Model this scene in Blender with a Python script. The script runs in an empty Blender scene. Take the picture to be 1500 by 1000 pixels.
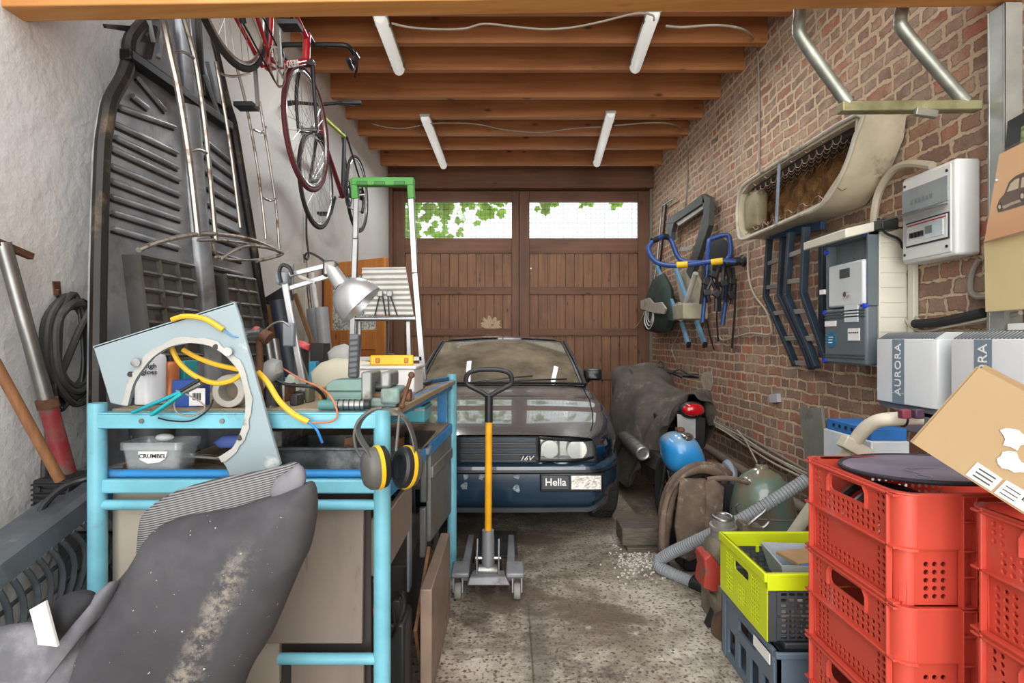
import bpy, bmesh, math, random
from mathutils import Vector as V, Matrix, Quaternion
from mathutils.geometry import tessellate_polygon
rnd = random.Random(7)
SC = bpy.context.scene
COL = SC.collection
# the camera stands at the open end of the garage, 1.265 m up, looking straight down the room (+Y)
F, CX, CY, EYE = 800.0, 748.0, 500.0, 1.265
XL, XR, YB = -1.63, 1.90, 7.40
PI = math.pi

def P(px, py, Y): return V(((px-CX)/F*Y, Y, EYE-(py-CY)/F*Y))
def PX(px, py, X): return P(px, py, X*F/(px-CX))
def WR(px, py, off=0): return PX(px, py, XR-off)
def WL(px, py, off=0): return PX(px, py, XL+off)
def PZ(px, py, z=0): return P(px, py, (EYE-z)*F/(py-CY))

def lin(c):
    if isinstance(c, str):
        c = c.lstrip('#'); c = [int(c[i:i+2], 16)/255 for i in (0, 2, 4)]
    return tuple(x/12.92 if x <= .04045 else ((x+.055)/1.055)**2.4 for x in c)

# ---------------------------------------------------------------- materials
class NT:
    def __init__(s, name):
        s.m = bpy.data.materials.new(name); s.m.use_nodes = True
        s.t = s.m.node_tree; s.n = s.t.nodes; s.l = s.t.links
        s.bs = s.n['Principled BSDF']; s.out = s.n['Material Output']
    def node(s, typ, **kw):
        n = s.n.new(typ)
        for k, v in kw.items():
            if k.startswith('_'): setattr(n, k[1:], v)
            else: s.put(n.inputs[k if not k[1:].isdigit() else int(k[1:])], v)
        return n
    def put(s, sock, v):
        if isinstance(v, bpy.types.NodeSocket): s.l.new(v, sock)
        else: sock.default_value = v
    def math(s, op, a, b=0.0, c=0.0):
        n = s.n.new('ShaderNodeMath'); n.operation = op
        s.put(n.inputs[0], a); s.put(n.inputs[1], b); s.put(n.inputs[2], c); return n.outputs[0]
    def mix(s, f, a, b, blend='MIX'):
        n = s.n.new('ShaderNodeMix'); n.data_type = 'RGBA'; n.blend_type = blend
        s.put(n.inputs[0], f)
        for i, v in ((6, a), (7, b)): s.put(n.inputs[i], v if isinstance(v, bpy.types.NodeSocket) else (*v, 1))
        return n.outputs[2]
    def coord(s, scale=(1, 1, 1), which='Object', rot=(0, 0, 0)):
        t = s.n.new('ShaderNodeTexCoord'); m = s.n.new('ShaderNodeMapping')
        s.l.new(t.outputs[which], m.inputs[0]); m.inputs['Scale'].default_value = scale; m.inputs['Rotation'].default_value = rot
        return m.outputs[0]
    def noise(s, vec, scale, detail=4, rough=.55, dist=0):
        n = s.n.new('ShaderNodeTexNoise'); s.l.new(vec, n.inputs['Vector'])
        n.inputs['Scale'].default_value = scale; n.inputs['Detail'].default_value = detail
        n.inputs['Roughness'].default_value = rough; n.inputs['Distortion'].default_value = dist
        return n.outputs[0]
    def ramp(s, f, lo, hi):
        n = s.n.new('ShaderNodeMapRange'); s.put(n.inputs[0], f)
        n.inputs[1].default_value = lo; n.inputs[2].default_value = hi
        n.interpolation_type = 'SMOOTHSTEP'; return n.outputs[0]
    def bump(s, h, strength=.3, dist=.01):
        n = s.n.new('ShaderNodeBump'); s.put(n.inputs['Height'], h)
        n.inputs['Strength'].default_value = strength; n.inputs['Distance'].default_value = dist
        s.l.new(n.outputs[0], s.bs.inputs['Normal']); return n
    def set(s, col=None, r=None, m=None, coat=None, spec=None):
        for k, v in (('Base Color', col), ('Roughness', r), ('Metallic', m), ('Coat Weight', coat), ('Specular IOR Level', spec)):
            if v is not None: s.put(s.bs.inputs[k], (*v, 1) if isinstance(v, tuple) else v)

MATS = {}
def M(name, col, r=.55, m=0, var=.12, sc=7, bump=0, bsc=60, dirt=None, damt=.5, dsc=5, coat=0, stretch=(1, 1, 1)):
    """A paint, plastic, cloth or metal with a little unevenness and optional dirt patches."""
    if name in MATS: return MATS[name]
    s = NT(name); c = lin(col) if isinstance(col, str) else col
    v = s.coord(stretch)
    n = s.noise(v, sc, 5)
    lo = tuple(x*(1-var) for x in c); hi = tuple(min(1, x*(1+var)) for x in c)
    k = s.mix(s.ramp(n, .3, .7), lo, hi)
    rr = r
    if dirt:
        d = s.ramp(s.noise(v, dsc, 8, .65), .62-.25*damt, .78-.2*damt)
        k = s.mix(d, k, lin(dirt)); rr = s.math('MULTIPLY_ADD', d, max(0, .8-r), r)
    s.set(k, rr, m, coat)
    if bump: s.bump(s.noise(v, bsc, 3), bump, .004)
    MATS[name] = s.m; return s.m

def WOOD(name, a, b, axis=0, sc=1, r=.6, knots=True):
    if name in MATS: return MATS[name]
    s = NT(name); st = [26*sc]*3; st[axis] = 1.3*sc
    v = s.coord(tuple(st)); n = s.noise(v, 1, 6, .6, .6)
    k = s.mix(s.ramp(n, .25, .75), lin(a), lin(b))
    n2 = s.noise(s.coord((1, 1, 1)), 2.2*sc, 4)
    k = s.mix(s.math('MULTIPLY', s.ramp(n2, .45, .7), .4), k, tuple(x*.55 for x in lin(a)))
    if knots:
        st2 = [9*sc]*3; st2[axis] = 3.5*sc
        vo = s.n.new('ShaderNodeTexVoronoi'); s.l.new(s.coord(tuple(st2)), vo.inputs['Vector']); vo.inputs['Scale'].default_value = 1
        d = s.ramp(vo.outputs['Distance'], .02, .16)
        k = s.mix(s.math('SUBTRACT', 1, d), k, tuple(x*.25 for x in lin(a)))
    s.set(k, r); s.bump(n, .25, .004)
    MATS[name] = s.m; return s.m

def GLASS(name, tint=(.95, .97, .96), dust=.05, dustcol='#b8b0a0', r=.02):
    """Thin clear pane: transparent, a fresnel sheen and a film of dust."""
    if name in MATS: return MATS[name]
    s = NT(name); s.n.remove(s.bs)
    tr = s.node('ShaderNodeBsdfTransparent'); tr.inputs[0].default_value = (*tint, 1)
    gl = s.node('ShaderNodeBsdfGlossy'); gl.inputs['Roughness'].default_value = r
    df = s.node('ShaderNodeBsdfDiffuse'); df.inputs[0].default_value = (*lin(dustcol), 1)
    fr = s.node('ShaderNodeFresnel'); fr.inputs[0].default_value = 1.5
    ge = s.n.new('ShaderNodeNewGeometry'); ff = s.math('MULTIPLY', fr.outputs[0], s.math('SUBTRACT', 1, ge.outputs['Backfacing']))
    m1 = s.node('ShaderNodeMixShader'); s.l.new(ff, m1.inputs[0]); s.l.new(tr.outputs[0], m1.inputs[1]); s.l.new(gl.outputs[0], m1.inputs[2])
    nz = s.ramp(s.noise(s.coord(), 3, 6), .3, .75)
    m2 = s.node('ShaderNodeMixShader'); s.l.new(s.math('MULTIPLY_ADD', nz, dust, dust*.6), m2.inputs[0])
    s.l.new(m1.outputs[0], m2.inputs[1]); s.l.new(df.outputs[0], m2.inputs[2]); s.l.new(m2.outputs[0], s.out.inputs[0])
    MATS[name] = s.m; return s.m

# ---------------------------------------------------------------- mesh builder
def frame(z, up=None):
    z = V(z).normalized(); up = V(up) if up is not None else (V((0, 0, 1)) if abs(z.z) < .95 else V((0, 1, 0)))
    x = up.cross(z).normalized(); y = z.cross(x); return x, y, z

def spline(pts, n=6, closed=False):
    pts = [V(p) for p in pts]; out = []; N = len(pts)
    rng = range(N if closed else N-1)
    g = (lambda i: pts[i % N]) if closed else (lambda i: pts[max(0, min(N-1, i))])
    for i in rng:
        a, b, c, d = g(i-1), g(i), g(i+1), g(i+2)
        for k in range(n):
            t = k/n
            out.append(.5*((2*b)+(c-a)*t+(2*a-5*b+4*c-d)*t*t+(3*b-a-3*c+d)*t**3))
    if not closed: out.append(pts[-1].copy())
    return out

ORIG = {}
class MB:
    def __init__(s): s.bm = bmesh.new(); s.mi = 0
    def mat(s, i): s.mi = i; return s
    def f(s, vs):
        try:
            q = s.bm.faces.new(vs); q.material_index = s.mi; return q
        except ValueError: return None
    def box(s, a, b):
        a, b = V(a), V(b); return s.obox((a+b)/2, [abs(b[i]-a[i]) for i in range(3)])
    def obox(s, c, size, R=None, taper=1):
        c = V(c); h = [x/2 for x in size]; vs = []
        for z in (-1, 1):
            t = taper if z > 0 else 1
            for x, y in ((-1, -1), (1, -1), (1, 1), (-1, 1)):
                p = V((x*h[0]*t, y*h[1]*t, z*h[2]))
                vs.append(s.bm.verts.new(c+(R @ p if R else p)))
        for q in ((3, 2, 1, 0), (4, 5, 6, 7), (0, 1, 5, 4), (1, 2, 6, 5), (2, 3, 7, 6), (3, 0, 4, 7)): s.f([vs[i] for i in q])
        return s
    def bar(s, p, q, w, h, up=None):
        p, q = V(p), V(q); x, y, z = frame(q-p, up)
        R = Matrix((x, y, z)).transposed(); return s.obox((p+q)/2, (w, h, (q-p).length), R)
    def hexa(s, c8):
        vs = [s.bm.verts.new(V(p)) for p in c8]
        for q in ((3, 2, 1, 0), (4, 5, 6, 7), (0, 1, 5, 4), (1, 2, 6, 5), (2, 3, 7, 6), (3, 0, 4, 7)): s.f([vs[i] for i in q])
        return s
    def loft(s, rings, closed=True, caps=True, cyc=False):
        R = [[s.bm.verts.new(V(p)) for p in r] for r in rings]; n = len(R[0])
        for a, b in zip(R, R[1:]+([R[0]] if cyc else [])):
            for i in range(n if closed else n-1):
                j = (i+1) % n; s.f((a[i], a[j], b[j], b[i]))
        if caps and closed and not cyc: s.f(R[0][::-1]); s.f(R[-1])
        return s
    def cyl(s, p, q, r, r2=None, n=14, caps=True):
        p, q = V(p), V(q); x, y, z = frame(q-p); r2 = r if r2 is None else r2
        ring = lambda c, rr: [c+x*math.cos(t*2*PI/n)*rr+y*math.sin(t*2*PI/n)*rr for t in range(n)]
        return s.loft([ring(p, r), ring(q, r2)], True, caps)
    def tube(s, pts, r, n=8, sub=0, closed=False):
        pts = [V(p) for p in pts]
        if sub: pts = spline(pts, sub, closed)
        N = len(pts); rings = []; up = None
        for i, p in enumerate(pts):
            if closed: d = pts[(i+1) % N]-pts[i-1]
            else: d = pts[min(N-1, i+1)]-pts[max(0, i-1)]
            if d.length < 1e-7: d = V((0, 0, 1))
            d.normalize()
            if up is None: up = frame(d)[1]
            x = up.cross(d)
            if x.length < 1e-4: x = frame(d)[0]
            x.normalize(); up = d.cross(x)
            rr = r(i/(N-1)) if callable(r) else r
            rings.append([p+x*math.cos(t*2*PI/n)*rr+up*math.sin(t*2*PI/n)*rr for t in range(n)])
        return s.loft(rings, True, True, closed)
    def lathe(s, prof, c=(0, 0, 0), ax=(0, 0, 1), n=24, up=None):
        x, y, z = frame(ax, up); c = V(c)
        rings = [[c+z*h+x*math.cos(t*2*PI/n)*max(r, 1e-4)+y*math.sin(t*2*PI/n)*max(r, 1e-4) for t in range(n)] for r, h in prof]
        if prof[0] == prof[-1]: return s.loft(rings[:-1], True, False, True)
        return s.loft(rings, True, True)
    def torus(s, c, ax, R, r, n=40, k=8, ry=None):
        x, y, z = frame(ax); c = V(c); ry = ry or r
        rings = []
        for i in range(n):
            t = i*2*PI/n; d = x*math.cos(t)+y*math.sin(t)
            rings.append([c+d*(R+r*math.cos(u*2*PI/k))+z*ry*math.sin(u*2*PI/k) for u in range(k)])
        return s.loft(rings, True, False, True)
    def sph(s, c, r, n=16, m=10, R=None):
        c = V(c); r = (r,)*3 if not hasattr(r, '__len__') else r; rings = []
        for j in range(m+1):
            t = -PI/2+PI*j/m; q = max(math.cos(t), 1e-3)
            ring = [V((r[0]*q*math.cos(i*2*PI/n), r[1]*q*math.sin(i*2*PI/n), r[2]*math.sin(t))) for i in range(n)]
            rings.append([c+(R @ p if R else p) for p in ring])
        return s.loft(rings)
    def prism(s, pts, d):
        pts = [V(p) for p in pts]; d = V(d)
        tri = tessellate_polygon([pts]); n = len(pts)
        a = [s.bm.verts.new(p) for p in pts]; b = [s.bm.verts.new(p+d) for p in pts]
        for t in tri:
            s.f([a[i] for i in t]); s.f([b[i] for i in reversed(t)])
        for i in range(n): s.f((a[i], a[(i+1) % n], b[(i+1) % n], b[i]))
        return s
    def plate(s, outer, holes, o, ux, uy, th):
        """Flat plate with holes; 2-D loops in the (ux, uy) frame at o, thickness th along ux x uy."""
        o, ux, uy = V(o), V(ux), V(uy); un = ux.cross(uy).normalized()*th
        loops = [outer]+list(holes); pts = [[V((p[0], p[1], 0)) for p in l] for l in loops]
        tri = tessellate_polygon(pts); flat = [p for l in pts for p in l]
        a = [s.bm.verts.new(o+ux*p.x+uy*p.y) for p in flat]; b = [s.bm.verts.new(o+ux*p.x+uy*p.y+un) for p in flat]
        for t in tri:
            s.f([a[i] for i in t]); s.f([b[i] for i in reversed(t)])
        k = 0
        for l in pts:
            n = len(l)
            for i in range(n): s.f((a[k+i], a[k+(i+1) % n], b[k+(i+1) % n], b[k+i]))
            k += n
        return s
    def grid(s, fn, nu, nv, th=0, cyc=False):
        """Surface fn(u,v) -> point; th>0 gives it thickness."""
        G = [[V(fn(i/nu, j/nv)) for j in range(nv+1)] for i in range(nu+1)]
        A = [[s.bm.verts.new(p) for p in r] for r in G]
        for i in range(nu):
            for j in range(nv): s.f((A[i][j], A[i+1][j], A[i+1][j+1], A[i][j+1]))
        if th:
            B = []
            for i in range(nu+1):
                row = []
                for j in range(nv+1):
                    du = G[min(nu, i+1)][j]-G[max(0, i-1)][j]; dv = G[i][min(nv, j+1)]-G[i][max(0, j-1)]
                    nrm = du.cross(dv); nrm = nrm.normalized() if nrm.length > 1e-9 else V((0, 0, 1))
                    row.append(s.bm.verts.new(G[i][j]-nrm*th))
                B.append(row)
            for i in range(nu):
                for j in range(nv): s.f((B[i][j+1], B[i+1][j+1], B[i+1][j], B[i][j]))
            for i in range(nu):
                s.f((A[i+1][0], A[i][0], B[i][0], B[i+1][0])); s.f((A[i][nv], A[i+1][nv], B[i+1][nv], B[i][nv]))
            for j in range(nv):
                s.f((A[0][j], A[0][j+1], B[0][j+1], B[0][j])); s.f((A[nu][j+1], A[nu][j], B[nu][j], B[nu][j+1]))
        return s
    def pillow(s, outline, c, depth, back=None, k=6, p=2.2, nrm=None, noise=0):
        """Soft closed body with the given 3-D rim: bulges by depth to one side of its plane and back to the other."""
        o = [V(q) for q in outline]; c = V(c)
        n = V(nrm).normalized() if nrm is not None else (o[1]-c).cross(o[len(o)//3]-c).normalized()
        back = depth if back is None else back; rr = random.Random(3); N = len(o)
        def layer(t, d): 
            h = d*(1-t**p)**(1/p)
            return [c+(q-c)*t+n*(h+(rr.uniform(-1, 1)*noise if t < .97 else 0)) for q in o]
        ts = [math.sin((i+1)/k*PI/2) for i in range(k)]
        rings = [layer(t, depth) for t in ts[:-1]]+[o]+[layer(t, -back) for t in reversed(ts[:-1])]
        return s.loft(rings)
    def build(s, name, mat, parent=None, label=None, cat=None, group=None, kind=None, bevel=0, seg=2, smooth=35, sub=0, origin=None, keep=False):
        bm = s.bm
        bmesh.ops.remove_doubles(bm, verts=bm.verts, dist=1e-6)
        bmesh.ops.recalc_face_normals(bm, faces=bm.faces)
        if origin is not None: o0 = V(origin)
        elif parent is not None: o0 = ORIG[parent.name]
        else:
            xs = [v.co for v in bm.verts]
            o0 = V(((min(v.x for v in xs)+max(v.x for v in xs))/2, (min(v.y for v in xs)+max(v.y for v in xs))/2, min(v.z for v in xs)))
        for v in bm.verts: v.co -= o0
        me = bpy.data.meshes.new(name); bm.to_mesh(me); bm.free()
        for m in (mat if isinstance(mat, (list, tuple)) else [mat]): me.materials.append(m)
        if smooth:
            me.shade_smooth(); me.set_sharp_from_angle(angle=math.radians(smooth))
        ob = bpy.data.objects.new(name, me); COL.objects.link(ob)
        if parent is not None: ob.parent = parent; ORIG[ob.name] = ORIG[parent.name]
        else: ob.location = o0; ORIG[ob.name] = o0
        if bevel:
            b = ob.modifiers.new('bevel', 'BEVEL'); b.width = bevel; b.segments = seg; b.limit_method = 'ANGLE'; b.angle_limit = math.radians(40)
            b.harden_normals = False
        if sub:
            q = ob.modifiers.new('subdivision', 'SUBSURF'); q.levels = q.render_levels = sub
        return tag(ob, label, cat, group, kind)

def tag(ob, label=None, cat=None, group=None, kind=None):
    for k, v in (('label', label), ('category', cat), ('group', group), ('kind', kind)):
        if v: ob[k] = v
    return ob

def thing(name, label, cat, loc, group=None):
    o = bpy.data.objects.new(name, None); COL.objects.link(o); o.empty_display_size = .05
    o.location = V(loc); ORIG[o.name] = V(loc); return tag(o, label, cat, group)

def dup(root, loc, rotz=0, label=None, group=None):
    r = root.copy(); COL.objects.link(r); r.location = loc; r.rotation_euler = (0, 0, rotz); ORIG[r.name] = V(loc)
    if label: r['label'] = label
    if group: r['group'] = group
    def rec(src, dst):
        for ch in [c for c in SC.objects if c.parent == src]:
            c = ch.copy(); COL.objects.link(c); c.parent = dst; rec(ch, c)
    rec(root, r); return r

def text(name, body, o, ux, uy, h, mat, parent, ext=.001, align='CENTER', space=1.0, label=None, bold=0, shear=0, sx=1):
    cu = bpy.data.curves.new(name, 'FONT'); cu.body = body; cu.align_x = align; cu.align_y = 'CENTER'
    cu.size = 1.0; cu.extrude = ext/h; cu.space_character = space; cu.offset = bold; cu.shear = shear
    t = bpy.data.objects.new(name+'_text', cu); COL.objects.link(t)
    dg = bpy.context.evaluated_depsgraph_get(); me = bpy.data.meshes.new_from_object(t.evaluated_get(dg))
    bpy.data.objects.remove(t); bpy.data.curves.remove(cu)
    ux, uy = V(ux).normalized(), V(uy).normalized(); un = ux.cross(uy); o = V(o); k = h/.7
    o0 = ORIG[parent.name]
    for v in me.vertices: v.co = o+ux*v.co.x*k*sx+uy*v.co.y*k+un*v.co.z*k-o0
    me.materials.clear(); me.materials.append(mat)
    ob = bpy.data.objects.new(name, me); COL.objects.link(ob); ob.parent = parent; ORIG[ob.name] = o0
    if label: ob['label'] = label
    return ob

def circ(cx, cy, r, n=8, ry=None): return [(cx+r*math.cos(i*2*PI/n), cy+(ry or r)*math.sin(i*2*PI/n)) for i in range(n)]
def rect(x0, y0, x1, y1): return [(x0, y0), (x1, y0), (x1, y1), (x0, y1)]
def rrect(x0, y0, x1, y1, r, n=4):
    out = []
    for cx, cy, a in ((x1-r, y1-r, 0), (x0+r, y1-r, 90), (x0+r, y0+r, 180), (x1-r, y0+r, 270)):
        for i in range(n+1):
            t = math.radians(a+90*i/n); out.append((cx+r*math.cos(t), cy+r*math.sin(t)))
    return out

# ---------------------------------------------------------------- common materials
BLACK = M('black_plastic', '#1c1d1f', .45, var=.2)
RUBBER = M('rubber', '#232323', .8, var=.2)
CHROME = M('chrome', '#d8d8d6', .18, 1, var=.05)
STEEL = M('worn_steel', '#8f8f8c', .38, 1, var=.2, dirt='#6b5c4a', damt=.3)
ALU = M('aluminium', '#c9cbcc', .32, .9, var=.1)
RUST = M('rusty_steel', '#6a4a36', .75, .4, var=.35, sc=20)
DARKSTEEL = M('dark_steel', '#3c3d3e', .45, .7, var=.3, dirt='#5b4a3a', damt=.25)
WHITE = M('white_plastic', '#dcdcd8', .45, var=.05, dirt='#a59c8c', damt=.1)
GREYP = M('grey_plastic', '#7c8388', .5)
YELLOW = M('yellow_plastic', '#e8b81c', .45)
RED = M('red_plastic', '#c8342c', .45)
TEAL = M('teal_plastic', '#1fa3ac', .45)
BLUE = M('blue_paint', '#2b6fb5', .5, dirt='#6b6259', damt=.2)
PAPER = M('white_paper', '#ecebe6', .8, var=.03)
BROWNWOOD = WOOD('brown_wood', '#6d4a30', '#8b6542', 2)
# ================================================================ the room
def brick_mat():
    s = NT('old_brick'); tc = s.coord()
    sep = s.node('ShaderNodeSeparateXYZ'); 
    wob = s.n.new('ShaderNodeTexNoise'); s.l.new(tc, wob.inputs['Vector']); wob.inputs['Scale'].default_value = 5; wob.inputs['Detail'].default_value = 3
    add = s.node('ShaderNodeVectorMath', _operation='MULTIPLY_ADD'); s.l.new(wob.outputs['Color'], add.inputs[0])
    add.inputs[1].default_value = (.045,)*3; s.l.new(tc, add.inputs[2]); s.l.new(add.outputs[0], sep.inputs[0])
    wob2 = s.noise(tc, 28, 2)
    y, z = sep.outputs[1], s.math('MULTIPLY_ADD', wob2, .012, sep.outputs[2])
    RH = .0745
    zr = s.math('DIVIDE', z, RH); row = s.math('FLOOR', zr); fz = s.math('SUBTRACT', zr, row)
    odd = s.math('FLOORED_MODULO', row, 2)
    w = s.math('MULTIPLY_ADD', odd, -.095, .205)
    yr = s.math('ADD', s.math('DIVIDE', s.math('MULTIPLY_ADD', wob2, .02, y), w), s.math('MULTIPLY', row, .37)); cell = s.math('FLOOR', yr); fy = s.math('SUBTRACT', yr, cell)
    ez = s.math('MULTIPLY', s.math('MINIMUM', fz, s.math('SUBTRACT', 1, fz)), RH)
    ey = s.math('MULTIPLY', s.math('MINIMUM', fy, s.math('SUBTRACT', 1, fy)), w)
    e = s.math('MINIMUM', ez, ey)
    rag = s.noise(tc, 38, 6, .7)
    big = s.noise(tc, 1.3, 4)
    sep0 = s.node('ShaderNodeSeparateXYZ'); s.l.new(tc, sep0.inputs[0])
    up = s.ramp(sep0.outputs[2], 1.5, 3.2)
    smear = s.math('MULTIPLY_ADD', up, .005, s.math('MULTIPLY_ADD', big, .009, -.004))
    e2 = s.math('SUBTRACT', s.math('MULTIPLY_ADD', rag, .030, e), s.math('ADD', smear, .0212))
    face = s.ramp(e2, -.001, .0045)
    wn = s.node('ShaderNodeTexWhiteNoise', _noise_dimensions='2D'); cmb = s.node('ShaderNodeCombineXYZ')
    s.l.new(cell, cmb.inputs[0]); s.l.new(row, cmb.inputs[1]); s.l.new(cmb.outputs[0], wn.inputs['Vector'])
    cr = s.node('ShaderNodeValToRGB'); s.l.new(wn.outputs[0], cr.inputs[0]); el = cr.color_ramp.elements
    cols = ['#7d6558', '#a07a66', '#ab745b', '#8f7868', '#b5836a', '#9c8676', '#b96c52', '#846a5f', '#a88a76']
    el[0].color = (*lin(cols[0]), 1); el[1].position = 1; el[1].color = (*lin(cols[-1]), 1)
    for i, c in enumerate(cols[1:-1]):
        q = el.new((i+1)/(len(cols)-1)); q.color = (*lin(c), 1)
    spk = s.noise(tc, 60, 5, .7)
    b = s.mix(s.math('MULTIPLY', s.ramp(spk, .4, .8), .55), cr.outputs[0], lin('#a08a78'))
    b = s.mix(s.math('MULTIPLY', s.ramp(s.noise(tc, 9, 6), .52, .75), .55), b, lin('#5d4f47'))
    mo = s.mix(s.ramp(s.noise(tc, 6, 6), .3, .75), lin('#dcc3a2'), lin('#bfa688'))
    k = s.mix(face, mo, b)
    k = s.mix(s.math('MULTIPLY', s.ramp(s.noise(tc, 3.2, 8, .75), .5, .68), .5), k, lin('#c9b296'))
    k = s.mix(s.math('MULTIPLY', s.ramp(s.noise(tc, 17, 7, .75), .60, .70), .6), k, lin('#6d5c50'))
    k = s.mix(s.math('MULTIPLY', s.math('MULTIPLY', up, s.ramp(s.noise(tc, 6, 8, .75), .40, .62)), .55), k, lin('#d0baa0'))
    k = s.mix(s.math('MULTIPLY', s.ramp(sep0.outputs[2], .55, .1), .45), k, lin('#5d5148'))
    s.set(k, .92)
    h = s.math('ADD', s.math('MULTIPLY', face, .8), s.math('ADD', s.math('MULTIPLY', spk, .35), s.math('MULTIPLY', rag, .6)))
    s.bump(h, .9, .014); return s.m

def plaster_mat():
    s = NT('white_plaster'); tc = s.coord()
    k = s.mix(s.ramp(s.noise(tc, 1.1, 5), .3, .7), lin('#d2cec5'), lin('#dcdcda'))
    k = s.mix(s.math('MULTIPLY', s.ramp(s.noise(tc, 3.5, 8, .7), .6, .72), .35), k, lin('#bfb09a'))
    k = s.mix(s.math('MULTIPLY', s.ramp(s.noise(tc, 22, 8, .75), .68, .74), .7), k, lin('#6d6557'))
    s.set(k, .9); s.bump(s.math('ADD', s.noise(tc, 4, 6, .6), s.math('MULTIPLY', s.noise(tc, 40, 3), .12)), .5, .03); return s.m

def concrete_mat():
    s = NT('speckled_concrete'); tc = s.coord()
    k = s.mix(s.ramp(s.noise(tc, 1.6, 6, .65), .35, .68), lin('#857a69'), lin('#d8cebc'))
    k = s.mix(s.math('MULTIPLY', s.ramp(s.noise(tc, 4.2, 8, .78), .52, .64), .7), k, lin('#e6decf'))
    vo = s.n.new('ShaderNodeTexVoronoi'); s.l.new(tc, vo.inputs['Vector']); vo.inputs['Scale'].default_value = 42
    gl = s.n.new('ShaderNodeTexNoise'); s.l.new(tc, gl.inputs['Vector']); gl.inputs['Scale'].default_value = 60; gl.inputs['Detail'].default_value = 4
    peb = s.ramp(vo.outputs['Distance'], .22, .34)
    rnd_ = s.node('ShaderNodeSeparateXYZ'); s.l.new(vo.outputs['Color'], rnd_.inputs[0])
    on = s.math('MULTIPLY', s.math('SUBTRACT', 1, peb), s.ramp(rnd_.outputs[0], .45, .55))
    k = s.mix(s.math('MULTIPLY', on, .9), k, s.mix(rnd_.outputs[1], lin('#3f352b'), lin('#75634f')))
    k = s.mix(s.math('MULTIPLY', s.ramp(gl.outputs[0], .54, .63), .75), k, lin('#4a3f33'))
    k = s.mix(s.math('MULTIPLY', s.ramp(s.noise(tc, 1.1, 7, .72, .4), .43, .58), .85), k, lin('#5f5142'))
    k = s.mix(s.math('MULTIPLY', s.ramp(s.noise(tc, 2.7, 7, .7), .53, .66), .75), k, lin('#43382d'))
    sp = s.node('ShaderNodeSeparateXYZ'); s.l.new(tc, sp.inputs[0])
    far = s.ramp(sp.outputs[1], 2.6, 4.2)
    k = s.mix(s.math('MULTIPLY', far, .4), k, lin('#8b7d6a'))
    # the worn joint with an oily strip beside it
    strip = s.math('MULTIPLY', s.ramp(s.math('ABSOLUTE', s.math('SUBTRACT', s.math('MULTIPLY_ADD', s.noise(tc, 5, 4), .08, sp.outputs[0]), .15)), .07, .02), s.ramp(sp.outputs[1], 2.75, 2.35))
    k = s.mix(s.math('MULTIPLY', strip, .6), k, lin('#56524a'))
    joint = s.ramp(s.math('ABSOLUTE', s.math('SUBTRACT', s.math('MULTIPLY_ADD', s.noise(tc, 30, 2), .006, sp.outputs[0]), .088)), .006, .002)
    k = s.mix(s.math('MULTIPLY', s.math('MULTIPLY', joint, s.ramp(sp.outputs[1], 2.75, 2.35)), .7), k, lin('#3f3a33'))
    s.set(k, s.math('MULTIPLY_ADD', gl.outputs[0], -.3, .85)); s.bump(s.math('ADD', gl.outputs[0], s.math('MULTIPLY', on, .4)), .3, .006); return s.m

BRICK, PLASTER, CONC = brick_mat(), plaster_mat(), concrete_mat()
JOIST = WOOD('joist_wood', '#a5663c', '#bf8350', 0, .8, .55)
BEAMW = WOOD('beam_wood', '#b9793c', '#d39a58', 0, .7, .5)
BOARD = WOOD('ceiling_boards', '#9b5c30', '#b0703f', 1, .8)
DOORW = WOOD('door_wood', '#704c35', '#946a4a', 2, 1.1)
DOORF = WOOD('door_frame_wood', '#644330', '#7d5640', 2, .8)
DOORR = WOOD('door_rail_wood', '#65432f', '#80573f', 0, .8)
Y0 = -1.6      # the room is open towards the camera side
S = dict(kind='structure')
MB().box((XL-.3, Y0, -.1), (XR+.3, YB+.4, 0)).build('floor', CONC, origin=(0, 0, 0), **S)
MB().box((XL-.3, Y0, 0), (XL, YB+.2, 3.75)).build('wall_left', PLASTER, origin=(0, 0, 0), **S)
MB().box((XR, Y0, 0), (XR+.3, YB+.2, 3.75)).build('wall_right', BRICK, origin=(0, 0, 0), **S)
ZJ = 3.475
ceil = MB().box((XL-.3, 1.75, ZJ+.22), (XR+.3, YB+.3, ZJ+.3)).build('ceiling', BOARD, origin=(0, 0, 0), **S)
for k, y in enumerate((2.62, 3.18, 3.66, 4.04, 4.44, 4.94, 5.39, 5.83, 6.25, 6.83)):
    MB().box((XL-.1, y, ZJ), (XR+.1, y+.058, ZJ+.22)).build('joist', JOIST, ceil, bevel=.003)
# lintel over the doors
MB().box((XL, YB-.14, 3.31), (XR, YB+.05, ZJ+.22)).build('trim_1', DOORR, bevel=.004, **S)
b = MB(); a0, a1 = V((-1.66, 1.745, 2.335)), V((1.95, 2.0, 2.545))
dv, uz = V((0, .085, 0)), V((0, 0, .24))
b.hexa([a0, a1, a1+dv, a0+dv, a0+uz, a1+uz, a1+dv+uz, a0+dv+uz]); b.build('trim_2', BEAMW, bevel=.004, **S)

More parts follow.
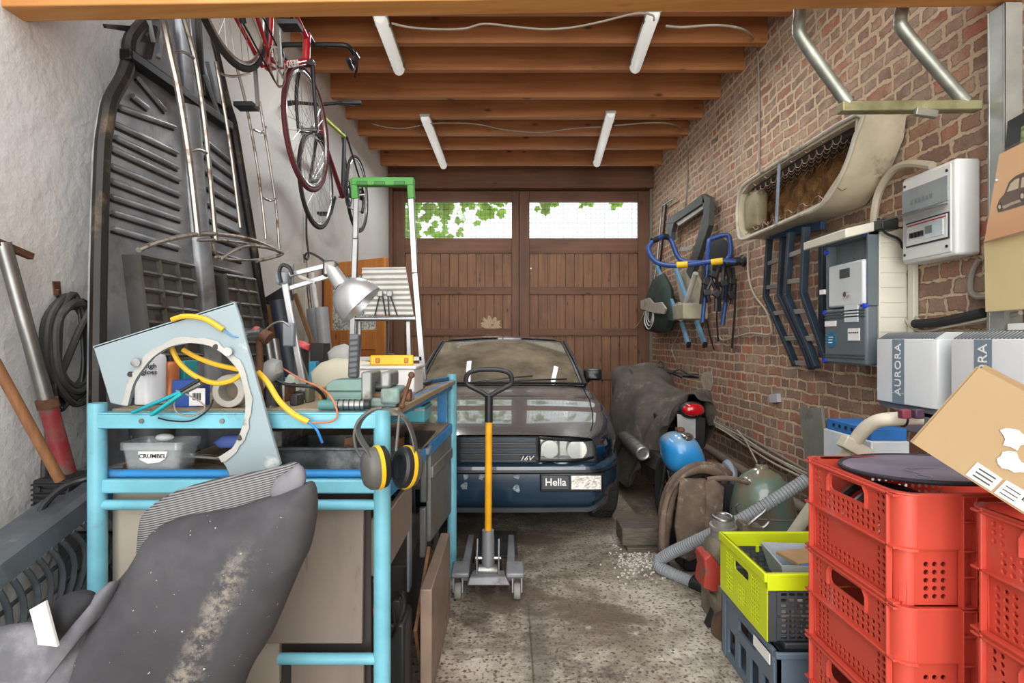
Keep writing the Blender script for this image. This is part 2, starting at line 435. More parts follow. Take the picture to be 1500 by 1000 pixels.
# ---- garage doors: two leaves of boards with a glazed strip
PANE = GLASS('dusty_pane', dust=.10, dustcol='#cfcac0')
MESHW = M('window_wire', '#4a4a48', .6, .5)
ZT = 3.29
def leaf(n, x0, x1, xa, xb):
    """x0..x1 the leaf, xa..xb the pane"""
    d = thing('door_%d' % n, None, None, ((x0+x1)/2, YB, 0)); d['kind'] = 'structure'
    zw0, zw1 = 2.66, 3.15
    f = MB()
    f.box((x0, YB-.03, 0), (xa, YB+.03, ZT)); f.box((xb, YB-.03, 0), (x1, YB+.03, ZT))
    f.build('stile', DOORF, d, bevel=.004)
    for za, zb in ((zw1, ZT), (2.46, zw0), (1.90, 2.0), (1.34, 1.44), (.75, .86), (0, .2)):
        MB().box((xa, YB-.026, za), (xb, YB+.03, zb)).build('rail', DOORR, d, bevel=.004)
    n_ = 12; w = (xb-xa)/n_
    MB().box((xa-.02, YB+.02, .0), (xb+.02, YB+.028, zw0)).build('backing', DOORF, d)
    bd = MB()
    for i in range(n_): bd.box((xa+i*w+.002, YB-.004-.004*(i % 3 == 1), .0), (xa+(i+1)*w-.002, YB+.02, zw0-.02))
    bd.build('board_panel', DOORW, d, bevel=.003)
    MB().box((xa, YB+.012, zw0), (xb, YB+.016, zw1)).build('window_pane', PANE, d)
    m = MB(); r = .0021
    k = xa+.03
    while k < xb: m.box((k-r, YB+.03, zw0), (k+r, YB+.033, zw1)); k += .062
    k = zw0+.03
    while k < zw1: m.box((xa, YB+.03, k-r), (xb, YB+.033, k+r)); k += .062
    m.build('wire_mesh', MESHW, d, smooth=0)
    return d
MB().box((.06, YB+.031, 0), (.17, YB+.05, ZT)).box((XL, YB+.031, ZT-.05), (XR, YB+.05, 3.5)).build('trim_5', DOORF, **S)
d1 = leaf(1, XL+.02, .112, -1.43, .015)
d2 = leaf(2, .118, XR-.02, .255, 1.72)
MB().box((.262, YB-.034, 2.24), (.285, YB-.026, 2.262)).build('sticker', PAPER, d2)
mk = NT('paint_splash'); tcs = mk.coord(); nz = mk.noise(tcs, 30, 7, .75)
mk.set(mk.mix(mk.ramp(nz, .34, .50), lin('#704c35'), lin('#c2a98b')), .9)
c0 = V((-.262, YB-.0155, 1.475)); fan = []
for i in range(60):
    a = i*2*PI/60; up_ = max(0, math.sin(a)); r = .10+.07*up_*abs(math.sin(a*6.5))+rnd.uniform(-.02, .025)
    fan.append(c0+V((math.cos(a)*r*1.25, 0, math.sin(a)*r*.8)))
MB().prism(fan, (0, -.001, 0)).build('paint_splash', mk.m, d1, label='pale splash of paint', smooth=0)
# door post beside the left wall
MB().box((XL, YB-.10, 0), (XL+.05, YB, 3.31)).build('trim_3', DOORF, bevel=.006, **S)
MB().box((XR-.03, YB-.08, 0), (XR, YB, 3.31)).build('trim_4', M('grey_door_post', '#8a8378', .7), bevel=.004, **S)

# ---- vine outside the window
lf = MB(); R2 = random.Random(11)
LEAF = NT('vine_leaf'); LEAF.set(LEAF.mix(LEAF.noise(LEAF.coord(), 6), lin('#a9c95a'), lin('#d6e58a')), .5)
LEAF.put(LEAF.bs.inputs['Transmission Weight'], 0.0)
tl = LEAF.node('ShaderNodeBsdfTranslucent'); tl.inputs[0].default_value = (*lin('#b5dc50'), 1)
mx = LEAF.node('ShaderNodeMixShader'); mx.inputs[0].default_value = .55
LEAF.l.new(LEAF.bs.outputs[0], mx.inputs[1]); LEAF.l.new(tl.outputs[0], mx.inputs[2]); LEAF.l.new(mx.outputs[0], LEAF.out.inputs[0])
spots = [(612, 300, 22, 46, 40), (645, 318, 30, 30, 40), (640, 345, 34, 12, 18), (600, 335, 14, 22, 26), (715, 304, 28, 22, 36), (690, 297, 12, 8, 6), (800, 299, 20, 12, 18), (858, 297, 10, 6, 6), (903, 297, 8, 8, 8), (655, 300, 20, 14, 20)]
for px, py, sx, sy, n in spots:
    for i in range(n):
        c = P(px+R2.gauss(0, .5)*sx, py+R2.gauss(0, .5)*sy, 8.0+R2.uniform(-.25, .3)); r = R2.uniform(.045, .085)
        ax = V((R2.uniform(-.7, .7), -1, R2.uniform(-.4, .9))).normalized(); x, y, z = frame(ax); t0 = R2.uniform(0, 6)
        ring = []
        for j in range(10):
            t = t0+j*2*PI/10; q = r*(1 if j % 2 == 0 else .72); ring.append(c+(x*math.cos(t)+y*math.sin(t))*q+z*(.012 if j % 2 else 0))
        lf.prism(ring, z*.001)
lf.build('garden_vine', LEAF.m, None, 'bright green vine leaves hanging outside the glazed strip of the garage doors', 'vine', smooth=0, kind='stuff')

# ---- strip lights on the joists
TUBE = NT('strip_light_cover'); TUBE.set(lin('#e4e6e0'), .3)
TUBE.put(TUBE.bs.inputs['Emission Color'], (1, .98, .92, 1)); TUBE.put(TUBE.bs.inputs['Emission Strength'], .35)
LBODY = M('strip_light_body', '#b8bcb8', .5)
def strip(a, b, lab):
    a, b = V(a), V(b); t = thing('strip_light', lab, 'ceiling light', (a+b)/2, 'strip lights under the joists')
    n = V((0, 0, -1)); x, y, z = frame(b-a, (0, 0, 1))
    MB().bar(a+V((0, 0, -.015)), b+V((0, 0, -.015)), .10, .03, (0, 0, 1)).build('housing', LBODY, t, bevel=.006)
    rings = []
    for q in (0, .02, .98, 1):
        c = a.lerp(b, q)+V((0, 0, -.03)); k = .8 if q in (0, 1) else 1
        rings.append([c+x*(.044*k)*math.cos(PI*j/8)+V((0, 0, -.05*k))*math.sin(PI*j/8) for j in range(9)])
    MB().loft(rings).build('diffuser', TUBE.m, t)
    for q in (.12, .88):
        c = a.lerp(b, q)
        for sgn in (-1, 1): MB().obox(c+x*.05*sgn+V((0, 0, -.03)), (.008, .03, .03)).build('clip', STEEL, t)
    al = bpy.data.lights.new('strip_light_glow', 'AREA'); al.shape = 'RECTANGLE'; al.size = .09; al.size_y = (b-a).length; al.energy = 13; al.color = (.95, .98, 1); al.spread = math.radians(170)
    ao = bpy.data.objects.new('lamp_glow', al); COL.objects.link(ao); ao.parent = t; ao.location = (0, 0, -.10); ao.rotation_euler = (0, 0, math.atan2(-(b-a).x, (b-a).y))
    return t
def zp(px, py, z): return P(px, py, (z-EYE)*F/(CY-py))
for (p0, p1, lab) in (((556, 24), (585, 103), 'strip light on the joists, front left one above the bikes'), ((958, 18), (930, 100), 'strip light on the joists, front right one near the brick wall'),
                      ((622, 171), (650, 243), 'strip light on the joists, rear left one above the step ladder'), ((895, 166), (874, 240), 'strip light on the joists, rear right one before the doors')):
    strip(zp(*p0, ZJ-.03)+V((0, 0, .03)), zp(*p1, ZJ-.03)+V((0, 0, .03)), lab)
CABLE = M('grey_cable', '#8f877b', .6)
WCABLE = M('pale_cable', '#b5aa98', .6)
def cable(name, pts, r, mat, label, sub=6, cat='cable', group=None):
    return MB().tube(pts, r, 8, sub).build(name, mat, None, label, cat, group)
yf = 3.18-.012
cable('electric_cable', [P(x, y, yf) for x, y in ((574, 34), (600, 40), (640, 43), (680, 42), (710, 35), (760, 40), (800, 43), (840, 40), (880, 32), (930, 20), (955, 22))]+[P(958, 30, yf-.01)], .006, CABLE, 'sagging grey cable along the foremost joist between two strip lights')
cable('electric_cable', [P(975, 38, yf), P(1000, 40, yf), P(1050, 37, yf), P(1090, 44, yf)]+[WR(1105, 60, .012), WR(1110, 80, .012), WR(1112, 150, .012), WR(1112, 230, .012), WR(1110, 290, .012)], .007, CABLE, 'grey cable from the front right strip light down the brick wall')
yf = 5.39-.012
cable('electric_cable', [P(x, y, yf) for x, y in ((630, 181), (660, 180), (700, 182), (740, 190), (790, 194), (840, 188), (880, 186))], .006, CABLE, 'grey cable hanging between the two rear strip lights')
cable('electric_cable', [P(900, 184, yf), P(950, 180, yf), P(985, 182, yf), WR(1003, 195, .012), WR(1007, 230, .012), WR(1006, 280, .012), WR(1000, 330, .012)], .007, CABLE, 'grey cable from the rear right strip light down the brick wall')
cable('electric_cable', [P(545, 181, yf), P(565, 186, yf), P(590, 188, yf), P(615, 184, yf)], .006, CABLE, 'short grey cable from the left wall to the rear left strip light')
# ================================================================ the car
s = NT('dusty_car_paint'); tc = s.coord(); g = s.n.new('ShaderNodeNewGeometry'); sp = s.node('ShaderNodeSeparateXYZ'); s.l.new(g.outputs['Normal'], sp.inputs[0])
dust = s.math('MULTIPLY', s.ramp(sp.outputs[2], .62, .985), s.math('MULTIPLY_ADD', s.noise(tc, 3, 7, .65), .5, .22))
s.set(s.mix(dust, lin('#14273a'), lin('#958f86')), s.math('MULTIPLY_ADD', dust, .22, .08), 0, .8); s.put(s.bs.inputs['Metallic'], .25)
PAINT = s.m
CARBLK = M('car_black_trim', '#17191b', .35)
WSHIELD = GLASS('dusty_windscreen', (.34, .35, .31), .42, '#a39680', .03)
LENS = GLASS('lamp_lens', (.93, .95, .95), .10, '#c8c8c4', .05)
REFL = M('lamp_reflector', '#dfe1e2', .15, 1, var=.05)
CXC, CYC = -.075, 3.20
car = thing('car', 'dusty dark blue two-door car with one mirror parked nose forward before the wooden doors', 'car', (CXC, 5.2, 0))
def cp(x, y, z): return V((CXC+x, CYC+y, z))
def lerp_tab(tab, y):
    for (a, *va), (b, *vb) in zip(tab, tab[1:]):
        if y <= b:
            t = max(0, (y-a)/(b-a)); t = t*t*(3-2*t) if b-a > .3 else t
            return [p+(q-p)*t for p, q in zip(va, vb)]
    return tab[-1][1:]
# y, centre height, shoulder half-width, shoulder height, widest half-width, its height
TAB = [(.02, .715, .52, .700, .585, .60), (.10, .735, .56, .712, .64, .58), (.25, .765, .60, .745, .72, .58), (.5, .81, .635, .795, .785, .60), (.83, .86, .655, .845, .815, .62), (1.2, .915, .66, .89, .81, .62),
       (1.6, .93, .70, .905, .82, .62), (2.4, .94, .71, .92, .825, .62), (3.1, .95, .70, .93, .815, .62), (3.7, .93, .64, .90, .79, .60), (3.93, .90, .58, .87, .72, .58)]
def arch(y):
    z = .25
    for c in (.78, 3.24):
        d = .345**2-(y-c)**2
        if d > 0: z = max(z, .30+math.sqrt(d))
    return z
def ring(y):
    zc, sx, sz, wx, wz = lerp_tab(TAB, y); zb = arch(y); pr = []
    for i in range(9):
        t = i/8; pr.append((sx*t, zc-(zc-sz)*t**3.2))
    for i in range(1, 9):
        t = i/8; a = t*PI/2; pr.append((sx+(wx-sx)*math.sin(a)**.9, wz+(sz-wz)*math.cos(a)))
    for i in range(1, 5):
        t = i/4; pr.append((wx*(1-.05*t*t), wz+(.25-wz)*t))
    pr = [(x, max(z, zb)) for x, z in pr]
    return [cp(x, y, z) for x, z in reversed(pr)]+[cp(-x, y, z) for x, z in pr[1:]]
ys = sorted(set([.02, .06, .10, .17]+[.25+.05*i for i in range(74)]))
MB().loft([ring(y) for y in ys if y <= 3.93], closed=False).build('body', PAINT, car, smooth=50)
# bonnet shut line and cowl
for sg in (-1, 1):
    MB().tube([cp(sg*(lerp_tab(TAB, y)[1]-.005), y, lerp_tab(TAB, y)[2]+.004) for y in [.12+.06*i for i in range(19)]], .004, 5).build('shut_line', CARBLK, car)
MB().box(cp(-.62, .25, .2), cp(.62, 3.8, .56)).build('underbody', CARBLK, car)
MB().box(cp(-.60, .10, .30), cp(.60, .3, .69)).build('radiator_panel', CARBLK, car)
# grille: dark slats in the gap between headlamps
MB().box(cp(-.225, .055, .545), cp(.225, .10, .70)).build('grille_back', CARBLK, car)
gl_ = MB()
for i in range(5): gl_.hexa([cp(-.225, .02+.006*i*0, .560+.033*i), cp(.225, .02, .560+.033*i), cp(.225, .06, .552+.033*i), cp(-.225, .06, .552+.033*i), cp(-.225, .02, .567+.033*i), cp(.225, .02, .567+.033*i), cp(.225, .06, .567+.033*i), cp(-.225, .06, .567+.033*i)])
gl_.build('grille', M('grille_paint', '#3a4957', .2), car, bevel=.002)
text('badge', '16V', cp(.165, .012, .578), (1, 0, 0), (0, 0, 1), .026, CHROME, car, .004, bold=.01, shear=.35, sx=1.25, label='silver 16V badge')
for sg in (-1, 1):
    h = MB(); x0, x1 = sg*.245, sg*.585
    ou = [(x0, .565), (x1, .565), (x1+sg*.012, .66), (x0, .695)] 
    fy = lambda x: .02+.10*max(0, (abs(x)-.42)/.17)**2
    def lensf(u, v): 
        x = x0+(x1-x0)*u; zt = .695-.022*u; return cp(x, fy(x), .565+(zt-.565)*v)
    hd = MB().grid(lambda u, v: lensf(u, v)+V((0, .055, 0)), 10, 4).build('headlamp', REFL, car)
    MB().grid(lensf, 12, 4, .004 if sg > 0 else -.004).build('lens', LENS, hd)
    b = MB()
    b.tube([lensf(*q) for q in ((0, 0), (.25, 0), (.5, 0), (.75, 0), (1, 0), (1, .5), (1, 1), (.75, 1), (.5, 1), (.25, 1), (0, 1), (0, .5))], .010, 6, 0, True)
    b.tube([lensf(.34, 0)+V((0, .01, 0)), lensf(.34, 1)+V((0, .01, 0))], .006, 6); b.build('surround', CARBLK, hd)
    for u, r in ((.18, .052), (.66, .058)):
        MB().lathe([(r, 0), (r*.8, .03), (r*.45, .048), (.012, .055)], lensf(u, .5)+V((0, .012, 0)), (0, 1, 0), 20).build('reflector', CHROME, hd)
        MB().sph(lensf(u, .5)+V((0, .03, 0)), .014, 10, 6).build('bulb', LENS, hd)
# bumper
def bx(t): return t
def bump_ring(t):
    a = t*1.0; x = .75*a
    fwd = -.02+.02*abs(a)**2 + (.42*max(0, abs(a)-.74)/.26 if abs(a) > .74 else 0)**1.6
    xx = math.copysign(min(abs(x), .64+.10*min(1, max(0, abs(a)-.74)/.26)), x)
    pr = [(.10, .545), (.03, .548), (.0, .535), (-.005, .50), (-.005, .40), (.015, .335), (.04, .29), (.10, .275), (.12, .28)]
    up = .085*max(0, abs(a)-.72)/.28 if abs(a) > .72 else 0
    return [cp(xx, fwd+o, z+(up if z < .36 else 0)) for o, z in pr]
bp = MB().loft([bump_ring(-1+i/24) for i in range(49)], closed=False).build('bumper', M('bumper_paint', '#1b3346', .3, coat=.7, dirt='#6d7378', damt=.15, dsc=4), car, smooth=50)
st = MB(); st.tube([bump_ring(-1+i/24)[3]+V((0, -.004, .006)) for i in range(49)], .012, 6); st.build('rubbing_strip', CARBLK, bp)
st = MB(); st.loft([[p+V((0, .01, 0)) for p in (bump_ring(-1+i/24)[6], bump_ring(-1+i/24)[6]+V((0, -.025, -.004)), bump_ring(-1+i/24)[6]+V((0, -.02, -.03)), bump_ring(-1+i/24)[7]+V((0, .02, -.02)))] for i in range(3, 46)]).build('lip', M('lip_plastic', '#3f4246', .5), bp)
for sg in (-1, 1):
    x0 = sg*.245
    MB().box(cp(x0, -.034, .395), cp(sg*.61, .0, .50)).build('lamp_recess', CARBLK, bp, bevel=.006)
    MB().box(cp(sg*.425, -.040, .408), cp(sg*.60, -.010, .488)).build('indicator', M('indicator_lens', '#d8d4cc', .15, .3, var=.4, sc=40, bump=.8, bsc=90), bp, bevel=.004)
    q = MB().box(cp(sg*.255, -.040, .408), cp(sg*.415, -.010, .488)).build('fog_lamp_cover', M('cover_grey', '#3a3f43', .4), bp, bevel=.004)
    text('cover_lettering', 'Hella', cp(sg*.335, -.0405, .45), (1, 0, 0), (0, 0, 1), .042, PAPER, bp, .002, bold=.012)
for px, py in ((705, 697), (757, 695), (757, 715), (682, 697), (680, 712)):
    c = P(px, py, CYC-.03); c.y = CYC-.030; MB().prism([c+V((math.cos(a)*.020*rnd.uniform(.6, 1.2), 0, math.sin(a)*.026*rnd.uniform(.6, 1.2))) for a in [i*PI/5 for i in range(10)]], (0, .004, 0)).build('paint_chip', M('paint_chip', '#7d8a92', .8, var=.5, sc=60), bp, label='grey patch of missing paint', smooth=0)
# glasshouse
def wsc(u, v):      # u across -1..1, v 0 base .. 1 top
    w = .675+(.585-.675)*v; yb = 1.16+.10*u*u*1.2; yt = 1.98+.10*u*u
    return cp(u*w, yb+(yt-yb)*v-.05*math.sin(v*PI)*.6, .925-.02*u*u+(1.285-.026*u*u-.925+.02*u*u)*(v**.92))
MB().grid(lambda u, v: wsc(-1+2*u, v), 20, 8, .004).build('windscreen', WSHIELD, car)
def roof(u, v):     # u across, v 0 front .. 1 rear
    y = 1.98+1.25*v; w = .582+.01*math.sin(v*PI)-.05*v; z = 1.292+.045*math.sin(min(1, v*1.25+.10)*PI*.62)-.05*v*v
    a = abs(u); return cp(u*(w+.03), y+.10*u*u*(1-v), z-.028*a**2-.05*max(0, a-.86)/.14)
MB().grid(lambda u, v: roof(-1+2*u, v), 20, 14, .02).build('roof', PAINT, car, smooth=60)
def rear(u, v):
    w = .535+.08*v; return cp(u*w, 3.23+.55*v, 1.26-.028*u*u-.33*v)
MB().grid(lambda u, v: rear(-1+2*u, v), 10, 5, .004).build('rear_window', WSHIELD, car)
for sg in (-1, 1):
    pil = MB(); pil.tube([wsc(sg*1.0, v/8)+V((sg*.012, .01, .004)) for v in range(9)], .019, 8); pil.build('windscreen_pillar', PAINT, car)
    sea = MB(); sea.tube([wsc(sg*.965, v/8)+V((0, -.004, .006)) for v in range(9)], .007, 6); sea.build('windscreen_seal', CARBLK, car)
    q = MB(); q.tube([rear(sg, v/5)+V((sg*.012, 0, 0)) for v in range(6)], .022, 8); q.build('rear_pillar', PAINT, car)
    def sw(u, v):
        y0, y1 = 1.30+.74*v, 3.62-.42*v; w = .70-.10*v
        return cp(sg*w, y0+(y1-y0)*u, .915+.345*v)
    MB().grid(sw, 8, 4, .004*sg).build('side_window', WSHIELD, car)
    MB().tube([sw(.48, v/4) for v in range(5)], .02, 6).build('door_pillar', CARBLK, car)
# lower screen trim, wipers
MB().tube([wsc(-1+i/8, .015)+V((0, -.012, .006)) for i in range(17)], .010, 6).build('cowl_trim', CARBLK, car)
for (u0, u1, v1) in ((-.35, .38, .10), (.05, .80, .06)):
    wp = MB(); a = wsc(u0, 0)+V((0, -.03, .012)); bq = [wsc(u0+(u1-u0)*t, v1*t+.02)+V((0, -.016, .012)) for t in (0, .25, .5, .75, 1)]
    wp.tube([a]+bq, .0065, 6); wp.build('wiper', CARBLK, car)
mir = MB(); c = cp(.775, 1.46, .985)
mir.loft([[c+V((sx*.078, dy, sz*.052)) for sx, sz in rrect(-1, -1, 1, 1, .45)] for dy in (0, )]+[[c+V((sx*.074*k, dy, sz*.05*k)) for sx, sz in rrect(-1, -1, 1, 1, .45)] for dy, k in ((-.03, 1), (-.055, .9), (-.07, .6))])
mir.build('door_mirror', CARBLK, car)
MB().tube([c+V((-.03, .0, -.045)), c+V((-.06, .02, -.075)), c+V((-.13, .05, -.09))], .016, 8).build('mirror_foot', CARBLK, car)
# tax sticker and seats seen through the glass
for sg in (-1, 1):
    MB().pillow([cp(sg*.36+x*.24, 2.2+z*.0+.10*z, .62+z*.5) for x, z in rrect(-1, 0, 1, 1, .3)], cp(sg*.36, 2.25, .87), .07).build('front_seat', M('seat_cloth', '#4a463f', .9), car)
MB().box(cp(-.6, 1.3, .86), cp(.6, 1.75, .90)).build('dashboard', M('dash', '#2b2a28', .8), car, bevel=.02)
TREAD = M('tyre_rubber', '#2b2a28', .85, var=.3)
def carwheel(x, y):
    t = MB().lathe([(.20, -.09), (.265, -.095), (.293, -.075), (.298, 0), (.293, .075), (.265, .095), (.20, .09)], cp(x, y, .298), (1, 0, 0), 40).build('wheel', TREAD, car)
    gr = MB()
    for k in range(36):
        a = k*2*PI/36; d = V((0, math.cos(a), math.sin(a))); tt = V((0, -math.sin(a), math.cos(a)))
        for sx in (-.055, -.02, .02, .055): gr.bar(cp(x+sx-.013, y, .298)+d*.299+tt*.006, cp(x+sx+.013, y, .298)+d*.299-tt*.006, .022, .008, d)
    gr.build('tread', TREAD, t, smooth=0)
    MB().lathe([(.195, -.03), (.19, .06), (.14, .05), (.05, .055), (.045, .07), (.001, .07)], cp(x, y, .298), (1 if x > 0 else -1, 0, 0), 30).build('wheel_rim', ALU, t)
for x in (-.72, .72):
    for y in (.80, 3.24): carwheel(x, y)

# ================================================================ trolley jack in front of the car
GUN = M('jack_grey', '#85878a', .45, .3, dirt='#5d5347', damt=.3)
jk = thing('trolley_jack', 'grey trolley jack with a tall yellow handle standing before the car', 'jack', (-.11, 2.95, 0))
def jp(px, py, Y): return P(px, py, Y)
for sg in (-1, 1):
    c = -.113+sg*.115
    MB().hexa([(c-.022, 2.72, .07), (c+.022, 2.72, .07), (c+.022, 3.16, .07), (c-.022, 3.16, .07), (c-.022, 2.72, .13), (c+.022, 2.72, .13), (c+.018, 3.16, .15), (c-.018, 3.16, .15)]).build('side_frame', GUN, jk, bevel=.006)
MB().hexa([(-.215, 2.66, .075), (.0, 2.66, .075), (-.02, 2.72, .075), (-.2, 2.72, .075), (-.20, 2.67, .115), (-.02, 2.67, .115), (-.03, 2.74, .12), (-.19, 2.74, .12)]).build('rear_crosspiece', GUN, jk, bevel=.006)
for sg in (-1, 1):
    x = -.113+sg*.135
    MB().hexa([(x-.045, 2.66, .11), (x+.045, 2.66, .11), (x+.045, 2.78, .13), (x-.045, 2.78, .13), (x-.045, 2.66, .135), (x+.045, 2.66, .135), (x+.045, 2.78, .15), (x-.045, 2.78, .15)]).build('wheel_bracket', GUN, jk, bevel=.008)
    fork = MB(); 
    for d in (-.022, .022): fork.bar((x+sg*.01+d, 2.70, .12), (x+sg*.01+d, 2.685, .035), .006, .03)
    fork.build('caster_fork', GUN, jk)
    MB().lathe([(.01, -.016), (.036, -.016), (.04, -.010), (.04, .010), (.036, .016), (.01, .016)], (x+sg*.01, 2.685, .041), (1, 0, 0), 20).build('caster', M('caster_wheel', '#8d8a84', .6), jk)
    MB().lathe([(.01, -.02), (.05, -.02), (.05, .02), (.01, .02)], (x-sg*.02, 3.13, .052), (1, 0, 0), 20).build('front_roller', DARKSTEEL, jk)
MB().hexa([(-.185, 2.78, .08), (-.04, 2.78, .08), (-.06, 3.12, .10), (-.165, 3.12, .10), (-.175, 2.78, .16), (-.05, 2.78, .16), (-.07, 3.12, .17), (-.155, 3.12, .17)]).build('lifting_arm', DARKSTEEL, jk, bevel=.01)
for sg in (-1, 1):
    MB().prism([(-.113+sg*.05, 2.70, .10), (-.113+sg*.05, 2.80, .10), (-.113+sg*.05, 2.80, .24), (-.113+sg*.05, 2.76, .27), (-.113+sg*.05, 2.70, .20)], (sg*.008, 0, 0)).build('handle_yoke', GUN, jk, bevel=.002)
MB().cyl((-.16, 2.73, .125), (-.066, 2.73, .125), .028).build('pump_cylinder', STEEL, jk)
MB().cyl((-.175, 2.74, .18), (-.05, 2.74, .18), .009).build('pivot_pin', CHROME, jk)
MB().cyl((-.113, 2.74, .13), (-.113, 2.74, .32), .034, .030).build('handle_socket', GUN, jk)
MB().cyl((-.113, 2.74, .32), (-.108, 2.70, .885), .0175).build('handle', M('jack_yellow', '#e3a51d', .35), jk)
MB().cyl((-.108, 2.70, .868), (-.107, 2.695, 1.0), .020).build('handle_grip', BLACK, jk)
g0 = V((-.107, 2.695, 1.0))
MB().tube([g0+V((x, 0, z)) for x, z in ((0, -.005), (-.035, .015), (-.075, .035), (-.108, .055), (-.112, .085), (-.095, .112), (-.05, .125), (0, .127), (.05, .125), (.095, .112), (.112, .085), (.108, .055), (.075, .035), (.035, .015))], .0125, 10, 4, True).build('handle_loop', BLACK, jk)
MB().box((-.20, 3.19, .0), (.04, 3.6, .018)).build('rubber_mat', M('ribbed_mat', '#4a4a48', .8, var=.3), None, 'dark ribbed rubber mat on the floor under the front of the car', 'mat', bevel=.003)
# ================================================================ left wall: car floor pan, roof rack, bicycles
PAN = NT('black_pan_metal'); v = PAN.coord()
k = PAN.mix(PAN.ramp(PAN.noise(v, 3, 6), .35, .7), lin('#7d8186'), lin('#b3b7bb'))
k = PAN.mix(PAN.math('MULTIPLY', PAN.ramp(PAN.noise(v, 2.3, 7, .7), .52, .68), .6), k, lin('#5b4d3e'))
PAN.set(k, .30, .3); PAN = PAN.m
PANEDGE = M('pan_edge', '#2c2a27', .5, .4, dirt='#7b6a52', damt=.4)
XP = -1.50
def wp(px, py, off=0): return PX(px, py, XP+off)
pan = thing('car_floor_pan', 'black pressed steel car floor pan standing upright against the white wall', 'floor pan', (-1.5, 2.6, 0.0))
out = [(240, 20), (206, 32), (184, 58), (181, 88), (172, 115), (154, 148), (147, 185), (142, 230), (137, 400), (134, 660)]
R_ = [(400, 660), (392, 560), (384, 480), (375, 420), (362, 335), (346, 240), (336, 182), (326, 150), (311, 85), (300, 40), (284, 18)]
pts = [wp(*p) for p in out]; rp = [wp(*p) for p in R_]
lo0, lo1 = pts[-1].copy(), rp[0].copy(); lo0.z = lo1.z = .01
MB().prism(pts+[lo0, lo1]+rp, (-.02, 0, 0)).build('panel', PAN, pan, smooth=0)
MB().tube([p+V((.02, 0, 0)) for p in pts[1:]]+[lo0+V((.02, 0, 0))], .026, 8, 3).build('edge_flange', PANEDGE, pan)
MB().tube([p+V((.02, 0, 0)) for p in rp[:-1]][::-1]+[lo1+V((.02, 0, 0))], .024, 8, 3).build('edge_flange', PANEDGE, pan)
def ridge(path, w, h, name, mat=PAN):
    c = [wp(*q) for q in path]; rings = []
    for i, p in enumerate(c):
        d = (c[min(i+1, len(c)-1)]-c[max(0, i-1)]).normalized(); x = V((1, 0, 0)).cross(d)
        ww = w[i] if hasattr(w, '__len__') else w
        rings.append([p+x*ww*math.cos(t*PI/8)+V((h*math.sin(t*PI/8), 0, 0)) for t in range(9)])
    return MB().loft(rings).build(name, mat, pan)
ridge([(262, 26), (270, 100), (277, 180), (286, 300), (298, 420), (308, 520), (316, 660)], (.035, .045, .05, .055, .06, .06, .06), .05, 'tunnel')
for a, b in (((172, 157), (254, 186)), ((163, 180), (258, 224)), ((166, 201), (259, 246)), ((160, 217), (261, 264)), ((160, 243), (261, 285)), ((160, 265), (262, 304)), ((160, 288), (263, 322)), ((162, 311), (260, 341)), ((163, 335), (260, 363)), ((192, 141), (214, 158)), ((198, 112), (240, 162))):
    ridge([a, tuple(.03*q+.97*p for p, q in zip(a, b)), tuple(.5*(p+q) for p, q in zip(a, b)), tuple(.97*q+.03*p for p, q in zip(a, b)), b], (.006, .014, .015, .014, .006), .016, 'rib')
    MB().tube([wp(*[p+o for p, o in zip(q, (0, 4.2))], .004) for q in (a, b)], .0055, 6).build('rib_shade', PANEDGE, pan)  # dark tube that stands in for the shade below each rib
for i in range(9):
    t = i/8; a = (298+8*t, 205+185*t); b = (341+14*t, 240+162*t)
    ridge([a, tuple(.05*q+.95*p for p, q in zip(a, b)), tuple(.95*q+.05*p for p, q in zip(a, b)), b], (.004, .012, .012, .004), .016, 'rib')
    MB().tube([wp(*[p+o for p, o in zip(q, (0, 4))], .004) for q in (a, b)], .005, 6).build('rib_shade', PANEDGE, pan)  # same painted shade line under the right-hand ribs
MB().bar(wp(183, 78, .03), wp(336, 186, .03), .045, .05, (1, 0, 0)).build('crossmember', M('pan_crossmember', '#1e1f21', .4, .5, dirt='#6a6f74', damt=.2), pan, bevel=.008)
MB().prism([wp(*q, .0) for q in ((240, 24), (207, 36), (187, 60), (184, 76), (258, 128))], (.03, 0, 0)).build('front_bulkhead', M('pan_bulkhead', '#3d3b38', .45, .5, dirt='#6b5f50', damt=.3), pan, bevel=.004)
MB().prism([wp(*q, .0) for q in ((285, 26), (300, 44), (310, 90), (326, 160), (292, 140))], (.03, 0, 0)).build('front_bulkhead', MATS['pan_bulkhead'], pan, bevel=.004)
for a, b in (((225, 62), (218, 30)), ((232, 85), (240, 40)), ((318, 150), (303, 90)), ((322, 172), (300, 110))): MB().tube([wp(*a, .045), wp(*b, .045)], .010, 6).build('stiffener', PAN, pan)
WAF = M('waffle_steel', '#6c6b66', .38, .6, dirt='#4a4238', damt=.3)
def waffle(q, nx, ny, h):
    q = [wp(*c) for c in q]; bl = lambda u, v_: (q[0]*(1-u)+q[1]*u)*(1-v_)+(q[3]*(1-u)+q[2]*u)*v_
    mb = MB().prism(q, (h, 0, 0)); o = V((h+.004, 0, 0))
    for i in range(nx+1): mb.tube([bl(i/nx, 0)+o, bl(i/nx, 1)+o], .011, 6)
    for j in range(ny+1): mb.tube([bl(0, j/ny)+o, bl(1, j/ny)+o], .011, 6)
    w_ = mb.build('waffle_pad', WAF, pan)
    return w_
waffle([(178, 373), (262, 390), (276, 520), (196, 520)], 3, 6, .06)
waffle([(314, 403), (359, 410), (380, 520), (326, 520)], 3, 6, .05)
MB().box((-1.6, 1.935, .40), (-1.46, 1.95, .42)).build('bracket', DARKSTEEL, pan)
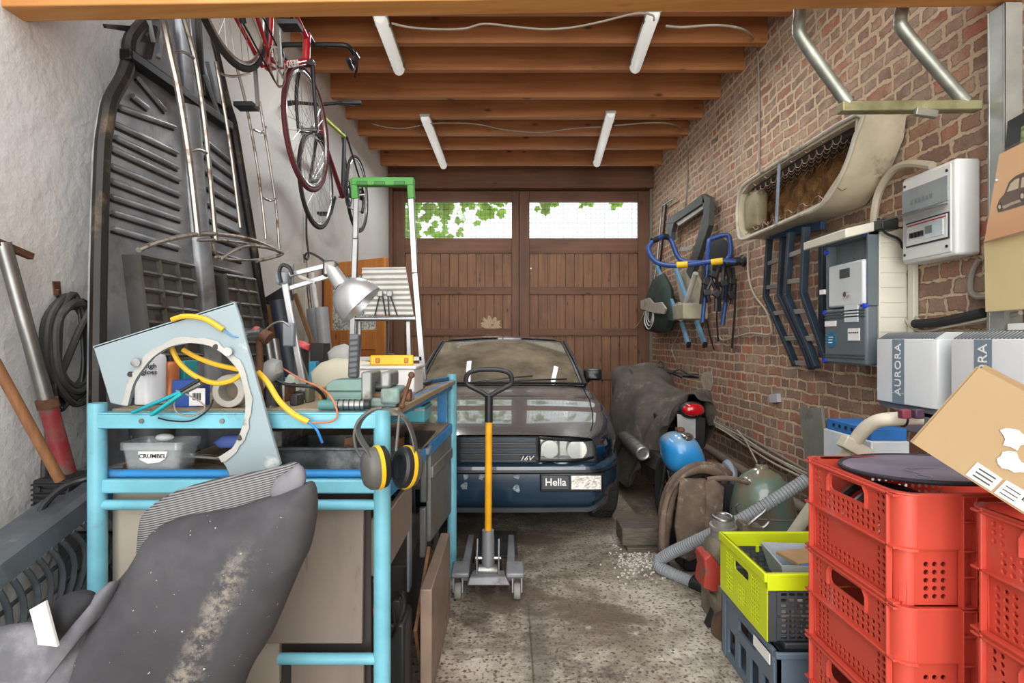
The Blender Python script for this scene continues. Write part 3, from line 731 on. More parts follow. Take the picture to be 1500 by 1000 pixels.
MB().prism([wp(150, 35, .0), wp(152, 41, .0), wp(190, 47, .0), wp(190, 38, .0)], (.012, 0, 0)).build('hanger_strap', BLACK, pan)

# ---- tubular roof rack hung up in front of it
XK = -1.30
RACK = M('rack_tube', '#a8a39a', .35, .8, var=.2, dirt='#7a5a3c', damt=.45, dsc=9)
rk = thing('roof_rack', 'rusty chromed tubular roof rack hanging on the white wall in front of the floor pan', 'roof rack', PX(300, 380, XK))
kp = lambda px, py, o=0: PX(px, py, XK+o)
def rod(pts, r, name='rail', o=0): MB().tube([kp(*q, o) for q in pts], r, 8, 4).build(name, RACK, rk)
rod([(238, 22), (250, 80), (262, 135), (277, 230), (290, 345)], .014); rod([(268, 22), (284, 80), (292, 125), (303, 210), (316, 352)], .011)
rod([(316, 90), (335, 200), (352, 333)], .008); rod([(346, 95), (362, 160), (378, 250), (388, 335), (389, 350)], .007); rod([(380, 148), (392, 220), (404, 300), (409, 365)], .007)
for q in ([(250, 79), (268, 76), (285, 86)], [(277, 222), (292, 219), (307, 227)], [(318, 106), (340, 112), (366, 108)], [(372, 190), (384, 194), (390, 186)], [(386, 290), (396, 294), (404, 290)]): rod(q, .006, 'tie')
for q, r in (([(203, 366), (240, 352), (290, 343), (330, 344), (375, 353), (414, 371)], .010), ([(322, 380), (340, 368), (362, 360), (392, 363), (414, 371), (396, 378), (376, 382)], .009), ([(290, 352), (330, 352), (400, 362)], .007), ([(312, 356), (318, 374), (332, 378)], .006), ([(346, 354), (352, 364)], .006), ([(316, 376), (340, 380), (378, 380), (412, 372)], .006)):
    rod(q, r, 'end_hoop')

# ---- bicycles
TYREB = M('bike_tyre_black', '#262524', .75)
SPOKE = M('spoke_steel', '#b9b9b6', .3, .9)
def bike(name, label, X, rear, front, cols, drop, R=.335, tyre=TYREB, saddle=True):
    rear, front = V(rear), V(front); u = (front-rear); L = u.length; u.normalize(); n = V((1, 0, 0)); v_ = n.cross(u)
    if v_.z < 0: v_ = -v_
    t = thing(name, label, 'bicycle', (X, (rear.y+front.y)/2, min(rear.z, front.z)-R), 'bicycles hung along the white wall')
    q = lambda a, b, x=0: rear+u*(a*L)+v_*b+n*x
    for c, nm in ((rear, 'wheel'), (front, 'wheel')):
        w_ = MB().torus(c, n, R-.035, .010, 56, 8, .009).build(nm, M('bike_rim', '#b5b6b4', .25, .9), t)
        MB().torus(c, n, R-.013, .0125, 56, 10).build('tyre', tyre if c is front else TYREB, w_)
        sp_ = MB()
        for i in range(28):
            a = i*2*PI/28; d = u*math.cos(a)+v_*math.sin(a); a2 = a+(.5 if i % 2 else -.5); e = u*math.cos(a2)+v_*math.sin(a2)
            sp_.cyl(c+e*.02+n*(.03 if i % 4 < 2 else -.03), c+d*(R-.04), .0012, n=4, caps=False)
        sp_.build('spokes', SPOKE, w_)
        MB().cyl(c-n*.055, c+n*.055, .014).cyl(c-n*.032, c-n*.028, .026).cyl(c+n*.028, c+n*.032, .026).build('hub', STEEL, w_)
    BBp, ST, HT, HB = q(.43, -.06), q(.30, .43), q(.80, .47), q(.845, .345)
    tube = lambda a, b, r, m, nm: MB().cyl(a, b, r).build(nm, m, t)
    tube(ST, HT, .016, cols[0], 'top_tube'); tube(BBp, HB, .019, cols[1], 'down_tube'); tube(BBp, q(.29, .46), .017, cols[2], 'seat_tube'); tube(HB+v_*-.01, HT+v_*.03, .021, cols[3], 'head_tube')
    for sg in (-1, 1):
        MB().tube([BBp+n*.025*sg, rear+n*.06*sg], .009).build('chain_stay', cols[1], t)
        MB().tube([ST+n*.02*sg, rear+n*.06*sg], .008).build('seat_stay', cols[2], t)
        MB().tube([HB+n*.035*sg-v_*.005, q(.90, .16, .05*sg), front+n*.052*sg], lambda s_: .013-.005*s_, 8, 5).build('fork_blade', cols[4], t)
    MB().bar(HB-n*.045-v_*.012, HB+n*.045-v_*.012, .03, .03).build('fork_crown', cols[4], t)
    if saddle: tube(q(.29, .46), q(.26, .60), .013, BLACK, 'seat_post')
    if saddle: MB().pillow([q(.26, .61)+u*a+n*b for a, b in ((.14, .012), (.05, .03), (-.06, .065), (-.13, .07), (-.13, -.07), (-.06, -.065), (.05, -.03), (.14, -.012))], q(.26, .61), .03, nrm=v_).build('saddle', BLACK, t)
    ch = MB().torus(BBp+n*.045, n, .085, .007, 36, 6, .003)
    for i in range(5):
        a = i*2*PI/5; ch.bar(BBp+n*.045, BBp+n*.045+(u*math.cos(a)+v_*math.sin(a))*.085, .012, .004, n)
    ch.build('chainring', DARKSTEEL if cols[0] is not RB else CHROME, t)
    for sg, a in ((1, 2.2), (-1, 2.2+PI)):
        d = u*math.cos(a)+v_*math.sin(a); e = BBp+n*.07*sg+d*.17
        cr = MB().bar(BBp+n*.06*sg, e, .022, .012, n).build('crank', DARKSTEEL if cols[0] is not RB else STEEL, t)
        MB().obox(e+n*.055*sg, (.09, .07, .02)).build('pedal', BLACK, cr)
    MB().torus(rear+n*.035, n, .045, .008, 24, 6, .014).build('sprockets', DARKSTEEL, t)
    dr = rear+n*.05-v_*.07-u*.0
    MB().tube([dr+v_*.05, dr, dr-v_*.05+u*.02, dr-v_*.09+u*.06], .014, 8).build('derailleur', BLACK, t)
    c1 = [BBp+n*.045+v_*.086, rear+n*.035+v_*.046]; c2 = [BBp+n*.045-v_*.086, dr-v_*.09+u*.06]
    MB().tube(c1, .004, 5).tube(c2, .004, 5).build('chain', DARKSTEEL, t)
    sc_ = HT+v_*.06
    if drop:
        st = q(.80, .47)+v_*.04; fw = st+u*.10+v_*.02
        MB().cyl(HT, st, .014).cyl(st, fw, .014).build('stem', BLACK, t)
        for sg in (-1, 1):
            b = MB().tube([fw, fw+n*.12*sg, fw+n*.19*sg+u*.01, fw+n*.21*sg+u*.07-v_*.005, fw+n*.215*sg+u*.085-v_*.06, fw+n*.215*sg+u*.05-v_*.12, fw+n*.215*sg-u*.03-v_*.13], .0145, 8, 5).build('handlebar', BLACK, t)
            hd = fw+n*.212*sg+u*.10
            MB().loft([[hd+u*a+n*.016*math.cos(i*PI/4)+v_*(.02*math.sin(i*PI/4)+z) for i in range(8)] for a, z in ((-.03, .01), (.0, .02), (.03, .035))]).build('brake_hood', BLACK, t)
            MB().tube([hd+u*.02+v_*.02, hd+u*.04-v_*.03, hd+u*.025-v_*.11], .007, 6, 4).build('brake_lever', DARKSTEEL, t)
    else:
        st = HT+v_*.05; MB().cyl(HT, st, .014).cyl(st, st+u*.06+v_*.02, .014).build('stem', BLACK, t)
        fw = st+u*.06+v_*.02
        for sg in (-1, 1):
            b = MB().cyl(fw, fw+n*.16*sg+v_*.015-u*.01, .012).build('handlebar', BLACK, t)
            MB().cyl(fw+n*.16*sg+v_*.015-u*.01, fw+n*.29*sg+v_*.02-u*.04, .017).build('grip', BLACK, t)
            MB().tube([fw+n*.13*sg+u*.02, fw+n*.16*sg+u*.05-v_*.01, fw+n*.26*sg+u*.04-v_*.02], .006, 6).build('brake_lever', DARKSTEEL, t)
    return t, q
RB = M('bike_red', '#b01d28', .25, coat=.5)
b1, q1 = bike('road_bicycle', 'red racing bicycle with drop handlebars hung high on the wall nearest the camera', -1.13, (-1.13, 2.2, 2.72), (-1.13, 3.04, 2.44), (RB, RB, RB, RB, BLACK), True, tyre=M('bike_tyre_red', '#5e2226', .7))
dt = q1(.64, .145, .0205); uu = (q1(.845, .345)-q1(.43, -.06)).normalized()
text('down_tube_lettering', 'CHESINI', dt, uu, V((1, 0, 0)).cross(uu), .032, PAPER, b1, .001, bold=.01)
GB = M('bike_green', '#9aa53a', .35); MR = M('bike_maroon', '#6e1f2c', .3)
bike('mountain_bicycle', 'dark flat-bar bicycle with yellow-green top tube hung behind the red one', -1.36, (-1.36, 4.85, 2.57), (-1.36, 3.83, 2.39), (GB, MR, BLACK, MR, BLACK), False, saddle=False)
for i, (y, z, o, nm) in enumerate(((2.45, 3.07, -1.13, 'red racing'), (4.3, 3.05, -1.36, 'yellow-green'))):
    pass
# ---- poles, hose and bucket by the wall
WOODPOLE = WOOD('pole_wood', '#7c5132', '#97683f', 2, 1.5)
a, c = WL(4, 355, .05), WL(98, 690, .13); c.z = .82
a2 = a+(c-a)*.66
pr = thing('steel_pole', 'worn steel tube pole with a red painted lower end leaning on the white wall', 'pole', c)
MB().cyl(a, a2, .022).build('upper_tube', STEEL, pr); MB().cyl(a2, c, .027).build('lower_tube', M('chipped_red', '#8f2d30', .5, dirt='#6b5c50', damt=.75, dsc=14), pr)
MB().bar(a+V((.0, -.03, .0)), a+V((.01, .09, -.03)), .02, .02).build('hook', RUST, pr)
MB().cyl(a2, a2+(c-a).normalized()*.03, .031).build('collar', RUST, pr)
a, b = WL(0, 540, .12), WL(88, 688, .20); c = b.copy(); c.z = .825
a = a+(a-b)*.3
MB().cyl(a, c, .015).build('wooden_pole', WOODPOLE, None, 'brown wooden pole leaning on the white wall below the steel tube pole', 'pole')
HOSE = M('black_hose', '#33322f', .6, var=.3, dirt='#6b6459', damt=.2)
hs = MB(); R3 = random.Random(5); c0 = WL(97, 510, .06)
pts = []
for k in range(9):
    cy, cz = R3.uniform(-.012, .018), R3.uniform(-.02, .012); ry, rz = R3.uniform(.082, .115), R3.uniform(.145, .185)
    for i in range(12):
        t = PI/2+i*2*PI/12; pts.append(c0+V((.004*k+R3.uniform(0, .012), cy+ry*math.cos(t), cz+rz*math.sin(t))))
pts += [WL(74, 590, .06), WL(72, 640, .06), WL(66, 680, .06), WL(66, 760, .06)]
hs.tube(pts, .0115, 8, 3).build('hose_coil', HOSE, None, 'coil of black hose hanging from a hook on the white wall', 'hose')
cable('electric_cable', [WL(100, 590, .12), WL(88, 600, .10), WL(82, 560, .09), WL(110, 580, .09), WL(122, 540, .09), WL(118, 470, .09), WL(110, 440, .08), WL(90, 445, .08), WL(80, 470, .08), WL(76, 560, .08), WL(84, 640, .09), WL(102, 668, .10)], .006, BLACK, 'thin black cable looped over the hose coil', 6)
hk = thing('wall_hook', 'rusty wall hook holding up the black hose coil', 'hook', WL(82, 425))
MB().bar(WL(82, 412, .002), WL(84, 432, .002), .03, .006, (1, 0, 0)).build('plate', RUST, hk); MB().tube([WL(83, 428, .004), WL(84, 434, .06), WL(84, 430, .08), WL(84, 424, .085)], .006, 6).build('prong', RUST, hk)
# ---- aluminium step ladder
YL = 3.02
GRN = M('ladder_green', '#4f9a46', .5, dirt='#6f7a60', damt=.2)
LAD = M('ladder_aluminium', '#a9abab', .33, 1, var=.1, dirt='#8a8378', damt=.2)
ld = thing('step_ladder', 'aluminium step ladder with a green top hoop standing behind the workbench', 'ladder', (-.68, YL, 0))
q = lambda x, y, d=0: P(x, y, YL+d)
ft = lambda x0, y0, x1, y1: (lambda A, B: A+(B-A)*(A.z/(A.z-B.z)))(q(x0, y0), q(x1, y1))
MB().bar(q(602, 290), q(608, 400), .034, .03, (0, 1, 0)).bar(q(608, 400), ft(608, 400, 621, 560), .034, .03, (0, 1, 0)).build('stile', LAD, ld, bevel=.004)
MB().bar(q(522, 290), q(521, 350), .028, .03, (0, 1, 0)).bar(q(521, 350), ft(521, 350, 514, 560), .030, .03, (0, 1, 0)).build('stile', LAD, ld, bevel=.004)
for x0, x1 in ((598, 606), (526, 520)):
    A, B = q(x0, 470, .05), q(x1, 700, .05); MB().bar(A, V((B.x, YL+.08, 0.0)), .025, .022, (0, 1, 0)).build('rear_leg', LAD, ld, bevel=.003)
hp = MB(); hp.bar(q(516, 267), q(607, 267), .045, .05, (0, 1, 0)); hp.bar(q(519, 262), q(521, 292), .038, .042, (0, 1, 0)); hp.bar(q(601, 262), q(603, 292), .038, .042, (0, 1, 0))
hp.build('top_hoop', GRN, ld, bevel=.006)
for x in (530, 556, 585): MB().bar(q(x-8, 268, -.026), q(x+8, 268, -.026), .022, .006, (0, 1, 0)).build('hoop_pocket', M('ladder_green_dark', '#3a7a37', .5), ld, bevel=.003)
pf = MB(); A, B, C_, D = q(534, 462, -.02), q(606, 462, -.02), q(594, 393, -.10), q(530, 394, -.10)
nx = (B-A).normalized()
def pfun(u, v_): 
    p = (A*(1-u)+B*u)*(1-v_)+(D*(1-u)+C_*u)*v_; return p+V((0, -.004*math.sin(v_*PI*18), 0))
pf.grid(pfun, 8, 72, .012).build('platform', M('platform_alu', '#cfcfc8', .5, .3, dirt='#9a958a', damt=.2), ld)
MB().cyl(q(517, 467), q(612, 467), .012).build('crossbar', LAD, ld)
MB().bar(q(512, 525), q(618, 525), .02, .03, (0, 1, 0)).build('tread', WHITE, ld)
for x0, x1 in ((557, 549), (560, 565), (568, 570), (571, 582)): MB().tube([q(x0, 430, -.085), q(x1, 462, -.035)], .004, 6).build('stay', STEEL, ld)
for x in (557, 571): MB().obox(q(x, 430, -.09), (.03, .02, .03)).build('stay_bracket', STEEL, ld, bevel=.003)
for k in (700, 860): MB().bar(q(512 if k < 800 else 508, k), q(630 if k < 800 else 640, k), .02, .07, (0, 1, 0)).build('tread', LAD, ld)
MB().tube([q(567, 467, .05), q(567, 500, .06), q(567, 540, .06), q(569, 620, .07)], .006, 6).build('chain', DARKSTEEL, ld)
# ---- things leaning in the corner behind the workbench
dr = thing('panelled_door', 'orange wooden panelled door with a frosted pane leaning in the left corner', 'door', (-1.3, 4.5, 0))
A, B = V((-1.60, 4.72, 0)), V((-.98, 4.32, 0)); U = (B-A).normalized(); N = U.cross(V((0, 0, 1))); N = N if N.y < 0 else -N
OAK = WOOD('orange_wood', '#b06a2c', '#c98440', 2, 1.0)
W_, Hh = (B-A).length, 1.93
dq = lambda s_, z, o=0: A+U*s_+V((0, 0, z))+N*o
def slab(s0, s1, z0, z1, o0, o1): return [dq(s0, z0, o0), dq(s1, z0, o0), dq(s1, z0, o1), dq(s0, z0, o1), dq(s0, z1, o0), dq(s1, z1, o0), dq(s1, z1, o1), dq(s0, z1, o1)]
fr_ = MB()
for s0, s1, z0, z1 in ((0, .10, 0, Hh), (W_-.10, W_, 0, Hh), (.1, W_-.1, 0, .2), (.1, W_-.1, Hh-.12, Hh), (.1, W_-.1, 1.20, 1.36), (.1, W_-.1, .62, .74), (W_/2-.04, W_/2+.04, .2, 1.2)): fr_.hexa(slab(s0, s1, z0, z1, -.02, .02))
fr_.build('frame', OAK, dr, bevel=.004)
MB().hexa(slab(.08, W_-.08, .15, 1.22, -.008, .008)).build('panel', WOOD('orange_panel', '#a05c22', '#bb7432', 2, 1.0), dr)
fg = NT('frosted_glass'); nn = fg.noise(fg.coord(), 55, 3); fg.set(fg.mix(fg.ramp(nn, .4, .6), lin('#8b9a94'), lin('#d6dcd6')), .25); fg.bump(nn, .8, .01)
MB().hexa(slab(.08, W_-.08, 1.34, Hh-.1, -.006, .006)).build('frosted_pane', fg.m, dr)
MB().hexa(slab(-.02, .0, 0, Hh, -.06, .02)).build('edge_board', WOOD('dark_red_wood', '#4f2a1e', '#6a3b28', 2), dr)
GP = M('grey_pipe', '#8a8e90', .5, dirt='#6d675d', damt=.25)
def lean(name, px0, py0, px1, py1, Y, r, mat, label, cat, box=None, grp=None):
    a, b = P(px0, py0, Y), P(px1, py1, Y); c = a+(b-a)*(a.z/(a.z-b.z))
    m = MB()
    if box: m.bar(a, c, box[0], box[1], (0, 1, 0))
    else: m.cyl(a, c, r)
    return m.build(name, mat, None, label, cat, grp, bevel=.004 if box else 0)
lean('plastic_pipe', 459, 452, 464, 515, 4.0, .05, GP, 'thick grey plastic pipe leaning before the orange door, left one of the pair', 'pipe')
lean('plastic_pipe', 471, 450, 477, 515, 3.88, .045, M('grey_pipe_light', '#9a9ea0', .45), 'thick grey plastic pipe leaning before the orange door, right one of the pair', 'pipe')
lean('metal_rod', 446, 372, 455, 455, 4.22, .013, STEEL, 'thin pale metal rod standing behind the grey plastic pipes', 'rod')
lean('metal_rod', 456, 396, 464, 455, 4.2, .018, WHITE, 'whitish rod standing behind the grey plastic pipes, beside the thin metal rod', 'rod')
lean('wooden_lath', 432, 430, 462, 515, 3.7, .02, BROWNWOOD, 'slanting brown wooden lath beside the grey plastic pipes', 'lath', (.03, .02))
lean('wooden_board', 402, 440, 418, 545, 3.6, .02, WOOD('tan_board', '#96683f', '#b38453', 2), 'tan wooden board standing behind the desk lamp post', 'board', (.13, .02))
lean('cardboard_tube', 408, 440, 425, 530, 3.35, .055, M('dark_blue_tube', '#2a323d', .5), 'dark blue tube leaning behind the desk lamp post', 'tube')
lean('narrow_board', 440, 385, 440, 500, 4.1, .02, M('pale_board', '#b9b2a4', .8), 'pale narrow board standing against the white wall behind the rods', 'board', (.09, .02))
lean('white_stick', 428, 470, 438, 520, 3.3, .008, WHITE, 'thin white stick leaning right of the dark blue tube', 'stick')
MB().prism([P(x, y, 3.42) for x, y in ((380, 440), (413, 420), (416, 436), (392, 446))], (0, .16, 0)).build('black_tray', BLACK, None, 'black tray tilted on top of the tan board and the dark blue tube', 'tray', bevel=.004)
# hanging cable behind the lamp
cable('electric_cable', [WL(449, 300, .03), WL(449, 345, .03), P(452, 372, 4.2), P(450, 380, 4.0), P(446, 376, 3.9), P(452, 370, 3.8), P(466, 376, 3.5), P(482, 388, 3.0)], .008, BLACK, 'black cable hanging on the wall behind the desk lamp and looping forward')
# ================================================================ workbench and what lies on it
BB = M('bench_blue', '#74b9c9', .42, dirt='#6f8a90', damt=.12, dsc=9)
BB2 = M('bench_blue_dark', '#2f86c4', .45, dirt='#4a5a66', damt=.2)
LAM = M('brown_laminate', '#82766b', .5, var=.1, sc=3, dirt='#5e5349', damt=.2, stretch=(3, 3, .6))
LAM2 = M('beige_laminate', '#b3a898', .5, var=.06)
PLY = WOOD('bench_ply', '#86765f', '#a39379', 1, 1.0, .75)
YF, YR = 1.65, 2.95
wb = thing('workbench', 'blue tube-framed workbench crowded with tools along the left side', 'workbench', (-.8, 2.3, 0))
fp = lambda px, py, Y=YF: P(px, py, Y)
xFL, xFR, xBR, xBL = -1.248, -.388, -.317, -1.22
for x, y, z in ((xFL, YF, 1.079), (xFR, YF, 1.059), (xBR, YR, 1.088), (xBL, YR, 1.07)):
    MB().cyl((x, y, 0), (x, y, z), .0255, n=20).build('post', BB, wb)
MB().box((xFL, YF-.02, 1.005), (xFR, YF-.014, 1.05)).box((xFL, YF-.02, 1.045), (xFR, YF+.03, 1.052)).build('top_rail', BB, wb, bevel=.002)
for x in (-1.1, -.86, -.62): MB().cyl((x, YF-.026, 1.028), (x, YF-.018, 1.028), .007).build('screw', STEEL, wb)
MB().box((xFL, YF-.012, .808), (xFR, YF+.012, .85)).build('shelf_rail', BB, wb, bevel=.006)
MB().cyl((xFL, YF+.03, .858), (xFR, YF+.03, .858), .014).build('shelf_tube', BB2, wb)
MB().cyl((xFL, YF, .772), (xFR, YF, .772), .0155).build('cross_tube', BB, wb)
MB().cyl((-.70, YF, .307), (xFR, YF, .307), .0165).build('cross_tube', BB, wb)
for z in (1.035, .80): MB().bar((xFR, YF, z), (xBR, YR, z), .012, .05).build('side_rail', BB2, wb, bevel=.002)
MB().bar((xFL, YF, .8), (xBL, YR, .8), .012, .05).bar((xBL, YR, 1.03), (xBR, YR, 1.03), .012, .05).build('side_rail', BB2, wb, bevel=.002)
MB().box((xBR-.075, YR-.03, .35), (xBR-.025, YR-.022, 1.05)).build('corner_plate', BB2, wb, bevel=.002)
tp = MB(); tp.hexa([(xFL+.02, YF+.03, 1.036), (xFR+.04, YF+.03, 1.036), (xBR+.02, YR-.02, 1.036), (xBL, YR-.02, 1.036), (xFL+.02, YF+.03, 1.058), (xFR+.04, YF+.03, 1.058), (xBR+.02, YR-.02, 1.058), (xBL, YR-.02, 1.058)])
tp.build('bench_top', PLY, wb, bevel=.003)
sh = MB(); sh.hexa([(xFL, YF+.045, .815), (xFR, YF+.045, .815), (xBR-.01, YR-.03, .815), (xBL, YR-.03, .815), (xFL, YF+.045, .832), (xFR, YF+.045, .832), (xBR-.01, YR-.03, .832), (xBL, YR-.03, .832)])
sh.build('shelf', PLY, wb, bevel=.003)
# front boards under the shelf
MB().prism([(-.80, 1.69, .33), (-.46, 1.69, .33), (-.455, 1.69, .745), (-.72, 1.69, .745)], (0, .018, 0)).build('front_panel', LAM, wb, bevel=.002)
MB().prism([(-1.24, 1.70, .2), (-.72, 1.70, .2), (-.715, 1.70, .80), (-1.24, 1.70, .80)], (0, .018, 0)).build('front_panel', LAM2, wb, bevel=.002)
MB().box((-.68, 1.69, 0), (-.455, 1.71, .29)).build('lower_panel', LAM, wb, bevel=.002)
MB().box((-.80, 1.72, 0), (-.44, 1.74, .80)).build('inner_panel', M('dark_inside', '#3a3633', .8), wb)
MB().box((-.445, 1.72, .52), (-.41, 1.78, .71)).build('corner_block', LAM, wb, bevel=.012)
MB().box((-.405, 1.74, .545), (-.385, 2.10, .722)).build('drawer_front', LAM, wb, bevel=.004)
MB().box((-.40, 2.10, .30), (-.39, 2.16, .80)).build('strut', GREYP, wb, bevel=.003)
GS = M('grey_sheet', '#85857f', .42, .5, var=.15, dirt='#5c554c', damt=.15)
MB().hexa([(-.365, 2.36, .40), (-.345, 2.36, .40), (-.315, 2.90, .36), (-.335, 2.90, .36), (-.365, 2.36, .79), (-.345, 2.36, .79), (-.315, 2.90, .79), (-.335, 2.90, .79)]).build('side_panel', GS, wb, bevel=.003)
MB().bar((-.34, 2.36, .70), (-.312, 2.88, .68), .012, .05).build('side_panel_fold', GS, wb, bevel=.003)
for z0, z1, y in ((.60, .80, 2.28), (.38, .585, 2.26)): MB().box((-.375, y-.03, z0), (-.345, y, z1)).build('drawer_handle', M('handle_grey', '#5e605f', .4, .5), wb, bevel=.006)
MB().box((-.385, 2.25, .795), (-.335, 2.33, .825)).build('panel_cap', GREYP, wb, bevel=.008)
MB().box((-1.2, 2.2, 0.02), (-.42, 2.88, .36)).build('drawer_unit', M('dark_drawers', '#47443f', .7), wb, bevel=.004)
bd = MB().box((-.322, 1.94, 0), (-.280, 2.52, .384)).build('tabletop_board', M('brown_board', '#8a7667', .5, dirt='#5e5147', damt=.25), None, 'brown board standing on edge against the right side of the blue workbench', 'board', bevel=.004)
MB().bar((-.338, 1.98, .16), (-.338, 2.3, .34), .012, .18).build('wooden_offcut', BROWNWOOD, None, 'slanting wooden offcut tucked between the standing brown board and the workbench', 'offcut')
# black power pack and cable in the open bay
bx_ = thing('battery_pack', 'black battery pack with looped cable inside the workbench, behind the front right post', 'battery', (-.40, 1.84, .0))
MB().box((-.435, 1.78, .0), (-.345, 1.92, .345)).build('case', BLACK, bx_, bevel=.01); MB().tube([(-.39, 1.78, .30), (-.36, 1.74, .36), (-.34, 1.75, .42), (-.36, 1.78, .44), (-.385, 1.79, .41), (-.37, 1.76, .33)], .005, 6, 5).build('cable', BLACK, bx_)
MB().box((-.39, 1.785, .345), (-.36, 1.86, .42)).build('connector', BLACK, bx_, bevel=.006)
cable('red_wire', [(-.452, 1.755, .50), (-.43, 1.75, .49), (-.425, 1.752, .45), (-.44, 1.75, .40), (-.425, 1.752, .38)], .004, M('orange_wire', '#d2552c', .5), 'orange red wires dangling inside the workbench bay', 5, 'wire')

# ---- grey fender with its wheel arch
YFE = 1.575
FEN = M('fender_paint', '#94a4a9', .5, var=.05, sc=4, dirt='#d5d8d6', damt=.12, dsc=7)
FEW = M('bare_filler', '#b3b2ab', .6, dirt='#6d6a62', damt=.3, dsc=18, bump=.5, bsc=50)
fn = thing('car_fender', 'pale grey-blue car fender with a big wheel arch propped against the workbench', 'fender', P(280, 697, YFE))
arc = [(320, 669), (340, 656), (352, 633), (359, 604), (358, 575), (349, 543), (329, 520), (306, 506), (277, 502), (248, 508), (224, 523), (207, 543), (195, 563), (187, 594)]
out = [(181, 595), (161, 590), (136, 507), (240, 474), (343, 442), (352, 468), (361, 503), (381, 575), (396, 630), (411, 680), (400, 693), (372, 701), (336, 699), (330, 683)]
MB().prism([P(*q, YFE) for q in arc+out], (0, .014, 0)).build('skin', FEN, fn, bevel=.003)
edge = [(136, 507), (240, 474), (343, 442), (361, 503), (396, 630), (411, 680)]
fl = MB(); fl.loft([[P(*q, YFE), P(*q, YFE+.05), P(q[0]+1, q[1]+3, YFE+.05), P(q[0]+1, q[1]+3, YFE)] for q in edge]); fl.build('outer_edge', FEN, fn)
ar = spline([V((x, y, 0)) for x, y in arc], 3); rr_ = []
for i, p in enumerate(ar):
    d = (ar[min(len(ar)-1, i+1)]-ar[max(0, i-1)]).normalized(); nrm = V((-d.y, d.x, 0)); c = V((285, 600, 0))
    if (p+nrm-c).length < (p-c).length: nrm = -nrm
    w = 9+1.4*math.sin(i*1.3)+1*math.sin(i*2.9); o = p+nrm*w
    rr_.append([P(p.x, p.y, YFE-.006), P(o.x, o.y, YFE-.006), P(o.x, o.y, YFE+.001), P(p.x, p.y, YFE+.03)])
MB().loft(rr_).build('arch_flange', FEW, fn)
for px, py, r in ((198, 531, .0115), (333, 515, .0125)): MB().cyl(P(px, py, YFE-.022), P(px, py, YFE), r).build('bolt', STEEL, fn)
for px, py in ((191, 548), (316, 508), (351, 641)): MB().cyl(P(px, py, YFE-.0085), P(px, py, YFE-.003), .008).build('bolt_hole', BLACK, fn)

# ---- ear defenders on the front right post
em = thing('ear_defenders', 'black and yellow ear defenders hanging on the front right post of the workbench', 'ear defenders', P(570, 716, 1.545))
EMG = M('ear_cup_grey', '#55544f', .45)
for c, ax, up in ((P(556, 684, 1.545), V((-.80, -.60, -.05)), 1), (P(593, 684, 1.585), V((.62, .74, -.12)), -1)):
    x, y, z = frame(ax); R = Matrix((x, y, z)).transposed()
    def cupring(h, kx, ky): return [c+z*h+x*kx*math.cos(t*2*PI/28)+y*ky*math.sin(t*2*PI/28) for t in range(28)]
    MB().loft([cupring(.012, .044, .061), cupring(.03, .041, .058), cupring(.045, .030, .045), cupring(.052, .012, .02)]).build('ear_cup', EMG, em)
    MB().loft([cupring(.000, .046, .063), cupring(.012, .046, .063)]).build('yellow_ring', YELLOW, em)
    MB().loft([cupring(-.022, .022, .036), cupring(-.022, .034, .05), cupring(-.016, .042, .059), cupring(.0, .044, .061), cupring(.0, .02, .03)], cyc=True).build('cushion', BLACK, em)
    MB().loft([cupring(-.006, .025, .040), cupring(-.002, .025, .040)]).build('foam_insert', BLACK, em)
    MB().bar(c+z*.018+y*.03*0+V((0, 0, .02)), c+z*.012+V((0, 0, -.015)), .016, .02, z).build('clip', YELLOW, em, bevel=.003)
hb = [P(x, y, 1.555+d) for x, y, d in ((547, 668, -.04), (528, 640, -.02), (526, 625, 0), (536, 610, .02), (556, 600, .035), (578, 603, .035), (594, 615, .03), (604, 638, .03), (608, 662, .03), (606, 676, .03))]
rr_ = []
hb = spline(hb, 4)
for i, p in enumerate(hb):
    d = (hb[min(len(hb)-1, i+1)]-hb[max(0, i-1)]).normalized(); x = V((.15, 1, 0)); n_ = d.cross(x).normalized()
    rr_.append([p+x*.014, p+x*.014+n_*.004, p-x*.014+n_*.004, p-x*.014])
MB().loft(rr_).build('headband', EMG, em)
for a in ([(521, 655), (519, 635), (526, 615), (545, 600), (560, 597)], [(585, 608), (582, 640), (580, 660)], [(521, 655), (528, 668), (540, 664)]): MB().tube([P(*q, 1.54) for q in a], .0045, 6, 4).build('wire_arm', EMG, em)

# ---- tub, wrench, tray, glove on the shelf
CLEAR = GLASS('clear_plastic', (.95, .97, .98), .24, '#dfe2e0', .08)
tb = thing('plastic_tub', 'clear plastic biscuit tub of dark bits on the workbench shelf', 'tub', P(237, 704, 1.76))
zb = .845; c = V((P(237, 700, 1.76).x, 1.76, zb))
rg = lambda hx, hy, z, r=.02: [c+V((x, y, z)) for x, y in rrect(-hx, -hy, hx, hy, r)]
MB().loft([rg(.082, .05, 0), rg(.094, .06, .095), rg(.091, .057, .095), rg(.079, .047, .004)], cyc=False).build('tub_wall', CLEAR, tb)
MB().loft([rg(.098, .064, .082), rg(.098, .064, .105), rg(.092, .058, .105), rg(.092, .058, .082)], cyc=True).build('rim', CLEAR, tb)
b_ = MB(); R5 = random.Random(9)
for i in range(40): 
    p = c+V((R5.uniform(-.07, .07), R5.uniform(-.04, .04), .010+R5.uniform(0, .02))); b_.sph(p, (.014, .010, .008), 8, 5)
b_.build('scraps', M('scraps', '#4c4640', .7, var=.5), tb, kind='stuff')
MB().prism([c+V((x, -.0605+.0, z)) for x, z in [(-.036, .078), (.056, .078), (.05, .056), (.03, .044), (-.005, .040), (-.03, .052)]], (0, .003, 0)).build('label', PAPER, tb)
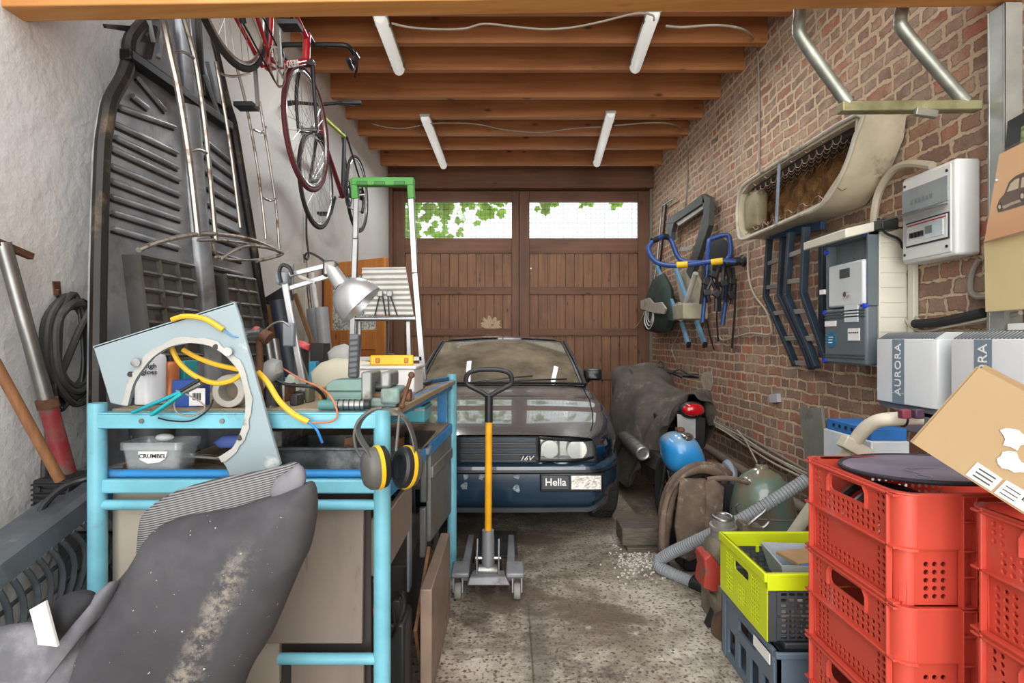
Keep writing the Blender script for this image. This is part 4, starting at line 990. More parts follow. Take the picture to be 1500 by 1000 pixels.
text('label_lettering', 'CRUMBEL', c+V((.010, -.0612, .063)), (1, 0, 0), (0, 0, 1), .012, BLACK, tb, .0006, bold=.012, sx=1.15)
MB().sph(c+V((.01, 0, .112)), (.03, .02, .012), 10, 6).build('crumpled_tissue', PAPER, tb)
wr = thing('socket_wrench', 'chrome socket wrench lying on the workbench shelf behind the clear tub', 'wrench', P(310, 690, 1.95))
a, b = V((-1.17, 1.96, .852)), V((-1.02, 1.92, .852)); MB().cyl(a, b, .013).build('shaft', CHROME, wr); MB().cyl(b, b+V((.055, -.015, 0)), .02).build('socket', CHROME, wr)
ty = MB(); 
o_ = [(-.73, 1.74), (-.43, 1.74), (-.43, 1.98), (-.73, 1.98)]
ty.box((-.745, 1.73, .835), (-.425, 1.738, .925)).box((-.745, 1.99, .835), (-.425, 1.998, .925)).box((-.745, 1.73, .835), (-.737, 1.998, .925)).box((-.433, 1.73, .835), (-.425, 1.998, .925)).box((-.745, 1.73, .835), (-.425, 1.998, .842)).box((-.76, 1.715, .922), (-.41, 1.735, .932))
ty.build('metal_trough', M('dull_trough', '#5b5f60', .45, .6, var=.45, sc=14, dirt='#a2a5a5', damt=.35), None, 'dull dark metal trough on the workbench shelf left of the ear defenders', 'trough', bevel=.002)
MB().prism([(-.565, 1.8, .86), (-.52, 1.8, .86), (-.51, 1.8, .955), (-.545, 1.8, .945)], (0, .02, 0)).build('wooden_wedge', BROWNWOOD, None, 'small wooden wedge sticking out of the dull metal trough', 'wedge')
MB().pillow([P(x, y, 1.9) for x, y in ((312, 648), (325, 638), (345, 636), (372, 640), (360, 650), (340, 656), (322, 656))], P(340, 647, 1.9), .02).build('rubber_glove', M('glove_blue', '#5f76c4', .6), None, 'blue rubber glove under the workbench top behind the fender arch', 'glove')
MB().box((-.90, 1.86, .835), (-.78, 2.06, .96)).build('screw_rack', M('rack_mixed', '#8d8d88', .6, var=.5, sc=30), None, 'grey sectioned box of small parts on the shelf behind the fender', 'parts box', bevel=.004)
tbx = thing('tin_box', 'flat turquoise tin box under the workbench top by the right rear post', 'tin', (-.47, 2.45, .93))
MB().box((-.56, 2.36, .915), (-.372, 2.56, .985)).build('box', M('tin_turquoise', '#4fb2c0', .35), tbx, bevel=.006); MB().box((-.563, 2.357, .965), (-.369, 2.563, .972)).build('lid_seam', STEEL, tbx)
MB().box((-.62, 2.2, .832), (-.36, 2.62, .838)).build('steel_plate', DARKSTEEL, tbx)
for q, (x, y, r, h, m, l) in enumerate(((-.55, 2.25, .03, .05, STEEL, 'steel'), (-.47, 2.24, .035, .035, RUST, 'rusty'), (-.42, 2.30, .028, .045, DARKSTEEL, 'dark'))):
    MB().lathe([(r*.6, 0), (r, 0), (r, h), (r*.6, h), (r*.6, 0)], (x, y, .8385), (0, 0, 1), 20).build('bearing_ring', m, None, l+' ring lying on the workbench shelf in front of the tin box', 'ring')

# ---- on top of the bench
ZTOP = 1.058
def T(px, Y): return V(((px-CX)/F*Y, Y, ZTOP))
sc1 = thing('spray_can', 'white high gloss spray paint can seen through the fender arch', 'spray can', T(221, 1.80))
c = T(221, 1.80)
MB().lathe([(.036, 0), (.0445, .004), (.0445, .150), (.040, .162), (.022, .168)], c, n=28).build('can', M('can_white', '#e6e8ea', .3, var=.02), sc1); MB().lathe([(.018, .166), (.02, .172), (.018, .195), (.001, .2)], c).build('cap', WHITE, sc1)
for i, (b_, zz) in enumerate((('High', .128), ('gloss', .108))): text('can_lettering', b_, c+V((.0215, -.0398, zz)), (.87, .49, 0), (0, 0, 1), .015, BLACK, sc1, .0008, bold=.01)
sc2 = thing('aerosol_can', 'slim copper coloured aerosol can beside the white spray can', 'aerosol', T(250, 1.84)); c = T(250, 1.84)
MB().lathe([(.022, 0), (.025, .004), (.025, .13), (.02, .138), (.01, .142)], c).build('can', M('can_copper', '#b5693a', .35, .3), sc2); MB().cyl(c+V((0, 0, .14)), c+V((0, 0, .16)), .012).build('cap', BLACK, sc2)
MB().box(T(262, 1.88), T(290, 1.96)+V((0, 0, .14))).build('teal_box', M('box_teal', '#2f9ea6', .5), None, 'teal cardboard box standing behind the blue box on the workbench', 'box', bevel=.002)
bb = thing('blue_box', 'blue box with a white barcode label inside the fender arch', 'box', T(282, 1.74)); a, b = T(252, 1.72), T(308, 1.80)
MB().box(a, b+V((0, 0, .085))).build('carton', M('carton_blue', '#2c4f9e', .5), bb, bevel=.002); MB().box((a.x+.055, a.y-.002, a.z+.005), (a.x+.105, a.y, a.z+.06)).build('label', PAPER, bb)
for k in range(9): MB().box((a.x+.066+.003*k, a.y-.003, a.z+.022), (a.x+.0672+.003*k+(.0008 if k % 3 else 0), a.y-.0018, a.z+.045)).build('barcode_bar', BLACK, bb)
brg = thing('bearing', 'thick round pale metal ring standing inside the fender arch', 'bearing', T(334, 1.70)); c = P(334, 583, 1.70); c.z = ZTOP+.052
MB().lathe([(.031, 0), (.05, .002), (.052, .01), (.052, .05), (.031, .05), (.031, 0)], c, (0, 1, 0), 36).build('outer_ring', M('cast_ring', '#b3aea4', .6, dirt='#8a7f6e', damt=.3), brg); MB().cyl(c+V((0, .044, 0)), c+V((0, .049, 0)), .031).build('core', M('ring_core', '#6e6253', .8), brg)
pl_ = thing('pliers', 'teal handled wire strippers lying on the front rail of the workbench', 'pliers', P(240, 606, 1.62))
YP = 1.615
MB().bar(P(194, 604, YP), P(268, 573, YP), .010, .022, (0, 1, 0)).build('handle', TEAL, pl_, bevel=.004); MB().bar(P(222, 608, YP-.012), P(268, 576, YP-.012), .010, .024, (0, 1, 0)).build('handle', TEAL, pl_, bevel=.004)
MB().bar(P(264, 577, YP), P(296, 561, YP), .012, .02, (0, 1, 0)).build('jaw', STEEL, pl_, bevel=.003); MB().bar(P(264, 573, YP-.01), P(292, 556, YP-.01), .010, .008, (0, 1, 0)).build('jaw', DARKSTEEL, pl_, bevel=.003)
YCAB = M('yellow_cable', '#e6b42a', .5)
cable('yellow_cable', [P(252, 468, 1.565), P(272, 463, 1.562), P(300, 467, 1.562), P(327, 483, 1.565)], .0075, YCAB, 'yellow cable draped over the top edge of the fender')
cable('blue_wire', [P(327, 483, 1.565), P(338, 491, 1.57), P(352, 494, 1.58), P(362, 490, 1.62)], .0025, M('wire_blue', '#4f8fb8', .5), 'thin blue wire coming out of the yellow cable end on the fender', 5, 'wire')
cable('yellow_cable', [P(250, 506, 1.62), P(262, 530, 1.62), P(285, 550, 1.62), P(315, 561, 1.62), P(340, 557, 1.62), P(353, 548, 1.62)], .0075, YCAB, 'yellow cable curving deepest through the fender arch')
cable('yellow_cable', [P(268, 512, 1.64), P(290, 524, 1.64), P(318, 534, 1.64), P(350, 541, 1.64)], .0075, YCAB, 'upper yellow cable crossing the fender arch')
cable('yellow_cable', [P(378, 545, 1.64), P(392, 560, 1.63), P(410, 588, 1.62), P(430, 606, 1.61), P(452, 618, 1.605)], .0085, YCAB, 'thick yellow cable hanging over the workbench rail right of the fender')
cable('blue_wire', [P(452, 618, 1.605), P(463, 628, 1.605), P(468, 638, 1.61), P(472, 648, 1.62)], .004, M('wire_blue2', '#2f86d0', .5), 'blue wire end hanging below the workbench rail', 5, 'wire')
cable('copper_wire', [P(392, 530, 1.8), P(415, 540, 1.78), P(440, 555, 1.72), P(466, 566, 1.68), P(484, 580, 1.63), P(494, 604, 1.615), P(486, 617, 1.61), P(455, 619, 1.61)], .003, M('wire_copper', '#b7714f', .4), 'thin copper coloured wire looping over the workbench rail', 6, 'wire')
cable('grey_wire', [P(258, 572, 1.62), P(275, 578, 1.61), P(300, 595, 1.61), P(285, 608, 1.61), P(262, 606, 1.61), P(255, 592, 1.61), P(262, 575, 1.61)], .0025, CABLE, 'thin grey wire loop in front of the blue box', 6, 'wire')
cable('black_wire', [P(232, 612, 1.615), P(250, 616, 1.612), P(280, 616, 1.612), P(305, 600, 1.614), P(312, 585, 1.63)], .0025, BLACK, 'thin black wire drooping over the rail below the wire strippers', 6, 'wire')
cable('black_lead', [P(395, 550, 1.75), P(420, 563, 1.75), P(455, 566, 1.75), P(470, 575, 1.78), P(478, 590, 1.8)], .006, BLACK, 'black lead across the workbench at the foot of the desk lamp', 6, 'cable')
tf = thing('pipe_fitting', 'brass and steel pipe fitting with a red plug standing above the fender corner', 'fitting', T(372, 1.72))
YT = 1.72
MB().cyl(P(358, 492, YT), P(384, 488, YT), .018).build('body', STEEL, tf); MB().sph(P(376, 484, YT), .014, 12, 8).build('plug', M('dull_red', '#a5544a', .5), tf); MB().cyl(P(384, 490, YT), P(394, 496, YT), .022).build('nut', RUST, tf)
MB().cyl(P(380, 496, YT), T(382, YT), .010).build('stem', RUST, tf); MB().tube([P(388, 484, YT), P(400, 474, YT), P(414, 471, YT), P(424, 478, YT)], .003, 6, 4).build('lever', STEEL, tf)
ag = thing('power_tool', 'grey power tool lying beside the fender corner on the workbench', 'power tool', T(400, 1.75)); YG = 1.75
MB().pillow([P(x, y, YG) for x, y in ((372, 560), (380, 535), (398, 524), (412, 528), (414, 545), (404, 558), (392, 575), (378, 580))], P(394, 552, YG), .035).build('housing', M('tool_grey', '#8f918d', .5, dirt='#5b544a', damt=.3), ag); MB().cyl(P(398, 560, YG), T(400, YG), .03).build('gearbox', DARKSTEEL, ag)
MB().pillow([P(x, y, YG-.03) for x, y in ((386, 600), (398, 592), (414, 600), (416, 610), (400, 620), (386, 616))], P(400, 606, YG-.03), .03).build('guard', STEEL, ag)
for (x0, x1, y0, y1, h, m, l) in ((424, 446, 1.76, 1.82, .035, DARKSTEEL, 'dark steel bracket lying on the workbench between the fender and the vise'), (446, 462, 1.84, 1.9, .05, M('olive_tin', '#5d5a45', .5), 'small olive tin on the workbench behind the copper wire'), (416, 434, 1.88, 1.96, .06, RUST, 'rusty block on the workbench in front of the lamp clamp'), (466, 482, 1.92, 2.0, .045, M('ochre_cap', '#b0803c', .5), 'small ochre box on the workbench left of the vise')):
    MB().box(T(x0, y0), T(x1, y1)+V((0, 0, h))).build('small_box' if 'box' in l or 'tin' in l else 'metal_block', m, None, l, 'box' if 'box' in l or 'tin' in l else 'metal block', bevel=.004)
# desk lamp
LW = M('lamp_silver', '#c3c5c6', .35, .7, var=.05)
lp = thing('desk_lamp', 'silver jointed desk lamp with a dome shade clamped to the workbench', 'lamp', T(445, 1.98)); YLp = 1.98; L_ = lambda x, y, d=0: P(x, y, YLp+d)
MB().box(T(430, 1.94), T(462, 2.02)+V((0, 0, .03))).build('clamp_base', DARKSTEEL, lp, bevel=.004)
for d in (-.016, .016): MB().bar(L_(448, 585, d), L_(417, 415, d), .022, .012, (0, 1, 0)).build('lower_arm', LW, lp, bevel=.003)
MB().bar(L_(462, 588, .01), L_(432, 505, .01), .012, .012, (0, 1, 0)).build('spring', STEEL, lp)
MB().obox(L_(424, 490, -.03), (.04, .03, .085)).build('transformer', GREYP, lp, bevel=.006)
MB().obox(L_(416, 408), (.045, .06, .05)).build('elbow', GREYP, lp, bevel=.012); MB().tube([L_(412, 414, -.03), L_(409, 398, -.03), L_(414, 388, -.03), L_(424, 392, -.03), L_(428, 402, -.03)], .007, 6, 4).build('elbow_cable', BLACK, lp)
MB().bar(L_(416, 404), L_(484, 388), .018, .014, (0, 1, 0)).build('upper_arm', LW, lp, bevel=.003); MB().bar(L_(418, 424), L_(488, 402), .018, .014, (0, 1, 0)).build('upper_arm', LW, lp, bevel=.003)
MB().bar(L_(438, 404, -.012), L_(462, 414, -.012), .010, .010, (0, 1, 0)).build('spring', STEEL, lp)
MB().obox(L_(485, 394), (.05, .05, .06)).build('head_joint', STEEL, lp, bevel=.01)
ap, rc = L_(499, 417, -.02), L_(530, 447, -.012); ax = (rc-ap).normalized(); R0 = .0885
MB().cyl(L_(484, 392), ap+ax*.01, .026, .03).build('neck', LW, lp)
D_ = (rc-ap).length
po = [(R0*math.sin(t*PI/2/10)**.85, D_*(1-math.cos(t*PI/2/10))) for t in range(1, 11)]
MB().lathe([(.001, 0)]+po+[(R0-.003, D_)]+[(r*.96, h+.004) for r, h in reversed(po[:-1])]+[(.001, .006)], ap, ax, 40).build('shade', LW, lp)
MB().sph(ap+ax*D_*.65, .028, 14, 9).build('bulb', M('bulb_white', '#e9e9e4', .3), lp)
# vise
VG = M('vise_green', '#6f8c84', .5, dirt='#77726a', damt=.4, dsc=10); VS = M('vise_jaw', '#8b8d88', .5, .5, dirt='#6a5a48', damt=.35)
vs_ = thing('bench_vise', 'worn green bench vise bolted to the workbench corner', 'vise', T(540, 1.76)); YV = 1.76; z0 = ZTOP
X_ = lambda px: (px-748)/F*YV
Zp = lambda py: EYE-(py-500)/F*YV
MB().box((X_(490), YV-.05, z0), (X_(585), YV+.07, z0+.03)).build('base', VG, vs_, bevel=.008)
MB().box((X_(484), YV-.04, Zp(588)), (X_(550), YV+.05, Zp(571))).build('body', VG, vs_, bevel=.008)
MB().loft([[V((x, YV-.045+.01*k, z)) for x, z in ((X_(484), Zp(571)), (X_(484+k*3), Zp(562)), (X_(494+k*2), Zp(555)), (X_(537), Zp(554)), (X_(540), Zp(571)))] for k in (0,)]+[[V((x, YV+.06, z)) for x, z in ((X_(484), Zp(571)), (X_(484), Zp(562)), (X_(494), Zp(555)), (X_(537), Zp(554)), (X_(540), Zp(571)))]]).build('slide_housing', VG, vs_, bevel=.004)
MB().box((X_(536), YV-.06, Zp(584)), (X_(551), YV+.07, Zp(543))).build('rear_jaw', VS, vs_, bevel=.006)
MB().box((X_(563), YV-.06, z0+.01), (X_(590), YV+.07, Zp(566))).build('front_jaw', VG, vs_, bevel=.010)
MB().box((X_(563), YV-.06, Zp(566)), (X_(578), YV+.07, Zp(543))).build('front_jaw_cap', VS, vs_, bevel=.008)
MB().cyl((X_(551), YV, Zp(566)), (X_(566), YV, Zp(566)), .016).build('guide_bar', DARKSTEEL, vs_)
MB().cyl((X_(545), YV-.02, Zp(578)), (X_(600), YV-.02, Zp(578)), .011).cyl((X_(594), YV-.02, Zp(578)), (X_(604), YV-.02, Zp(578)), .02).build('screw', RUST, vs_)
hp_ = MB(); a, b = V((X_(592), YV-.04, Zp(592))), V((X_(606), YV-.04, Zp(548))); hp_.cyl(a, b, .006).sph(a, .011, 10, 6).sph(b, .011, 10, 6); hp_.build('tommy_bar', RUST, vs_)
gr = thing('die_grinder', 'teal and grey cylindrical tool lying on the front edge below the vise', 'tool', P(505, 612, 1.67)); zg = ZTOP+.014
xx = lambda px: (px-748)/F*1.67
MB().cyl((xx(468), 1.67, zg), (xx(492), 1.67, zg), .0155).build('grip', M('grip_teal', '#4d7f7b', .6), gr); MB().cyl((xx(492), 1.67, zg), (xx(534), 1.67, zg), .0165).build('barrel', STEEL, gr); MB().cyl((xx(534), 1.67, zg), (xx(542), 1.67, zg), .014).build('tip', BLACK, gr)
for k in range(5): MB().cyl((xx(496+8*k), 1.67, zg), (xx(497.5+8*k), 1.67, zg), .0175).build('ring', DARKSTEEL, gr)
br = thing('plastic_holder', 'upright dark ribbed plastic holder standing on the bench vise', 'holder', P(519, 553, 1.78))
a, b = P(518, 553, 1.78), P(520, 489, 1.78); MB().bar(a, b, .032, .03, (0, 1, 0)).build('case', M('holder_grey', '#54585f', .5), br, bevel=.006)
for k in range(7): MB().bar(a.lerp(b, .1+.125*k)+V((-.012, -.016, 0)), a.lerp(b, .1+.125*k)+V((.014, -.016, .003)), .006, .004, (0, 1, 0)).build('rib', BLACK, br)
wbx = thing('white_box', 'white plastic box on the workbench behind the vise', 'box', T(575, 2.2))
MB().box((T(534, 2.2).x, 2.12, ZTOP), (T(612, 2.2).x, 2.34, ZTOP+.10)).build('box', WHITE, wbx, bevel=.008); MB().box((T(531, 2.2).x, 2.11, ZTOP+.10), (T(615, 2.2).x, 2.35, ZTOP+.112)).build('lid', WHITE, wbx, bevel=.004)
lv = thing('spirit_level', 'short yellow spirit level lying on the white box', 'spirit level', T(573, 2.2)); a, b = V((T(544, 2.2).x, 2.18, ZTOP+.132)), V((T(606, 2.2).x, 2.2, ZTOP+.132))
MB().bar(a, b, .03, .04).build('body', YELLOW, lv, bevel=.006)
for t in (.15, .8): MB().bar(a.lerp(b, t)+V((0, -.016, 0)), a.lerp(b, t+.09)+V((0, -.016, 0)), .014, .02).build('vial_window', M('vial_orange', '#b36d1c', .4), lv, bevel=.003)
MB().sph(V((T(572, 2.3).x, 2.3, ZTOP+.13)), (.04, .03, .028), 14, 8).build('wire_ball', DARKSTEEL, None, 'dark ball of wire behind the yellow spirit level', 'wire')
MB().box((T(588, 1.95).x, 1.9, ZTOP), (T(606, 1.95).x, 1.97, ZTOP+.028)).build('clear_case', M('violet_case', '#a9a8cf', .3), None, 'small violet clear case by the vise handle', 'case', bevel=.003)
pr2 = thing('pliers', 'dark blue handled pliers lying on the bare rear corner of the workbench', 'pliers', T(630, 2.62))
MB().bar((T(622, 2.6).x, 2.62, ZTOP+.012), (T(652, 2.6).x, 2.74, ZTOP+.02), .02, .022).build('handle', M('navy_handle', '#2b4f6d', .5), pr2, bevel=.006); MB().bar((T(612, 2.5).x, 2.42, ZTOP+.01), (T(628, 2.6).x, 2.62, ZTOP+.012), .03, .018).build('jaw', DARKSTEEL, pr2, bevel=.005)
MB().torus((T(616, 2.4).x, 2.36, ZTOP+.012), (0, 0, 1), .022, .006).build('shackle', STEEL, None, 'small steel shackle on the workbench in front of the navy pliers', 'shackle')
CREAM = M('cream_plastic', '#d9d3bd', .5, var=.04)
MB().pillow([P(x, y, 2.35) for x, y in ((455, 545), (470, 531), (492, 524), (515, 526), (545, 530), (548, 575), (500, 585), (460, 580))], P(502, 555, 2.35), .03).build('cream_panel', CREAM, None, 'cream curved plastic panel standing behind the vise', 'panel')
MB().box((T(452, 2.3).x, 2.38, ZTOP), (T(548, 2.3).x, 2.5, ZTOP+.06)).build('grey_case', GREYP, None, 'grey case under the cream panel', 'case', bevel=.006)
MB().box(T(455, 2.62), T(484, 2.72)+V((0, 0, .20))).build('black_carton', BLACK, None, 'black carton standing behind the cream panel', 'carton', bevel=.003)
MB().pillow([P(x, y, 2.66) for x, y in ((432, 498), (444, 499), (455, 505), (454, 514), (440, 512), (432, 510))], P(443, 506, 2.66), .03).build('red_pouch', M('coral_red', '#d8545a', .5), None, 'coral red plastic pouch beside the desk lamp post', 'pouch')
MB().box(T(430, 2.6), T(453, 2.72)+V((0, 0, .18))).build('storage_box', M('box_grey_dark', '#56585a', .6), None, 'dark box on the workbench under the coral red pouch', 'box', bevel=.004)
MB().box(T(452, 2.5), T(468, 2.55)+V((0, 0, .115))).build('blue_clip_box', M('cyan_box', '#2c93b8', .45), None, 'small cyan plastic box right of the desk lamp post', 'box', bevel=.003)
MB().pillow([P(x, y, 2.5) for x, y in ((480, 516), (490, 507), (505, 503), (516, 508), (518, 540), (484, 540))], P(499, 522, 2.5), .04).build('grey_cover', M('cover_pale', '#b5b6b2', .5), None, 'pale grey moulded cover behind the ribbed plastic holder', 'cover')
MB().pillow([P(x, y, 2.1) for x, y in ((412, 590), (414, 565), (424, 548), (436, 550), (442, 570), (440, 592))], P(427, 574, 2.1), .04).build('plastic_sack', M('sack_green', '#c8d4c4', .6, var=.3, dirt='#3d7a4a', damt=.4), None, 'white and green plastic sack at the foot of the desk lamp', 'sack')
MB().box(T(396, 2.2), T(414, 2.3)+V((0, 0, .13))).build('toolbox', M('toolbox_blue', '#236a92', .5), None, 'blue plastic toolbox left of the desk lamp foot', 'toolbox', bevel=.005)
for i, (x, l) in enumerate(((404, 'left'), (414, 'right'))): MB().cyl(T(x, 2.4), P(x-12, 496, 2.4), .016).build('metal_tube', STEEL, None, 'short steel tube standing behind the blue toolbox, %s one' % l, 'tube')

# ---- bumper cover and engine block at the left
BUM = M('bumper_black', '#4d5357', .45, var=.2, dirt='#7d848a', damt=.25)
bm_ = thing('bumper_cover', 'grey black plastic bumper cover with curved slats at the left edge', 'bumper', (-1.4, 1.6, .0))
A, B = V((-1.34, 1.22, .615)), V((-1.345, 1.86, .80))
def bq(t, z, o=0): p = A.lerp(B, t); return V((p.x+o, p.y, p.z+z))
rings = []
for i in range(9):
    t = -.2+1.2*i/8; rings.append([bq(t, 0, -.14), bq(t, .012, -.02), bq(t, 0, .0), bq(t, -.055, .012), bq(t, -.06, -.01), bq(t, -.02, -.14)])
MB().loft(rings).build('top_band', BUM, bm_)
MB().loft([[bq(-.2+1.2*i/8, -.27, .012), bq(-.2+1.2*i/8, -.30, .016), bq(-.2+1.2*i/8, -.60, -.0), bq(-.2+1.2*i/8, -.60, -.03), bq(-.2+1.2*i/8, -.27, -.01)] for i in range(9)]).build('lower_band', BUM, bm_)
for i in range(17):
    t = -.06+1.0*i/16; cv = .05+.10*max(0, (t-.3))
    MB().tube([bq(t+cv*math.sin(v_/6*PI)*1.0, -.055-.225*v_/6, .008) for v_ in range(7)], .0085, 6).build('slat', BUM, bm_)
for z in (-.14, -.21): MB().tube([bq(-.15+1.1*i/6, z-.0, -.012) for i in range(7)], .006, 6).build('slat_support', BUM, bm_)
MB().box((-1.55, 1.3, 0), (-1.37, 1.75, .12)).build('foot', BLACK, bm_)
eb = thing('engine_block', 'dusty grey engine part with a black cover behind the bumper cover', 'engine', (-1.47, 1.95, .0))
MB().box((-1.60, 1.90, .60), (-1.28, 2.12, .80)).build('casting', M('cast_alu', '#8b8d8b', .6, .3, dirt='#5b554b', damt=.4), eb, bevel=.015)
for k in range(6): MB().bar((-1.58+.05*k, 1.93, .79), (-1.56+.05*k, 2.12, .80), .02, .015).build('cooling_fin', M('cast_alu', ''), eb, bevel=.003)
eg = MB(); eg.box((-1.545, 1.76, .725), (-1.425, 1.90, .82)); eg.build('black_cover', BLACK, eb, bevel=.010)
for k in range(5): MB().box((-1.54, 1.752, .737+.016*k), (-1.43, 1.76, .743+.016*k)).build('cover_rib', BLACK, eb)
for x in (-1.515, -1.455): MB().cyl((x, 1.748, .79), (x, 1.76, .79), .009).build('cover_screw', DARKSTEEL, eb)
MB().box((-1.58, 1.9, 0), (-1.30, 2.1, .6)).build('pedestal', DARKSTEEL, eb, bevel=.01)
cable('black_tube', [P(54, 765, 1.66), P(66, 738, 1.68), P(95, 712, 1.70), P(130, 700, 1.72), P(170, 690, 1.80), P(210, 690, 1.9)], .010, BLACK, 'black rubber tube arching over the bumper cover to the workbench', 6, 'tube')
bk = thing('dark_bucket', 'dark paint-flecked bucket standing behind the front left post of the workbench', 'bucket', (-1.48, 2.2, .8))
c = V((-1.46, 2.22, .80)); MB().lathe([(.075, 0), (.098, .24), (.103, .245), (.094, .245), (.07, .01)], c, n=28).build('shell', M('bucket_dark', '#45474a', .5, dirt='#b9bcbc', damt=.08, dsc=22), bk)
MB().lathe([(.045, 0), (.05, .12), (.045, .12), (.04, .01)], c+V((-.01, 0, .26)), (0.08, 0, 1)).build('inner_can', STEEL, bk); MB().cyl(c+V((0, 0, .2)), c+V((0, 0, .262)), .05).build('contents', RUST, bk)
MB().box((-1.58, 2.14, 0), (-1.34, 2.36, .80)).build('stand', DARKSTEEL, bk)
MB().box((-1.28, 1.80, .832), (-1.24, 1.92, .86)).build('scrap_metal', RUST, None, 'bits of rusty scrap on the left end of the workbench shelf', 'scrap', bevel=.004)

# ---- dark seat in the left foreground
YS = 1.30
st_ = NT('seat_fabric'); tc = st_.coord(); sp = st_.node('ShaderNodeSeparateXYZ'); st_.l.new(tc, sp.inputs[0])
k = st_.mix(st_.ramp(st_.noise(tc, 5, 5), .3, .7), lin('#3a393c'), lin('#48474a'))
nz = st_.noise(tc, 16, 7, .75); 
a, b = P(392, 775, YS), P(285, 1010, YS); o = P(270, 1250, YS); ux, uz = (b.x-a.x), (b.z-a.z); ln = math.hypot(ux, uz); ux /= ln; uz /= ln
dx = st_.math('SUBTRACT', sp.outputs[0], a.x-o.x); dz = st_.math('SUBTRACT', sp.outputs[2], a.z-0.0)
along = st_.math('ADD', st_.math('MULTIPLY', dx, ux), st_.math('MULTIPLY', dz, uz)); per = st_.math('ABSOLUTE', st_.math('ADD', st_.math('MULTIPLY', dx, -uz), st_.math('MULTIPLY', dz, ux)))
m_ = st_.math('MULTIPLY', st_.ramp(st_.math('SUBTRACT', st_.math('MULTIPLY_ADD', nz, -.075, per), .0), .004, -.034), st_.math('MULTIPLY', st_.ramp(along, -.03, .10), st_.ramp(along, .75, .45)))
k = st_.mix(st_.math('MULTIPLY', m_, st_.ramp(st_.noise(tc, 38, 6, .75), .40, .62)), k, lin('#8f867b'))
k = st_.mix(st_.ramp(st_.noise(tc, 90, 2), .73, .76), k, lin('#b5b0a6')); k = st_.mix(st_.math('MULTIPLY', st_.ramp(st_.noise(tc, 3, 6), .5, .7), .3), k, lin('#6f6e70'))
st_.set(k, .85); st_.bump(st_.math('ADD', st_.noise(tc, 6, 5), st_.math('MULTIPLY', nz, m_)), .35, .02); SEATF = st_.m
ms = NT('striped_mesh_cloth'); tc = ms.coord((1, 1, 1), rot=(0, math.radians(14), 0)); wv = ms.n.new('ShaderNodeTexWave'); ms.l.new(tc, wv.inputs['Vector']); wv.bands_direction = 'Z'; wv.inputs['Scale'].default_value = 62; wv.inputs['Distortion'].default_value = .6
ms.set(ms.mix(ms.ramp(wv.outputs[1], .35, .65), lin('#454447'), lin('#918f8d')), .85); ms.bump(wv.outputs[1], .4, .004); MESHC = ms.m
se = thing('seat', 'dark grey upholstered seat with a striped mesh lining and pale scuffs in the left foreground', 'seat', V((o.x, YS, 0)))
oq = [(60, 1250), (66, 1010), (90, 950), (130, 905), (165, 862), (200, 822), (232, 772), (278, 752), (345, 740), (405, 722), (443, 708), (461, 706), (466, 740), (457, 795), (440, 832), (400, 925), (365, 985), (350, 1060), (345, 1250)]
oq = spline([V((x, y, 0)) for x, y in oq], 3)
MB().pillow([P(p.x, p.y, YS) for p in oq], P(260, 960, YS), .12, .05, 8, 2.4, (0, -1, 0)).build('backrest', SEATF, se, smooth=80)
lq = spline([V((x, y, 0)) for x, y in ((203, 815), (207, 768), (218, 744), (262, 717), (330, 698), (375, 690), (410, 682), (432, 676), (444, 690), (440, 730), (345, 775), (250, 830))], 3)
MB().pillow([P(p.x, p.y, YS+.04) for p in lq], P(320, 750, YS+.04), .05, .05, 6, 2.6, (0, -1, 0)).build('mesh_lining', MESHC, se, smooth=80)
gq = spline([V((x, y, 0)) for x, y in ((404, 700), (425, 688), (436, 680), (446, 690), (446, 710), (430, 726), (404, 734), (395, 720))], 2)
MB().pillow([P(p.x, p.y, YS-.01) for p in gq], P(420, 708, YS-.01), .014, .03, 5, 2.4, (0, -1, 0)).build('trim_panel', M('grey_vinyl', '#737276', .5), se, smooth=80, label='smooth light grey vinyl corner')
cq = spline([V((x, y, 0)) for x, y in ((-45, 1250), (-48, 960), (-25, 925), (40, 915), (90, 925), (150, 860), (168, 855), (150, 900), (120, 960), (110, 1250))], 3)
MB().pillow([P(p.x, p.y, YS-.08) for p in cq], P(20, 1080, YS-.08), .05, .08, 6, 2.6, (0, -1, 0)).build('cushion', M('seat_side', '#6b6b70', .85, var=.1, dirt='#8e8d90', damt=.3), se, smooth=80)
dq_ = spline([V((x, y, 0)) for x, y in ((72, 930), (74, 890), (100, 868), (130, 866), (138, 880), (115, 912), (92, 942))], 3)
MB().pillow([P(p.x, p.y, YS-.10) for p in dq_], P(104, 902, YS-.10), .03, .03, 5, 2.2, (0, -1, 0)).build('dark_bolster', M('seat_dark', '#2b2b2e', .85), se, smooth=80)
MB().prism([P(x, y, YS-.16) for x, y in ((43, 893), (66, 880), (84, 947), (55, 944), (54, 934))], (0, .006, 0)).build('tag', PAPER, se, label='white fabric tag')
# ================================================================ right wall
GALV = M('galvanised', '#8f9288', .42, .7, var=.25, sc=10, dirt='#7d7350', damt=.3)
BGE = M('beige_enclosure', '#cfcbbb', .5, var=.04)
WHT = M('white_enclosure', '#d9d9d4', .4, var=.03)
